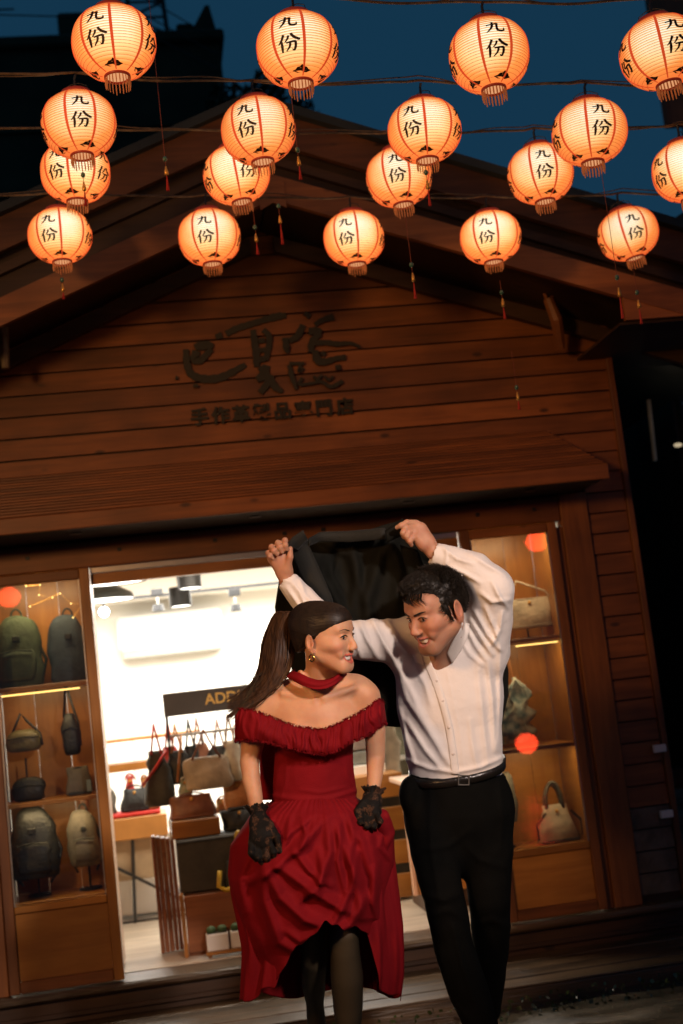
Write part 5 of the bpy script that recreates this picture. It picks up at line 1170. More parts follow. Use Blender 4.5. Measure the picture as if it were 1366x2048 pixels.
HM = dict(teeth=mat('teeth', (.85, .80, .70), .25), mouth=mat('mouth_interior', (.14, .02, .02), .5), eyew=mat('eye_white', (.60, .55, .50), .2), iris=mat('dark_iris', (.025, .012, .008), .1), lash=mat('dark_lash_hair', (.018, .012, .008), .6))
M['shirt'] = mat('white_shirt_cotton', (.80, .74, .69), .75, var=.04, vscale=3, bump=.35, bscale=26, sheen=.2, spec=.25)
M['red'] = fabric('crimson_crepe', (.20, .005, .009), .8, 300, .22, .0, .12, spec=.12)
M['trou'] = fabric('black_wool_trousers', (.0032, .0032, .0026), .85, 300, .3, .0, .3, spec=.08); M['jack'] = fabric('black_jacket_cloth', (.0080, .0082, .0060), .75, 260, .3, .0, .3, spec=.12)
M['lap'] = fabric('black_lapel_cloth', (.011, .011, .008), .7, 260, .3, .1, .3)
M['belt'] = mat('black_belt_leather', (.012, .010, .008), .25, bump=.2, bscale=90); M['shoe'] = mat('black_shoe_leather', (.012, .010, .009), .2)
def hairmat(name, c, c2):
    return mat(name, c, .5, col2=c2, vscale=20, stretch=(6, 6, 1), spec=.35)
M['hairw'] = hairmat('dark_brown_hair', (.022, .012, .006), (.012, .007, .004)); M['hairt'] = hairmat('brown_ponytail_hair', (.085, .036, .013), (.032, .014, .006)); M['hairm'] = hairmat('black_short_hair', (.020, .014, .008), (.008, .006, .004))
def shr(name):        # sheer black tights: thicker-looking at the grazing edges
    m = bpy.data.materials.new(name); m.use_nodes = True; t = m.node_tree; b = t.nodes['Principled BSDF']; lw = t.nodes.new('ShaderNodeLayerWeight'); lw.inputs[0].default_value = .45
    mx = t.nodes.new('ShaderNodeMix'); mx.data_type = 'RGBA'; mx.inputs[6].default_value = (.060, .044, .024, 1); mx.inputs[7].default_value = (.006, .006, .004, 1)
    t.links.new(lw.outputs['Facing'], mx.inputs[0]); t.links.new(mx.outputs[2], b.inputs['Base Color']); b.inputs['Roughness'].default_value = .5; return m
M['tights'] = shr('sheer_black_tights')
def lace(name):
    m = bpy.data.materials.new(name); m.use_nodes = True; t = m.node_tree; N = t.nodes; L = t.links; b = N['Principled BSDF']; tc = N.new('ShaderNodeTexCoord')
    v = N.new('ShaderNodeTexVoronoi'); v.feature = 'DISTANCE_TO_EDGE'; v.inputs['Scale'].default_value = 260; n = N.new('ShaderNodeTexNoise'); n.inputs['Scale'].default_value = 42; n.inputs['Detail'].default_value = 3
    L.new(tc.outputs['Object'], v.inputs['Vector']); L.new(tc.outputs['Object'], n.inputs['Vector'])
    r1 = N.new('ShaderNodeMapRange'); r1.inputs[1].default_value = .05; r1.inputs[2].default_value = .20; L.new(v.outputs['Distance'], r1.inputs[0])
    r2 = N.new('ShaderNodeMapRange'); r2.inputs[1].default_value = .50; r2.inputs[2].default_value = .60; L.new(n.outputs[0], r2.inputs[0])
    mu = N.new('ShaderNodeMath'); mu.operation = 'MULTIPLY'; L.new(r1.outputs[0], mu.inputs[0]); L.new(r2.outputs[0], mu.inputs[1])
    mx = N.new('ShaderNodeMix'); mx.data_type = 'RGBA'; L.new(mu.outputs[0], mx.inputs[0]); mx.inputs[6].default_value = (.008, .007, .006, 1); mx.inputs[7].default_value = (.16, .08, .045, 1); L.new(mx.outputs[2], b.inputs['Base Color']); b.inputs['Roughness'].default_value = .75; b.inputs['Specular IOR Level'].default_value = .15
    bp = N.new('ShaderNodeBump'); bp.invert = True; bp.inputs['Distance'].default_value = .002; L.new(mu.outputs[0], bp.inputs['Height']); L.new(bp.outputs[0], b.inputs['Normal']); return m
M['lace'] = lace('black_lace')

from mathutils.bvhtree import BVHTree
def bvh_of(o):
    me = o.data; base = parent_world(o); return BVHTree.FromPolygons([tuple(v.co+base) for v in me.vertices], [tuple(p.vertices) for p in me.polygons])
def poly3(P_, t):
    x = t*(len(P_)-1); i = min(int(x), len(P_)-2); f_ = x-i; p0, p1, p2, p3 = [np.array(P_[max(0, min(len(P_)-1, k))], float) for k in (i-1, i, i+1, i+2)]
    return .5*((2*p1)+(-p0+p2)*f_+(2*p0-5*p1+4*p2-p3)*f_**2+(-p0+3*p1-3*p2+p3)*f_**3)
fw = tuple(fwd_w); rt = tuple(right_w)
VB = np.array([right_w, fwd_w, up_w])
def bounds(pts, m):
    a = np.array(pts); return a.min(0)-m, a.max(0)+m
def pm(px, dep): return px*dep/F
# ---------------------------------------------------------------- MAN
gm = D(960, 2185, 4.40); man = thing('person', 'dark-haired man in white shirt and black trousers holding a jacket overhead', 'person', (gm[0], gm[1], floor_z(gm[0], gm[1])))
Tm = Frame(D(871, 1217, 4.33), (-.75, -.58, -.30), (-.30, -.10, 1), 1.09)
Fm = Field(*bounds([D(528, 1060, 4.40), D(528, 1190, 4.55), D(890, 1025, 4.32), D(1020, 1300, 4.5), D(860, 1375, 4.42), D(930, 1375, 4.56), D(640, 1300, 4.40), Tm.C+.125, Tm.C-.125], .03), .003)
Fh = Fg = Fm
head(Fm, Tm, True)
Fm.chain([(Tm(0, .022, -.055), .060), (D(884, 1312, 4.45), .054), (D(884, 1350, 4.52), .066)], .03)
Fm.el(D(880, 1365, 4.50), (.085, .055, .05), VB, .03)
Fm.rc(Tm(.045, .0, -.07), D(872, 1338, 4.425), .008, .006, .03)     # neck tendon
# shoulders and arms inside the shirt join the head to both hands
Fm.rc(D(830, 1292, 4.53), D(955, 1300, 4.53), .045, .048, .03)
Fm.chain([(D(820, 1290, 4.51), .046), (D(675, 1278, 4.42), .040), (D(604, 1196, 4.48), .030), (D(574, 1164, 4.48), .024)], .02)
Fm.chain([(D(965, 1298, 4.50), .050), (D(985, 1178, 4.40), .042), (D(915, 1126, 4.41), .032), (D(866, 1104, 4.42), .024)], .02)
# right hand (viewer's left): a fist gripping the jacket edge
HR = lambda x, y, d: D(x, y, d)
Fh.rc(HR(576, 1168, 4.48), HR(568, 1142, 4.475), .024, .025, .01, sq=(fw, .8)); Fh.rc(HR(568, 1142, 4.475), HR(562, 1118, 4.475), .030, .034, .014, sq=(fw, .62)); Fh.rc(HR(556, 1126, 4.47), HR(551, 1112, 4.47), .024, .024, .012, sq=(fw, .7))
for (bx, by, kx, ky, tx_, ty_, r) in ((541, 1121, 536, 1106, 545, 1117, .0090), (548, 1112, 543, 1094, 554, 1108, .0100), (558, 1104, 556, 1086, 564, 1103, .0105), (569, 1100, 570, 1081, 573, 1098, .0100)):
    Fh.rc(HR(bx, by, 4.475), HR(kx, ky, 4.455), r*1.1, r, .006); Fh.rc(HR(kx, ky, 4.455), HR((kx+tx_)/2-1, (ky+ty_)/2, 4.432), r, r*.95, .005); Fh.rc(HR((kx+tx_)/2-1, (ky+ty_)/2, 4.432), HR(tx_, ty_, 4.440), r*.95, r*.85, .005)
Fh.rc(HR(573, 1138, 4.465), HR(580, 1114, 4.450), .0150, .0110, .012); Fh.rc(HR(580, 1114, 4.450), HR(581, 1097, 4.452), .0105, .0085, .006)
# left hand (viewer's right): back of the hand up, fingers pinching the collar
Fg.rc(HR(868, 1104, 4.42), HR(853, 1085, 4.42), .024, .025, .01, sq=(fw, .8)); Fg.rc(HR(853, 1085, 4.42), HR(838, 1062, 4.42), .030, .032, .014, sq=(fw, .62)); Fg.rc(HR(846, 1090, 4.41), HR(834, 1074, 4.41), .018, .018, .012)
for (bx, by, kx, ky, mx_, my_, tx_, ty_, r) in ((832, 1046, 814, 1045, 802, 1051, 794, 1055, .0100), (830, 1054, 812, 1056, 806, 1066, 808, 1074, .0105), (831, 1064, 818, 1065, 814, 1074, 816, 1082, .0098), (834, 1074, 824, 1076, 820, 1083, 823, 1090, .0088)):
    Fg.rc(HR(bx, by, 4.415), HR(kx, ky, 4.40), r*1.15, r, .007); Fg.rc(HR(kx, ky, 4.40), HR(mx_, my_, 4.395), r, r*.93, .005); Fg.rc(HR(mx_, my_, 4.395), HR(tx_, ty_, 4.405), r*.93, r*.8, .005)
Fg.rc(HR(848, 1078, 4.44), HR(825, 1062, 4.46), .013, .011, .012); Fg.rc(HR(825, 1062, 4.46), HR(808, 1058, 4.46), .0105, .0085, .006)
V1 = Fm.mesh()
def face_mat(T, male):
    def fn(c):
        l = T.loc(c); x, y, z = l.T; o = np.zeros(len(c), int)
        yl = -.078+np.abs(x)*.0
        up_ = (y < -.071+.0) & (np.abs(x) < .0315) & (z < -.0618) & (z > -.0675)
        lo = (y < -.069) & (np.abs(x) < .0290) & (z < -.0795+(x/.029)**2*.012) & (z > -.0925+(x/.029)**2*.016)
        o[up_ | lo] = 1
        if male:
            o[:] = o
        return o
    return fn
body = sdf_obj('body', [V1], M['skm'], man, None, 1); paint(body, Tm, True)
bm_ = bvh_of(body); face_extras(Tm, man, True, HM, bm_)
# hair
Fa = Field(*bounds([Tm.C+.19, Tm.C-.15], .02), .0035)
Fa.el(Tm(0, .023, .036), np.array((.079, .093, .085))*Tm.s, Tm.B, .02); Fa.el(Tm(0, -.030, .092), np.array((.056, .052, .030))*Tm.s, Tm.B, .03); Fa.el(Tm(.0, .046, .006), np.array((.072, .060, .064))*Tm.s, Tm.B, .02)
Fa.el(Tm(0, -.095, -.018), np.array((.100, .085, .084))*Tm.s, Tm.B, .010, 's'); Fa.el(Tm(0, -.01, -.095), np.array((.12, .12, .07))*Tm.s, Tm.B, .012, 's')
for s_ in (-1, 1):
    Fa.rc(Tm(s_*.072, -.020, .010), Tm(s_*.074, -.012, -.030), .010*Tm.s, .006*Tm.s, .006); Fa.el(Tm(s_*.085, .022, -.022), np.array((.02, .020, .033))*Tm.s, Tm.B, .004, 's')
Fa.disp(lambda p: .0035*snoise(p, 120, 3)+.0025*snoise(p, 260, 4))
hv = Fa.mesh(); hair = sdf_obj('hair', [hv], M['hairm'], man, None, 0)
def tufts(V, T, n, ln, r, seed, flow, mb, zmin=-1, skin=None):
    rr = np.random.RandomState(seed); ids = rr.choice(len(V), n); C0 = T(0, .02, .02)
    for i in ids:
        p = V[i]; l = T.loc(p[None])[0]
        q_ = skin.find_nearest(Vector(p))
        if (p-np.array(q_[0])) @ np.array(q_[1]) < .003: continue
        nrm = nz(p-C0); d = nz(flow(l, rr)); d = d[0]*T.X+d[1]*T.Y+d[2]*T.Z; d = nz(d+nrm*.10+rr.normal(size=3)*.17); L_ = ln*rr.uniform(.5, 1.2)*T.s
        q_ = skin.find_nearest(Vector(p+d*L_))
        if (p+d*L_-np.array(q_[0])) @ np.array(q_[1]) < .001: continue
        mb.tube([p-nrm*.003, p+d*L_*.5+nrm*.004, p+d*L_+nrm*-.002], [r, r*.8, r*.15], 3, cap=False)
mb = MB(); tufts(hv[0], Tm, 12000, .022, .00055, 2, lambda l, rr: (rr.normal()*.35+l[0]*3, -.35 if l[1] > -.02 else -1.0, .35 if l[1] > 0 else -.1), mb, skin=bm_)
for i in range(90):   # fringe falling on the forehead
    x = rnd.uniform(-.050, .045); L_ = rnd.uniform(.012, .034); a = Tm(x-.006, -.062+abs(x)*.25, .088+rnd.uniform(-.01, .01)); b = Tm(x+.012, -.102+abs(x)*.35, .068-L_*.35); c = Tm(x+.024+rnd.uniform(-.01, .01), -.097+abs(x)*.4, .068-L_)
    mb.tube([a, b, c], [.0012, .0010, .0002], 3, cap=False)
o = mb.build('hair_strands', M['hairm'], hair); o['kind'] = 'stuff'
# ---- shirt
S = Field(*bounds([D(535, 1130, 4.3), D(1050, 1060, 4.3), D(700, 1575, 4.65), D(1030, 1575, 4.65), D(900, 1300, 4.25)], .09), .0052)
sq = (fw, .62)
S.rc(D(893, 1318, 4.52), D(899, 1400, 4.51), .182, .176, .03, sq=sq); S.rc(D(899, 1400, 4.51), D(907, 1500, 4.50), .176, .160, .03, sq=sq); S.rc(D(907, 1495, 4.50), D(913, 1535, 4.50), .164, .158, .02, sq=sq)
S.rc(D(812, 1292, 4.52), D(960, 1296, 4.52), .075, .078, .05)
S.rc(D(835, 1275, 4.54), D(940, 1272, 4.56), .06, .06, .05)
# right arm, behind her head
S.chain([(D(812, 1286, 4.50), .078), (D(750, 1280, 4.46), .072), (D(675, 1278, 4.42), .060)], .04)
S.chain([(D(675, 1278, 4.42), .058), (D(634, 1232, 4.46), .053), (D(604, 1196, 4.48), .046), (D(578, 1164, 4.48), .038)], .03)
# left arm
S.chain([(D(968, 1300, 4.50), .086), (D(978, 1235, 4.46), .082), (D(985, 1178, 4.40), .068)], .04)
S.chain([(D(985, 1178, 4.40), .066), (D(950, 1140, 4.40), .060), (D(915, 1126, 4.41), .052), (D(874, 1110, 4.42), .040)], .03)
S.rc(D(869, 1296, 4.38), D(853, 1338, 4.36), .034, .004, .006, 's', sq=(fw, 1.6)); S.el(D(946, 1276, 4.49), (.062, .060, .055), VB, .03); S.rc(D(876, 1282, 4.44), D(868, 1240, 4.42), .044, .062, .008, 's')
S.cut(D(571, 1157, 4.48), D(571, 1157, 4.48)-D(604, 1196, 4.48)+1e-6) if False else None
# open the cuffs
S.rc(D(571, 1155, 4.48), D(566, 1148, 4.48), .034, .040, .004, 's'); S.rc(D(864, 1106, 4.42), D(852, 1098, 4.42), .034, .042, .004, 's')
RG = [([(790, 1330), (815, 1400), (860, 1470), (900, 1530)], 7, .010), ([(765, 1290), (800, 1340), (838, 1420), (880, 1490)], 8, .009), ([(830, 1330), (850, 1370), (862, 1410)], 6, .006), ([(812, 1440), (850, 1500), (880, 1535)], 6, .009), ([(800, 1420), (812, 1480), (830, 1530)], 6, .007),
      ([(940, 1240), (965, 1280), (985, 1310)], 5, .011), ([(950, 1225), (975, 1270), (1000, 1300)], 5, .010), ([(935, 1260), (950, 1290), (970, 1318)], 5, .009), ([(925, 1285), (940, 1310), (965, 1330)], 5, .007), ([(970, 1215), (990, 1260), (1003, 1300)], 5, .008),
      ([(975, 1320), (985, 1400), (990, 1500)], 6, .007), ([(1000, 1300), (1000, 1400), (996, 1500)], 6, .006), ([(955, 1330), (965, 1430), (975, 1525)], 7, .006), ([(940, 1440), (945, 1490), (955, 1535)], 6, .006), ([(880, 1400), (900, 1450), (905, 1520)], 5, .004),
      ([(720, 1245), (735, 1280), (755, 1315)], 6, .010), ([(745, 1240), (765, 1280), (790, 1320)], 6, .010), ([(700, 1250), (712, 1285), (722, 1315)], 5, .009), ([(775, 1240), (800, 1285), (820, 1310)], 6, .008),
      ([(885, 1095), (915, 1118), (950, 1128)], 5, .007), ([(900, 1135), (930, 1148), (960, 1165)], 5, .008), ([(940, 1108), (975, 1130), (1010, 1150)], 6, .007), ([(985, 1165), (1000, 1195), (1015, 1215)], 5, .007), ([(960, 1185), (985, 1205), (1020, 1200)], 5, .007), ([(1005, 1225), (1000, 1260), (985, 1290)], 5, .008), ([(890, 1090), (893, 1112), (890, 1135)], 3, .004),
      ([(585, 1165), (600, 1185), (612, 1215)], 5, .007), ([(600, 1160), (610, 1190), (625, 1205)], 4, .006), ([(573, 1175), (590, 1200), (600, 1215)], 4, .006), ([(566, 1160), (580, 1163), (592, 1152)], 3, .004),
      ([(872, 1345), (885, 1400), (900, 1465), (908, 1540)], 2.2, .0035), ([(893, 1340), (906, 1400), (920, 1465), (928, 1540)], 2.2, .0025), ([(815, 1520), (860, 1538), (910, 1545), (960, 1535), (1005, 1515)], 5, .008)]
S.disp(lambda p: -1.5*ridge_field(p, [(a, b*.85, c) for a, b, c in RG])+.0030*snoise(p, 38, 11)+.0018*snoise(p, 85, 12), .035)
sh_ = sdf_obj('shirt', [S.mesh()], M['shirt'], man, None, 1)
# collar flaps, placket edge, buttons
def plate(name, pts, th, m, parent, bend=0.0, n=6):
    """4-corner patch (a,b,c,d) with thickness"""
    a, b, c, d = [np.array(p) for p in pts]; rows = []
    for i in range(n+1):
        u = i/n; r = []
        for j in range(n+1):
            v = j/n; p = (a*(1-u)+d*u)*(1-v)+(b*(1-u)+c*u)*v; r.append(p-fwd_w*bend*math.sin(math.pi*v)*math.sin(math.pi*min(1, u+.2)))
        rows.append(r)
    mb = MB(); mb.grid(rows); return mb.build(name, m, parent, smooth=True, solid=th)
bs = bvh_of(sh_)
def front(px, py, off, only=False):
    d = Vector(D(px, py, 1.0)-CAM).normalized(); t = [r[3] for r in ((bs,) if only else (bs, bm_)) for r in (r.ray_cast(Vector(CAM), d),) if r[0] is not None]
    z = (min(t) if t else 4.4); return CAM+np.array(d)*(z-off)
def flap(quad, off, lift, only=False):
    a, b, c, d = [np.array(q, float) for q in quad]; rows = []; n = 8
    dp = []
    for i in range(n+1):
        u = i/n; r = []
        for j in range(n+1):
            v = j/n; p = (a*(1-u)+d*u)*(1-v)+(b*(1-u)+c*u)*v; r.append(front(p[0], p[1], off+lift*math.sin(math.pi*v)*.5+lift*u*.5, only))
        rows.append(r)
    mb = MB(); mb.grid(rows); o = mb.build('collar', M['shirt'], man, smooth=True, solid=.0035)
    q = o.modifiers.new('cs', 'SMOOTH'); q.iterations = 4; q.factor = .6
rows = []
def sh_depth(px, py, off):
    d = Vector(D(px, py, 1.0)-CAM).normalized(); r = bs.ray_cast(Vector(CAM), d); z = r[3]*float(np.array(d) @ fwd_w)-.012 if r[0] is not None else 4.40
    return D(px, py, min(max(z, 4.34), 4.41)-off)
for i in range(17):
    a = poly3([(924, 1244, 0), (916, 1264, 0), (903, 1284, 0), (893, 1306, 0)], i/16); b = poly3([(940, 1246, 0), (937, 1272, 0), (924, 1300, 0), (904, 1330, 0)], i/16)
    rows.append([front(a[0]*(1-k/6)+b[0]*k/6, a[1]*(1-k/6)+b[1]*k/6, .006+.005*math.sin(math.pi*k/6)) for k in range(7)])
mb = MB(); mb.grid(rows); o = mb.build('collar', M['shirt'], man, smooth=True, solid=.004); q = o.modifiers.new('cs', 'SMOOTH'); q.iterations = 5; q.factor = .6
flap([(824, 1308), (843, 1304), (850, 1333), (830, 1324)], .006, .008, True)
M['btn'] = mat('pearl_button', (.60, .52, .46), .25)
def on_front(px, py, obj_mesh, off=.0015):
    pass
def hit(b, px, py):
    d = D(px, py, 1.0)-CAM; r = b.ray_cast(Vector(CAM), Vector(d).normalized()); return np.array(r[0]) if r[0] is not None else None
rows = []
for i in range(41):
    p = poly3([(855, 1326, 0), (877, 1380, 0), (893, 1435, 0), (903, 1485, 0), (911, 1550, 0)], i/40); r = []
    for k in range(6):
        h_ = hit(bs, p[0]+(k/5-.5)*17, p[1]); r.append(None if h_ is None else h_-fwd_w*(.0004+.0012*math.sin(math.pi*k/5)**.5))
    if all(q is not None for q in r): rows.append(r)
mb = MB(); mb.grid(rows); o = mb.build('placket', M['shirt'], man, smooth=True, solid=.0018); q = o.modifiers.new('cs', 'SMOOTH'); q.iterations = 3
for (px, py) in ((874, 1362), (886, 1402), (898, 1455), (906, 1508)):
    h_ = hit(bs, px, py)
    if h_ is not None:
        mb = MB(); mb.ball(h_-fwd_w*.001, (.0050, .0022, .0050), 12, 6); mb.build('button', M['btn'], man, smooth=True)
h_ = hit(bs, 924, 1150)
if h_ is not None: MB().ball(h_, (.0045, .0028, .0045), 10, 6).build('button', M['btn'], man, smooth=True)
# ---- trousers and belt
Tq = Field(*bounds([D(795, 1520, 4.3), D(1040, 1520, 4.7), D(860, 2230, 4.2), D(1040, 2230, 4.9)], .05), .0065)
Tq.rc(D(915, 1556, 4.50), D(918, 1620, 4.50), .160, .186, .02, sq=(fw, .66)); Tq.rc(D(918, 1620, 4.50), D(918, 1660, 4.50), .186, .165, .03, sq=(fw, .66))
Tq.chain([(D(866, 1640, 4.47), .092), (D(871, 1700, 4.44), .086), (D(877, 1750, 4.41), .075), (D(888, 1795, 4.38), .068), (D(899, 1845, 4.38), .0685), (D(906, 1890, 4.39), .0680), (D(923, 1941, 4.40), .0665), (D(943, 1992, 4.41), .064), (D(960, 2048, 4.42), .062), (D(972, 2100, 4.42), .060), (D(980, 2165, 4.42), .062)], .02)
Tq.chain([(D(968, 1640, 4.51), .098), (D(975, 1700, 4.48), .088), (D(977, 1750, 4.47), .080), (D(979, 1800, 4.46), .073), (D(981, 1845, 4.50), .068), (D(982, 1890, 4.56), .064), (D(979, 1941, 4.63), .060), (D(977, 1985, 4.69), .053), (D(976, 2022, 4.75), .045)], .02)
Tq.el(D(818, 1590, 4.45), (.035, .05, .06), VB, .03); Tq.cut(D(915, 1546, 4.5), D(915, 1400, 4.5)-D(915, 1500, 4.5)-(D(1005, 1513, 4.5)-D(825, 1546, 4.5))*.0+up_w*0)
RT = [([(860, 1580), (862, 1700), (880, 1800)], 6, .006), ([(940, 1660), (900, 1690), (850, 1700)], 7, .008), ([(930, 1690), (960, 1720), (1010, 1735)], 7, .007), ([(850, 1790), (890, 1800), (920, 1785)], 7, .008), ([(860, 1830), (900, 1820), (930, 1840)], 6, .007), ([(950, 1850), (985, 1840), (1018, 1855)], 7, .008), ([(880, 1900), (900, 2000), (945, 2048)], 6, .006), ([(1000, 1570), (1005, 1640), (1000, 1700)], 6, .006), ([(905, 1850), (925, 1930), (955, 2020)], 5, .008)]
Tq.disp(lambda p: -ridge_field(p, RT)+.003*snoise(p, 34, 21), .03)
tr_ = sdf_obj('trousers', [Tq.mesh()], M['trou'], man, None, 1)
def ring_band(pts, h, th, m, parent, name):
    """closed band through world points (a loop), height h along up"""
    rows = [[np.array(p)-up_w*h/2 for p in pts], [np.array(p)-fwd_w*0 for p in pts], [np.array(p)+up_w*h/2 for p in pts]]; mb = MB(); mb.grid(rows, closed_u=True); return mb.build(name, m, parent, smooth=True, solid=th)
cB = D(914, 1536, 4.50); loop = []
for i in range(48):
    a = 2*math.pi*i/48; e = 2/2.4; x = .166*abs(math.cos(a))**e*np.sign(math.cos(a)); y = .112*abs(math.sin(a))**e*np.sign(math.sin(a)); loop.append(cB+right_w*x+fwd_w*y+up_w*(x*.17+.022*(1 if y < 0 else 0)*(-1)*(abs(y)/.112)))
ring_band(loop, .030, .004, M['belt'], man, 'belt')
h0 = cB-fwd_w*.116-up_w*.022+right_w*.0; 
mb = MB()
Rb = Matrix([[right_w[i], fwd_w[i], up_w[i]] for i in range(3)])
for (dx, dz, sx, sz) in ((.03, 0, .004, .034), (-.005, 0, .004, .034), (.0125, .016, .038, .004), (.0125, -.016, .038, .004)): mb.obox(h0+right_w*(dx+.0)+up_w*(dz+.004), (sx, .004, sz), Rb, .001)
mb.build('belt_buckle', M['steel'], man)
# shoes
def shoe(c, heading, parent, L_=.29, m=None, heel=0.025, pitch=0.0):
    f = Field(np.array(c)-.25, np.array(c)+.25, .006); h_ = nz(heading); u = np.array((0, 0, 1.)); r = np.cross(h_, u)
    f.rc(c+h_*-.06+u*.045, c+h_*.03+u*.05, .042, .042, .02); f.rc(c+h_*.03+u*.045, c+h_*(L_-.11)+u*.030, .042, .028, .03, sq=(u, .8)); f.rc(c+h_*-.05+u*.05, c+h_*-.05+u*.10, .035, .034, .02)
    f.cut(c+u*.004, -u); return sdf_obj('shoe', [f.mesh()], m or M['shoe'], parent)
ga = D(981, 2180, 4.42); shoe(np.array((ga[0], ga[1], floor_z(ga[0], ga[1])+.002)), (-.12, -1, 0), man)
f = Field(D(976, 2050, 4.78)-.2, D(976, 2050, 4.78)+.2, .006); a = D(976, 2030, 4.76); f.rc(a, a+up_w*-.05+fwd_w*.03, .036, .036, .02); f.rc(a+up_w*-.05+fwd_w*.04, a+up_w*-.16-fwd_w*.04, .036, .026, .02, sq=(fw, .8)); sdf_obj('shoe', [f.mesh()], M['shoe'], man)
# ---------------------------------------------------------------- JACKET held overhead
jk = thing('jacket', 'black suit jacket stretched overhead like a canopy behind the couple', 'jacket', D(700, 1250, 4.62))
Lb = [(574, 1086), (566, 1120), (558, 1165), (550, 1215), (560, 1275), (585, 1340), (600, 1400), (610, 1425)]; Rb_ = [(806, 1042), (868, 1090), (925, 1150), (965, 1210), (1000, 1280), (1017, 1340), (1017, 1390), (1005, 1440)]
def lerp_poly(P_, t):
    x = t*(len(P_)-1); i = min(int(x), len(P_)-2); f_ = x-i; return np.array(P_[i], float)*(1-f_)+np.array(P_[i+1], float)*f_
rows = []; NU, NV = 90, 70
for j in range(NV+1):
    v = j/NV; a = lerp_poly(Lb, v); b = lerp_poly(Rb_, v); r = []
    for i in range(NU+1):
        u = i/NU; p = a*(1-u)+b*u; sag = math.sin(math.pi*u)
        py = p[1]+ (6*sag-9*math.sin(u*9)*.3)*(1-v)**3 + 22*math.sin(u*math.pi)*v
        dep = 4.60+.09*sag*(1-v)+.03*math.sin(u*math.pi*2.2+v*2)+.10*v*0
        r.append((p[0], py, dep))
    rows.append(r)
RJ = [([(590, 1090), (650, 1150), (690, 1240), (700, 1330)], 12, .030), ([(640, 1080), (700, 1110), (730, 1200)], 10, .022), ([(800, 1060), (760, 1110), (735, 1200), (740, 1300)], 12, .028), ([(700, 1075), (715, 1130), (705, 1220)], 9, .020), ([(650, 1120), (640, 1180), (660, 1240)], 9, .018), ([(780, 1080), (800, 1140), (790, 1220)], 10, .022), ([(630, 1075), (700, 1090), (780, 1075)], 8, .014), ([(820, 1080), (880, 1130), (940, 1200)], 10, .02), ([(770, 1340), (775, 1400), (790, 1440)], 8, .014), ([(690, 1180), (670, 1150), (680, 1110)], 5, .012)]
mb = MB(); pts = []
for r in rows:
    q = np.array([D(*p) for p in r]); am = ridge_field(q, RJ); nn = snoise(q, 30, 31)*.006; pts.append([p-fwd_w*(m_+n_) for p, m_, n_ in zip(q, am, nn)])
mb.grid(pts); mb.build('jacket_body', M['jack'], jk, smooth=True, solid=.006)
def ribbon(pl_a, pl_b, depf, name, m, parent, n=20, th=.004, fold=0.0):
    rows = []
    for i in range(n+1):
        a = lerp_poly(pl_a, i/n); b = lerp_poly(pl_b, i/n); r = []
        for j in range(7):
            p = a*(1-j/6)+b*j/6; r.append(D(p[0], p[1], depf(i/n, j/6)-fold*math.sin(j/6*math.pi)))
        rows.append(r)
    mb = MB(); mb.grid(rows); return mb.build(name, m, parent, smooth=True, solid=th)
ribbon([(578, 1082), (583, 1110), (605, 1160), (640, 1215), (655, 1240)], [(612, 1078), (622, 1100), (640, 1140), (662, 1190), (672, 1225)], lambda t, s_: 4.535+.03*t, 'lapel', M['lap'], jk, fold=.01)
ribbon([(573, 1090), (585, 1074), (606, 1060)], [(596, 1100), (606, 1090), (616, 1080)], lambda t, s_: 4.50+.02*s_, 'collar_flap', M['lap'], jk, fold=.008)
ribbon([(618, 1076), (640, 1064), (700, 1062), (770, 1056)], [(618, 1092), (640, 1082), (700, 1084), (770, 1078)], lambda t, s_: 4.535+.05*math.sin(t*3.1), 'collar', M['lap'], jk, fold=.006)
ribbon([(770, 1062), (790, 1048), (806, 1036), (800, 1050)], [(775, 1085), (795, 1075), (812, 1066), (810, 1080)], lambda t, s_: 4.46, 'collar_flap', M['jack'], jk, fold=.008)
ribbon([(800, 1090), (812, 1140), (818, 1180), (822, 1215)], [(835, 1100), (850, 1140), (860, 1170), (866, 1200)], lambda t, s_: 4.53, 'lapel', M['jack'], jk, fold=.01)
# ---------------------------------------------------------------- WOMAN
gw = D(690, 2240, 4.16); wom = thing('person', 'laughing woman in a red off-shoulder dress and black lace gloves', 'person', (gw[0], gw[1], floor_z(gw[0], gw[1])))
Tw = Frame(D(651, 1271, 4.12), (.885, -.45, .06), (-.03, 0, 1), .95)
Fb = Field(*bounds([Tw.C+.125, Tw.C-.125, D(480, 1640, 4.05), D(775, 1600, 4.05), D(480, 1640, 4.32), D(775, 1600, 4.32), D(650, 1180, 4.2)], .03), .0030)
head(Fb, Tw, False)
Fb.chain([(Tw(0, .024, -.055), .047), (D(640, 1352, 4.17), .045), (D(636, 1385, 4.19), .056)], .03)
Fb.rc(D(553, 1402, 4.20), D(712, 1382, 4.20), .046, .046, .05, sq=(fw, .9)); Fb.rc(D(622, 1362, 4.20), D(556, 1392, 4.21), .030, .030, .045); Fb.rc(D(655, 1358, 4.20), D(708, 1374, 4.21), .028, .030, .045)
Fb.el(D(630, 1440, 4.185), (.150, .088, .10), VB, .04); Fb.rc(D(629, 1460, 4.19), D(629, 1600, 4.20), .112, .108, .04, sq=(fw, .72))
for (x, y) in ((594, 1478), (664, 1474)): Fb.el(D(x, y, 4.125), (.055, .050, .055), VB, .03)
Fb.rc(D(630, 1400, 4.128), D(566, 1386, 4.150), .0060, .007, .022); Fb.rc(D(648, 1397, 4.128), D(708, 1376, 4.150), .0060, .007, .022)      # collarbones
Fb.rc(D(600, 1345, 4.15), D(634, 1398, 4.125), .0085, .006, .02); Fb.rc(D(650, 1350, 4.14), D(642, 1398, 4.125), .007, .006, .02)
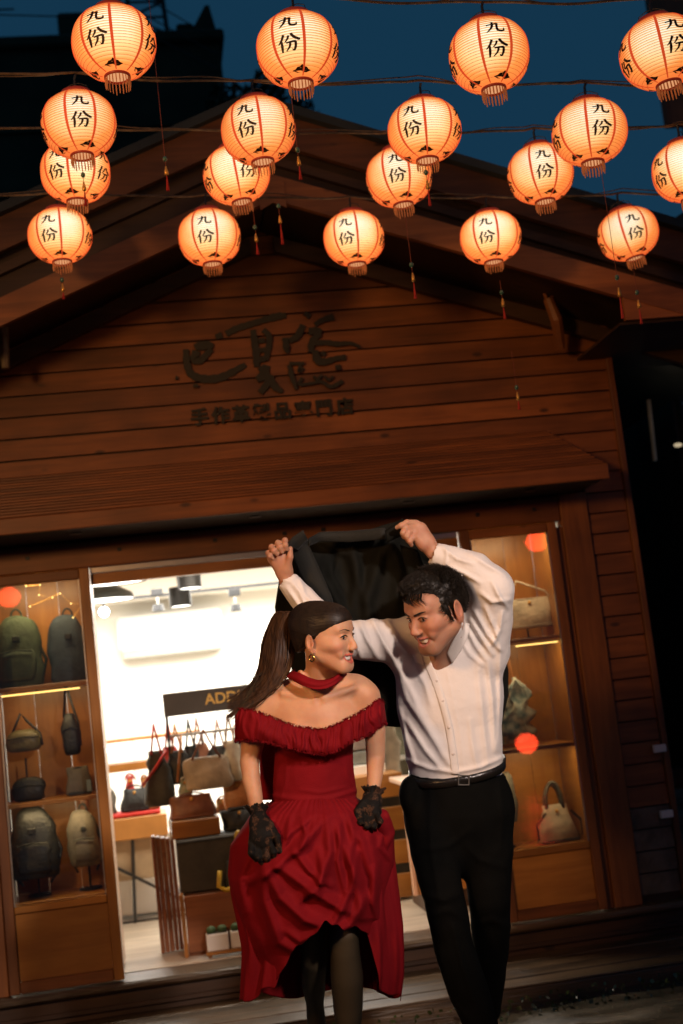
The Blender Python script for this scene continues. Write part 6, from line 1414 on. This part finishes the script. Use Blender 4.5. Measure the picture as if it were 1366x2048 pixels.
Fb.el(D(639, 1402, 4.108), (.008, .008, .010), VB, .012, 's')
Fb.chain([(D(530, 1410, 4.20), .050), (D(507, 1470, 4.18), .040), (D(499, 1525, 4.16), .0305), (D(503, 1560, 4.14), .0285), (D(509, 1590, 4.125), .0255), (D(515, 1630, 4.11), .0185)], .03, sq=None)
Fb.chain([(D(732, 1394, 4.20), .047), (D(750, 1460, 4.19), .034), (D(751, 1512, 4.18), .0305), (D(750, 1545, 4.16), .0265), (D(746, 1590, 4.13), .0185)], .03)
Fb.disp(lambda p: .0007*snoise(p, 60, 41), .02)
wb_ = sdf_obj('body', [Fb.mesh()], M['skw'], wom, None, 1); paint(wb_, Tw, False)
face_extras(Tw, wom, False, HM, bvh_of(wb_))
# legs in tights
Fl = Field(*bounds([D(600, 1700, 4.05), D(740, 1700, 4.45), D(600, 2250, 4.05), D(740, 2250, 4.45)], .08), .006)
Fl.chain([(D(672, 1700, 4.20), .080), (D(684, 1800, 4.15), .062), (D(688, 1868, 4.12), .046), (D(690, 1905, 4.13), .0475), (D(694, 1955, 4.15), .0525), (D(696, 2010, 4.17), .048), (D(697, 2070, 4.18), .038), (D(700, 2160, 4.19), .026), (D(702, 2195, 4.19), .027)], .02)
Fl.chain([(D(625, 1700, 4.22), .080), (D(630, 1830, 4.22), .058), (D(629, 1920, 4.24), .044), (D(627, 1965, 4.30), .040), (D(630, 2010, 4.36), .030), (D(634, 2060, 4.42), .033), (D(638, 2120, 4.46), .026), (D(640, 2150, 4.48), .025)], .02)
sdf_obj('tights', [Fl.mesh()], M['tights'], wom, None, 1)
for (x, y, d_) in ((702, 2205, 4.19), (640, 2155, 4.48)):
    c = D(x, y, d_); f = Field(c-.22, c+.22, .006); hd = np.array((-.05, -1, 0)); z0 = max(floor_z(c[0], c[1]), -1)
    if d_ < 4.3: c[2] = z0+.09
    f.rc(c+np.array((0, .02, .01)), c+hd*.13+np.array((0, 0, -.065)), .032, .026, .02); f.rc(c+hd*.13+np.array((0, 0, -.068)), c+hd*.19+np.array((0, 0, -.070)), .026, .014, .02); f.rc(c+np.array((0, .035, -.01)), c+np.array((0, .04, -.084)), .018, .006, .01); sdf_obj('heeled_shoe', [f.mesh()], M['shoe'], wom)
# gloves
def glove(parts, fr, name='lace_glove'):
    pts = [p for q in parts for p in (q[0], q[1])]; f = Field(*bounds(pts, .05), .0026)
    for q in parts: f.rc(q[0], q[1], q[2], q[3], q[4], sq=(q[5] if len(q) > 5 else None))
    f.disp(lambda p: .0012*snoise(p, 210, 51)+.0007*snoise(p, 500, 52), .015); g = sdf_obj(name, [f.mesh()], M['lace'], wom, None, 0)
    # frilled lace cuff
    (c0, ax, r0, r1, ln) = fr; ax = nz(ax); u = nz(np.cross(ax, fwd_w)); v = np.cross(ax, u); rows = []
    for j in range(5):
        t = j/4; rr = r0+(r1-r0)*t**1.5; r = []
        for i in range(72):
            a = 2*math.pi*i/72; w_ = rr*(1+.16*t*math.sin(a*7+.6)+.07*t*math.sin(a*16)); r.append(c0+ax*ln*t*(1+.18*math.sin(a*5)+.12*abs(math.sin(a*12)))+u*w_*math.cos(a)+v*w_*math.sin(a))
        rows.append(r)
    mb = MB(); mb.grid(rows, closed_u=True); mb.build('lace_frill', M['lace'], g, smooth=True, solid=.0012); return g
W_ = lambda x, y, d: D(x, y, d)
fl_ = [(W_(515, 1612, 4.118), W_(519, 1645, 4.07), .0215, .024, .01, (fw, .85)), (W_(519, 1645, 4.070), W_(525, 1676, 4.03), .033, .042, .014, (fw, .68))]
for (a, b, c, r) in (((503, 1686), (503, 1706), (512, 1719), .0105), ((515, 1693), (517, 1714), (525, 1726), .0112), ((528, 1692), (533, 1713), (537, 1727), .0108), ((539, 1686), (547, 1704), (549, 1719), .0098)):
    fl_ += [(W_(*a, 4.025), W_(*b, 4.00), r*1.1, r, .006), (W_(*b, 4.00), W_(*c, 4.02), r, r*.8, .005)]
fl_ += [(W_(538, 1650, 4.05), W_(554, 1674, 4.01), .015, .0112, .012), (W_(554, 1674, 4.01), W_(560, 1702, 4.01), .0108, .0080, .006)]
glove(fl_, (W_(516, 1632, 4.11), W_(513, 1600, 4.12)-W_(517, 1640, 4.10), .022, .034, .030))
fr_ = [(W_(746, 1576, 4.14), W_(744, 1600, 4.125), .0215, .025, .01, (fw, .85)), (W_(744, 1600, 4.125), W_(741, 1622, 4.10), .031, .035, .014, (fw, .68))]
for (a, b, c, r) in (((752, 1630), (760, 1642), (756, 1652), .0100), ((744, 1636), (748, 1652), (742, 1658), .0104), ((733, 1636), (734, 1652), (730, 1656), .0100), ((723, 1630), (721, 1644), (720, 1652), .0090)):
    fr_ += [(W_(*a, 4.085), W_(*b, 4.055), r*1.1, r, .006), (W_(*b, 4.055), W_(*c, 4.085), r, r*.8, .005)]
fr_ += [(W_(726, 1608, 4.10), W_(716, 1622, 4.08), .014, .011, .012), (W_(716, 1622, 4.08), W_(714, 1638, 4.075), .0108, .0082, .006)]
glove(fr_, (W_(746, 1592, 4.13), W_(747, 1570, 4.145)-W_(744, 1605, 4.12), .023, .034, .022))
# ---- dress: bodice
Bd = Field(*bounds([D(520, 1430, 4.05), D(740, 1660, 4.05), D(520, 1430, 4.34), D(740, 1660, 4.34)], .03), .0036)
sq = (fw, .74)
Bd.rc(D(629, 1482, 4.195), D(627, 1530, 4.195), .126, .121, .02, sq=sq); Bd.rc(D(627, 1530, 4.195), D(629, 1575, 4.20), .121, .124, .02, sq=sq); Bd.rc(D(629, 1575, 4.20), D(629, 1622, 4.20), .124, .143, .03, sq=sq)
for (x, y) in ((594, 1480), (664, 1476)): Bd.el(D(x, y, 4.118), (.058, .052, .056), VB, .03)
Bd.cut(D(629, 1452, 4.19), up_w)
RB = [([(545, 1592), (600, 1600), (660, 1598), (715, 1580)], 5, .006), ([(548, 1612), (600, 1620), (670, 1616), (722, 1598)], 5, .007), ([(560, 1628), (620, 1635), (690, 1628), (735, 1606)], 5, .008), ([(600, 1580), (640, 1586), (690, 1575)], 4, .004), ([(575, 1520), (570, 1570), (560, 1600)], 4, .003), ([(690, 1510), (695, 1550), (712, 1585)], 4, .003)]
Bd.disp(lambda p: -ridge_field(p, RB)+.0014*snoise(p, 60, 61)+.0008*snoise(p, 150, 62), .03)
sdf_obj('dress_bodice', [Bd.mesh()], M['red'], wom, None, 1)
# ---- ruffled off-shoulder collar
tp = [(488, 1440, 4.29), (472, 1436, 4.22), (474, 1420, 4.14), (500, 1420, 4.09), (530, 1429, 4.075), (560, 1441, 4.075), (590, 1452, 4.085), (620, 1457, 4.088), (640, 1459, 4.086), (665, 1452, 4.085), (690, 1440, 4.08), (715, 1427, 4.085), (738, 1413, 4.10), (758, 1399, 4.13), (768, 1410, 4.20), (760, 1425, 4.28)]
bt = [(494, 1486, 4.29), (474, 1484, 4.22), (472, 1480, 4.14), (497, 1481, 4.08), (530, 1484, 4.055), (557, 1490, 4.05), (590, 1500, 4.05), (620, 1506, 4.05), (646, 1508, 4.05), (675, 1502, 4.05), (700, 1486, 4.05), (722, 1478, 4.065), (746, 1464, 4.09), (766, 1448, 4.13), (773, 1446, 4.20), (764, 1455, 4.28)]
NU, NV = 520, 22; rows = []; rr = random.Random(9); ja = [rr.uniform(-1, 1) for _ in range(NU+1)]; jb = [rr.uniform(-1, 1) for _ in range(NU+1)]
for j in range(NV+1):
    v = j/NV; r = []
    for i in range(NU+1):
        u = i/NU; a = poly3(tp, u); b = poly3(bt, u); e = (v-.5)*2
        p = a*(1-v)+b*v
        edge = abs(e)**6; p[1] += (ja[i] if e < 0 else jb[i])*2.6*edge+1.6*math.sin(u*150+e)*edge; p[0] += 1.3*edge*jb[(i*7) % NU]
        ph = u*118+2.0*mnoise.noise(Vector((u*14, v*1.8, 0)))+.9*math.sin(v*3+u*40); g = math.sin(ph)*.6+.4*math.sin(ph*2.3+1.3*v*3)
        q = .0055*g*(.6+.6*(1-abs(e)**2))*(.35+.65*abs(math.sin(u*9.2+.5)))+.011*mnoise.noise(Vector((u*22, v*2.2, 5)))
        bul = .018*math.sin(math.pi*v)**.7
        r.append(D(p[0], p[1], p[2]-bul-q-.004*edge*ja[(i*3) % NU]))
    rows.append(r)
mb = MB(); mb.grid(rows); mb.build('dress_ruffle', M['red'], wom, smooth=True, solid=.0025)
fz = MB()
for i in range(1500):      # frayed threads on both raw edges
    u = rnd.random(); tpq = rnd.random() < .5; a = poly3(tp if tpq else bt, u); s_ = -1 if tpq else 1; a[1] += rnd.uniform(-2, 2); q0 = D(a[0], a[1], a[2]-.006); q1 = D(a[0]+rnd.uniform(-4, 4), a[1]+s_*rnd.uniform(.5, 3.5), a[2]-.006-rnd.uniform(0, .008)); fz.tube([q0, (q0+q1)/2+.001, q1], [.0007, .0006, .0003], 3, cap=False)
o = fz.build('frayed_threads', M['red'], wom); o['kind'] = 'stuff'
# scarf at the neck, its tail behind the arm
rows = []
sc_t = [(590, 1338, 4.26), (585, 1343, 4.18), (600, 1346, 4.11), (620, 1356, 4.085), (640, 1361, 4.078), (662, 1357, 4.078), (680, 1347, 4.09), (688, 1343, 4.13), (684, 1342, 4.20), (650, 1340, 4.27)]
sc_b = [(585, 1352, 4.27), (572, 1352, 4.18), (592, 1364, 4.10), (612, 1374, 4.070), (634, 1379, 4.062), (656, 1376, 4.062), (674, 1367, 4.08), (688, 1352, 4.13), (690, 1350, 4.20), (650, 1352, 4.28)]
for j in range(9):
    v = j/8; rows.append([D(*((poly3(sc_t, i/80)*(1-v)+poly3(sc_b, i/80)*v)+np.array((0, 0, -.008*math.sin(math.pi*v)-.003*math.sin(v*9+i*.12))))) for i in range(81)])
mb = MB(); mb.grid(rows); mb.build('neck_scarf', M['red'], wom, smooth=True, solid=.005)
ribbon([(524, 1470), (520, 1530), (524, 1600)], [(550, 1470), (551, 1530), (544, 1600)], lambda t, s_: 4.27, 'scarf_tail', M['red'], wom, fold=.012)
# ---- skirt
Lp = [(1600, 546), (1622, 520), (1645, 492), (1690, 461), (1750, 456), (1800, 464), (1850, 475), (1900, 484), (1950, 482), (2010, 479)]
Rp = [(1600, 716), (1618, 752), (1640, 780), (1690, 788), (1720, 790), (1800, 800), (1850, 806), (1900, 808), (1950, 808), (2010, 800)]
def itp(P_, y): return float(np.interp(y, [p[0] for p in P_], [p[1] for p in P_]))
NU, NV = 260, 110; rows = []
for j in range(NV+1):
    v = j/NV; r = []
    for i in range(NU):
        a = 2*math.pi*i/NU; ca, sa = math.cos(a), math.sin(a)       # sa<0: towards camera
        xr = ca
        hem = 1994+12*math.sin(a*4+1)+7*math.sin(a*9)
        if sa < 0: fcut = min(1, max(0, (1-abs(xr-.06)/.62)*3.5)); hem = hem*(1-fcut)+1835*fcut
        else: hem = 1985+12*math.sin(a*4)
        y = 1600+(hem-1600)*v; l, rg = itp(Lp, y), itp(Rp, y); c = (l+rg)/2; hw = (rg-l)/2
        w_ = 1-math.exp(-v*3.2); ph = a*9+2.2*math.sin(v*3+a)+v*1.5
        fo = w_*(.065*math.sin(ph)+.03*math.sin(a*17+v*4)+.018*math.sin(a*29-v*6))
        dep = 4.215+(.105+.095*w_)*sa*(1+fo*1.8)*(.66 if sa < 0 else 1)
        r.append(D(c+hw*ca*(1+fo*(1-abs(ca)**3)*1.0), y, dep))
    rows.append(r)
mb = MB(); mb.grid(rows, closed_u=True); mb.build('skirt_underlayer', M['red'], wom, smooth=True, solid=.002)
LB = [(550, 1598), (500, 1632), (461, 1692), (458, 1760), (474, 1825), (498, 1900), (538, 1972)]; RBd = [(714, 1596), (760, 1625), (788, 1668), (788, 1730), (775, 1790), (768, 1840), (758, 1882)]
NU, NV = 190, 150; rows = []
RS = [([(648, 1632), (610, 1680), (560, 1720), (500, 1760)], 9, .022), ([(630, 1628), (590, 1655), (560, 1680)], 7, .014), ([(655, 1635), (660, 1700), (640, 1760), (600, 1800)], 8, .020), ([(665, 1632), (690, 1690), (715, 1760), (725, 1830)], 9, .022), ([(690, 1625), (725, 1680), (745, 1750), (745, 1830)], 9, .020),
      ([(735, 1655), (752, 1720), (748, 1800), (765, 1860)], 7, .020), ([(530, 1722), (560, 1790), (610, 1835), (650, 1850)], 9, .024), ([(540, 1715), (600, 1760), (660, 1800), (700, 1820)], 9, .022), ([(525, 1720), (530, 1800), (560, 1880), (600, 1905)], 9, .022), ([(556, 1960), (600, 1915), (650, 1868), (700, 1845), (730, 1790)], 8, .024), ([(500, 1700), (480, 1760), (490, 1820)], 8, .018), ([(580, 1640), (575, 1680), (550, 1710)], 5, .012), ([(605, 1635), (612, 1665), (600, 1700)], 5, .012), ([(700, 1640), (705, 1680), (700, 1720)], 6, .012),
      ([(680, 1640), (676, 1720), (690, 1780)], 5, .012), ([(640, 1700), (645, 1740), (635, 1790)], 6, .012), ([(470, 1680), (500, 1650), (540, 1640)], 7, .016), ([(770, 1650), (760, 1690), (785, 1720)], 7, .016), ([(570, 1860), (600, 1880), (640, 1862)], 6, .012), ([(715, 1700), (700, 1780), (670, 1840), (640, 1860)], 6, .016), ([(590, 1700), (620, 1740), (660, 1770)], 6, .014)]
for j in range(NV+1):
    v = j/NV; a = lerp_poly(LB, v); b = lerp_poly(RBd, v); r = []
    for i in range(NU+1):
        u = i/NU; p = a*(1-u)+b*u
        bow = -math.sin(math.pi*min(1, u*1.0))*(60)*v**3+ (-18*math.sin(math.pi*u)**2)*v**2
        p = p+np.array((0, bow+ (6*math.sin(u*21)+3*math.sin(u*47))*v**4))
        dd = (4*u*(1-u))**.55; dep = 4.215-(.115+.150*(1-math.exp(-v*3.2))*(1-.35*v))*dd-(.015)*0
        r.append((p[0], p[1], dep))
    rows.append(r)
pts = []
for jj, r in enumerate(rows):
    q = np.array([D(*p) for p in r]); am = ridge_field(q, [(a_, b_*1.25, c_*1.35) for a_, b_, c_ in RS]); v = jj/NV
    gat = np.array([.006*math.sin(i*.62+1.5*math.sin(i*.13))*math.exp(-v*9)*min(1, v*30) for i in range(NU+1)]); nn = snoise(q, 26, 71)*.009+snoise(q, 70, 72)*.0028+snoise(q, 150, 73)*.0010
    pts.append([p-fwd_w*(m_*1.0+g_+n_*min(1, v*4)) for p, m_, g_, n_ in zip(q, am, gat, nn)])
mb = MB(); mb.grid(pts); mb.build('skirt_overlayer', M['red'], wom, smooth=True, solid=.002)
# bunched cloth in the fists
f = Field(*bounds([D(740, 1590, 4.0), D(800, 1730, 4.3)], .03), .004); f.chain([(D(742, 1632, 4.10), .014), (D(764, 1636, 4.12), .026), (D(772, 1665, 4.13), .028), (D(764, 1705, 4.13), .018)], .03); f.disp(lambda p: .004*snoise(p, 90, 81), .02); sdf_obj('gathered_cloth', [f.mesh()], M['red'], wom, None, 1)
# (cloth pulled up by the left fist is part of the overlayer)
# earring
c = Tw(-.082, .012, -.060); mb = MB(); e1 = nz(Tw.Y*.9+Tw.X*.3); pts = [c+.0105*(e1*math.cos(a)+Tw.Z*math.sin(a))-Tw.Z*.006 for a in np.linspace(0, 2*math.pi, 25)]; mb.tube(pts, .0028, 8, cap=False); mb.build('earring', mat('gold_hoop', (.80, .50, .14), .22, metal=1.0), wom, smooth=True)
# hair: tight cap swept back, ponytail of strands
Fc = Field(*bounds([Tw.C+.18, Tw.C-.14], .04), .003)
Fc.el(Tw(0, .026, .034), np.array((.0785, .093, .082))*Tw.s, Tw.B, .02); Fc.el(Tw(0, .075, .045), np.array((.058, .050, .058))*Tw.s, Tw.B, .03); Fc.el(Tw(0, .070, -.02), np.array((.055, .045, .06))*Tw.s, Tw.B, .03)
Fc.el(Tw(0, -.031, .046), np.array((.066, .065, .058))*Tw.s, Tw.B, .02)
Fc.el(Tw(0, -.096, -.044), np.array((.105, .064, .090))*Tw.s, Tw.B, .012, 's'); Fc.el(Tw(0, .0, -.100), np.array((.12, .12, .075))*Tw.s, Tw.B, .012, 's')
for s_ in (-1, 1): Fc.el(Tw(s_*.085, .020, -.022), np.array((.024, .019, .034))*Tw.s, Tw.B, .004, 's')
def comb(p):
    l = Tw.loc(p); ang = np.arctan2(l[:, 0], l[:, 2]-.03+.0*l[:, 1]); return .0004*np.sin(ang*44+4*l[:, 1]*20)
Fc.disp(comb, .02)
hc = sdf_obj('hair', [Fc.mesh()], M['hairw'], wom, None, 0)
mb = MB(); rr = random.Random(4)
root = Tw(0, .118, .050)
CL = [np.array(root), D(570, 1226, 4.17), D(556, 1275, 4.18), D(552, 1320, 4.17), D(538, 1358, 4.16), D(512, 1388, 4.15), D(486, 1408, 4.14), D(462, 1424, 4.13)]
WD = [.008, .026, .045, .050, .046, .036, .024, .016]
def cr(P_, t):
    x = t*(len(P_)-1); i = min(int(x), len(P_)-2); f_ = x-i; p0, p1, p2, p3 = [np.array(P_[max(0, min(len(P_)-1, k))], float) for k in (i-1, i, i+1, i+2)]
    return .5*((2*p1)+(-p0+p2)*f_+(2*p0-5*p1+4*p2-p3)*f_**2+(-p0+3*p1-3*p2+p3)*f_**3)
for s_ in range(950):
    a = rr.uniform(0, 6.283); rad = math.sqrt(rr.random()); end = rr.choice((.62, .72, .8, .9, 1.0, 1.0)) + rr.uniform(-.06, .0); ph = rr.uniform(0, 6.28); fan = rr.gauss(0, 1); pts = []; rs = []; n = 13
    for k in range(n):
        t = end*k/(n-1); c = cr(CL, t); w_ = float(cr(WD, t)); wob = 1+.15*math.sin(t*9+ph)
        off = right_w*math.cos(a)*w_*rad*wob+fwd_w*math.sin(a)*w_*rad*.6
        if t > .55: off = off+up_w*fan*.020*(t-.55)/.45+ -right_w*abs(fan)*.006*(t-.55)/.45
        pts.append(c+off+up_w*.004*math.sin(t*14+ph)); rs.append(.0013*(1 if k < n-3 else (n-k)/4)+.0002)
    mb.tube(pts, rs, 3, cap=False)
o = mb.build('ponytail', M['hairt'], wom); o['kind'] = 'stuff'
mb = MB()
for s_ in range(34):      # loose strands
    a = rr.uniform(-.9, .9); p0 = D(520+rr.uniform(-10, 20), 1360+rr.uniform(-20, 20), 4.14); p2 = D(450+rr.uniform(-5, 40), 1420+rr.uniform(-22, 16), 4.12); m_ = (p0+p2)/2+up_w*rr.uniform(-.02, .02); mb.tube([p0, p0*.6+m_*.4+up_w*.004, m_, m_*.4+p2*.6-up_w*.004, p2], [.0009, .0009, .0008, .0006, .0002], 3, cap=False)
bh = bvh_of(hc); bwk = bvh_of(wb_)
C0 = Tw(0, .02, .02)
for s_ in range(1500):      # combed strands lying on the cap
    a0 = rr.uniform(-1.9, 1.9); st_ = nz(np.array((math.sin(a0)*.9, -1.35+1.05*abs(math.sin(a0))**2, math.cos(a0)*.9+.05))); en = nz(np.array((0, .098, .030))+np.array([rr.gauss(0, .006) for _ in range(3)])); t0, t1 = sorted((rr.uniform(0, .75), rr.uniform(.25, 1)));
    if t1-t0 < .15: continue
    q = []
    for k in range(8):
        t = t0+(t1-t0)*k/7; d_ = nz(st_*(1-t)+en*t); dw = d_[0]*Tw.X+d_[1]*Tw.Y+d_[2]*Tw.Z; o_ = C0+dw*.25; r_ = max((q_ for q_ in (bh.ray_cast(Vector(o_), Vector(-dw)), bwk.ray_cast(Vector(o_), Vector(-dw))) if q_[0] is not None), key=lambda q_: -q_[3], default=(None,))
        if r_[0] is None or (np.array(r_[0])-C0) @ dw < .03: continue
        q.append(np.array(r_[0])+dw*rr.uniform(.0001, .0012))
    if len(q) > 3: mb.tube(q, [.0002]+[.00055]*(len(q)-2)+[.0002], 3, cap=False)
for s_ in range(40):      # flyaways on the crown
    x = rr.uniform(-.075, .02); q = []
    for k in range(6):
        t = k/5; yy = -.035+.14*t; zz = .030+.082*math.sqrt(max(.02, 1-((yy-.026)/.098)**2))*math.sqrt(max(.05, 1-(x/.083)**2)); q.append(Tw(x*(1-.3*t), yy, zz+rr.uniform(-.001, .002)))
    mb.tube(q, .0007, 3, cap=False)
o = mb.build('loose_strands', M['hairw'], wom); o['kind'] = 'stuff'
mb = MB(); mb.tube([root-Tw.X*.0, root+Tw.Y*.012], [.021, .020], 14); mb.build('hair_tie', M['hairw'], wom, smooth=True)
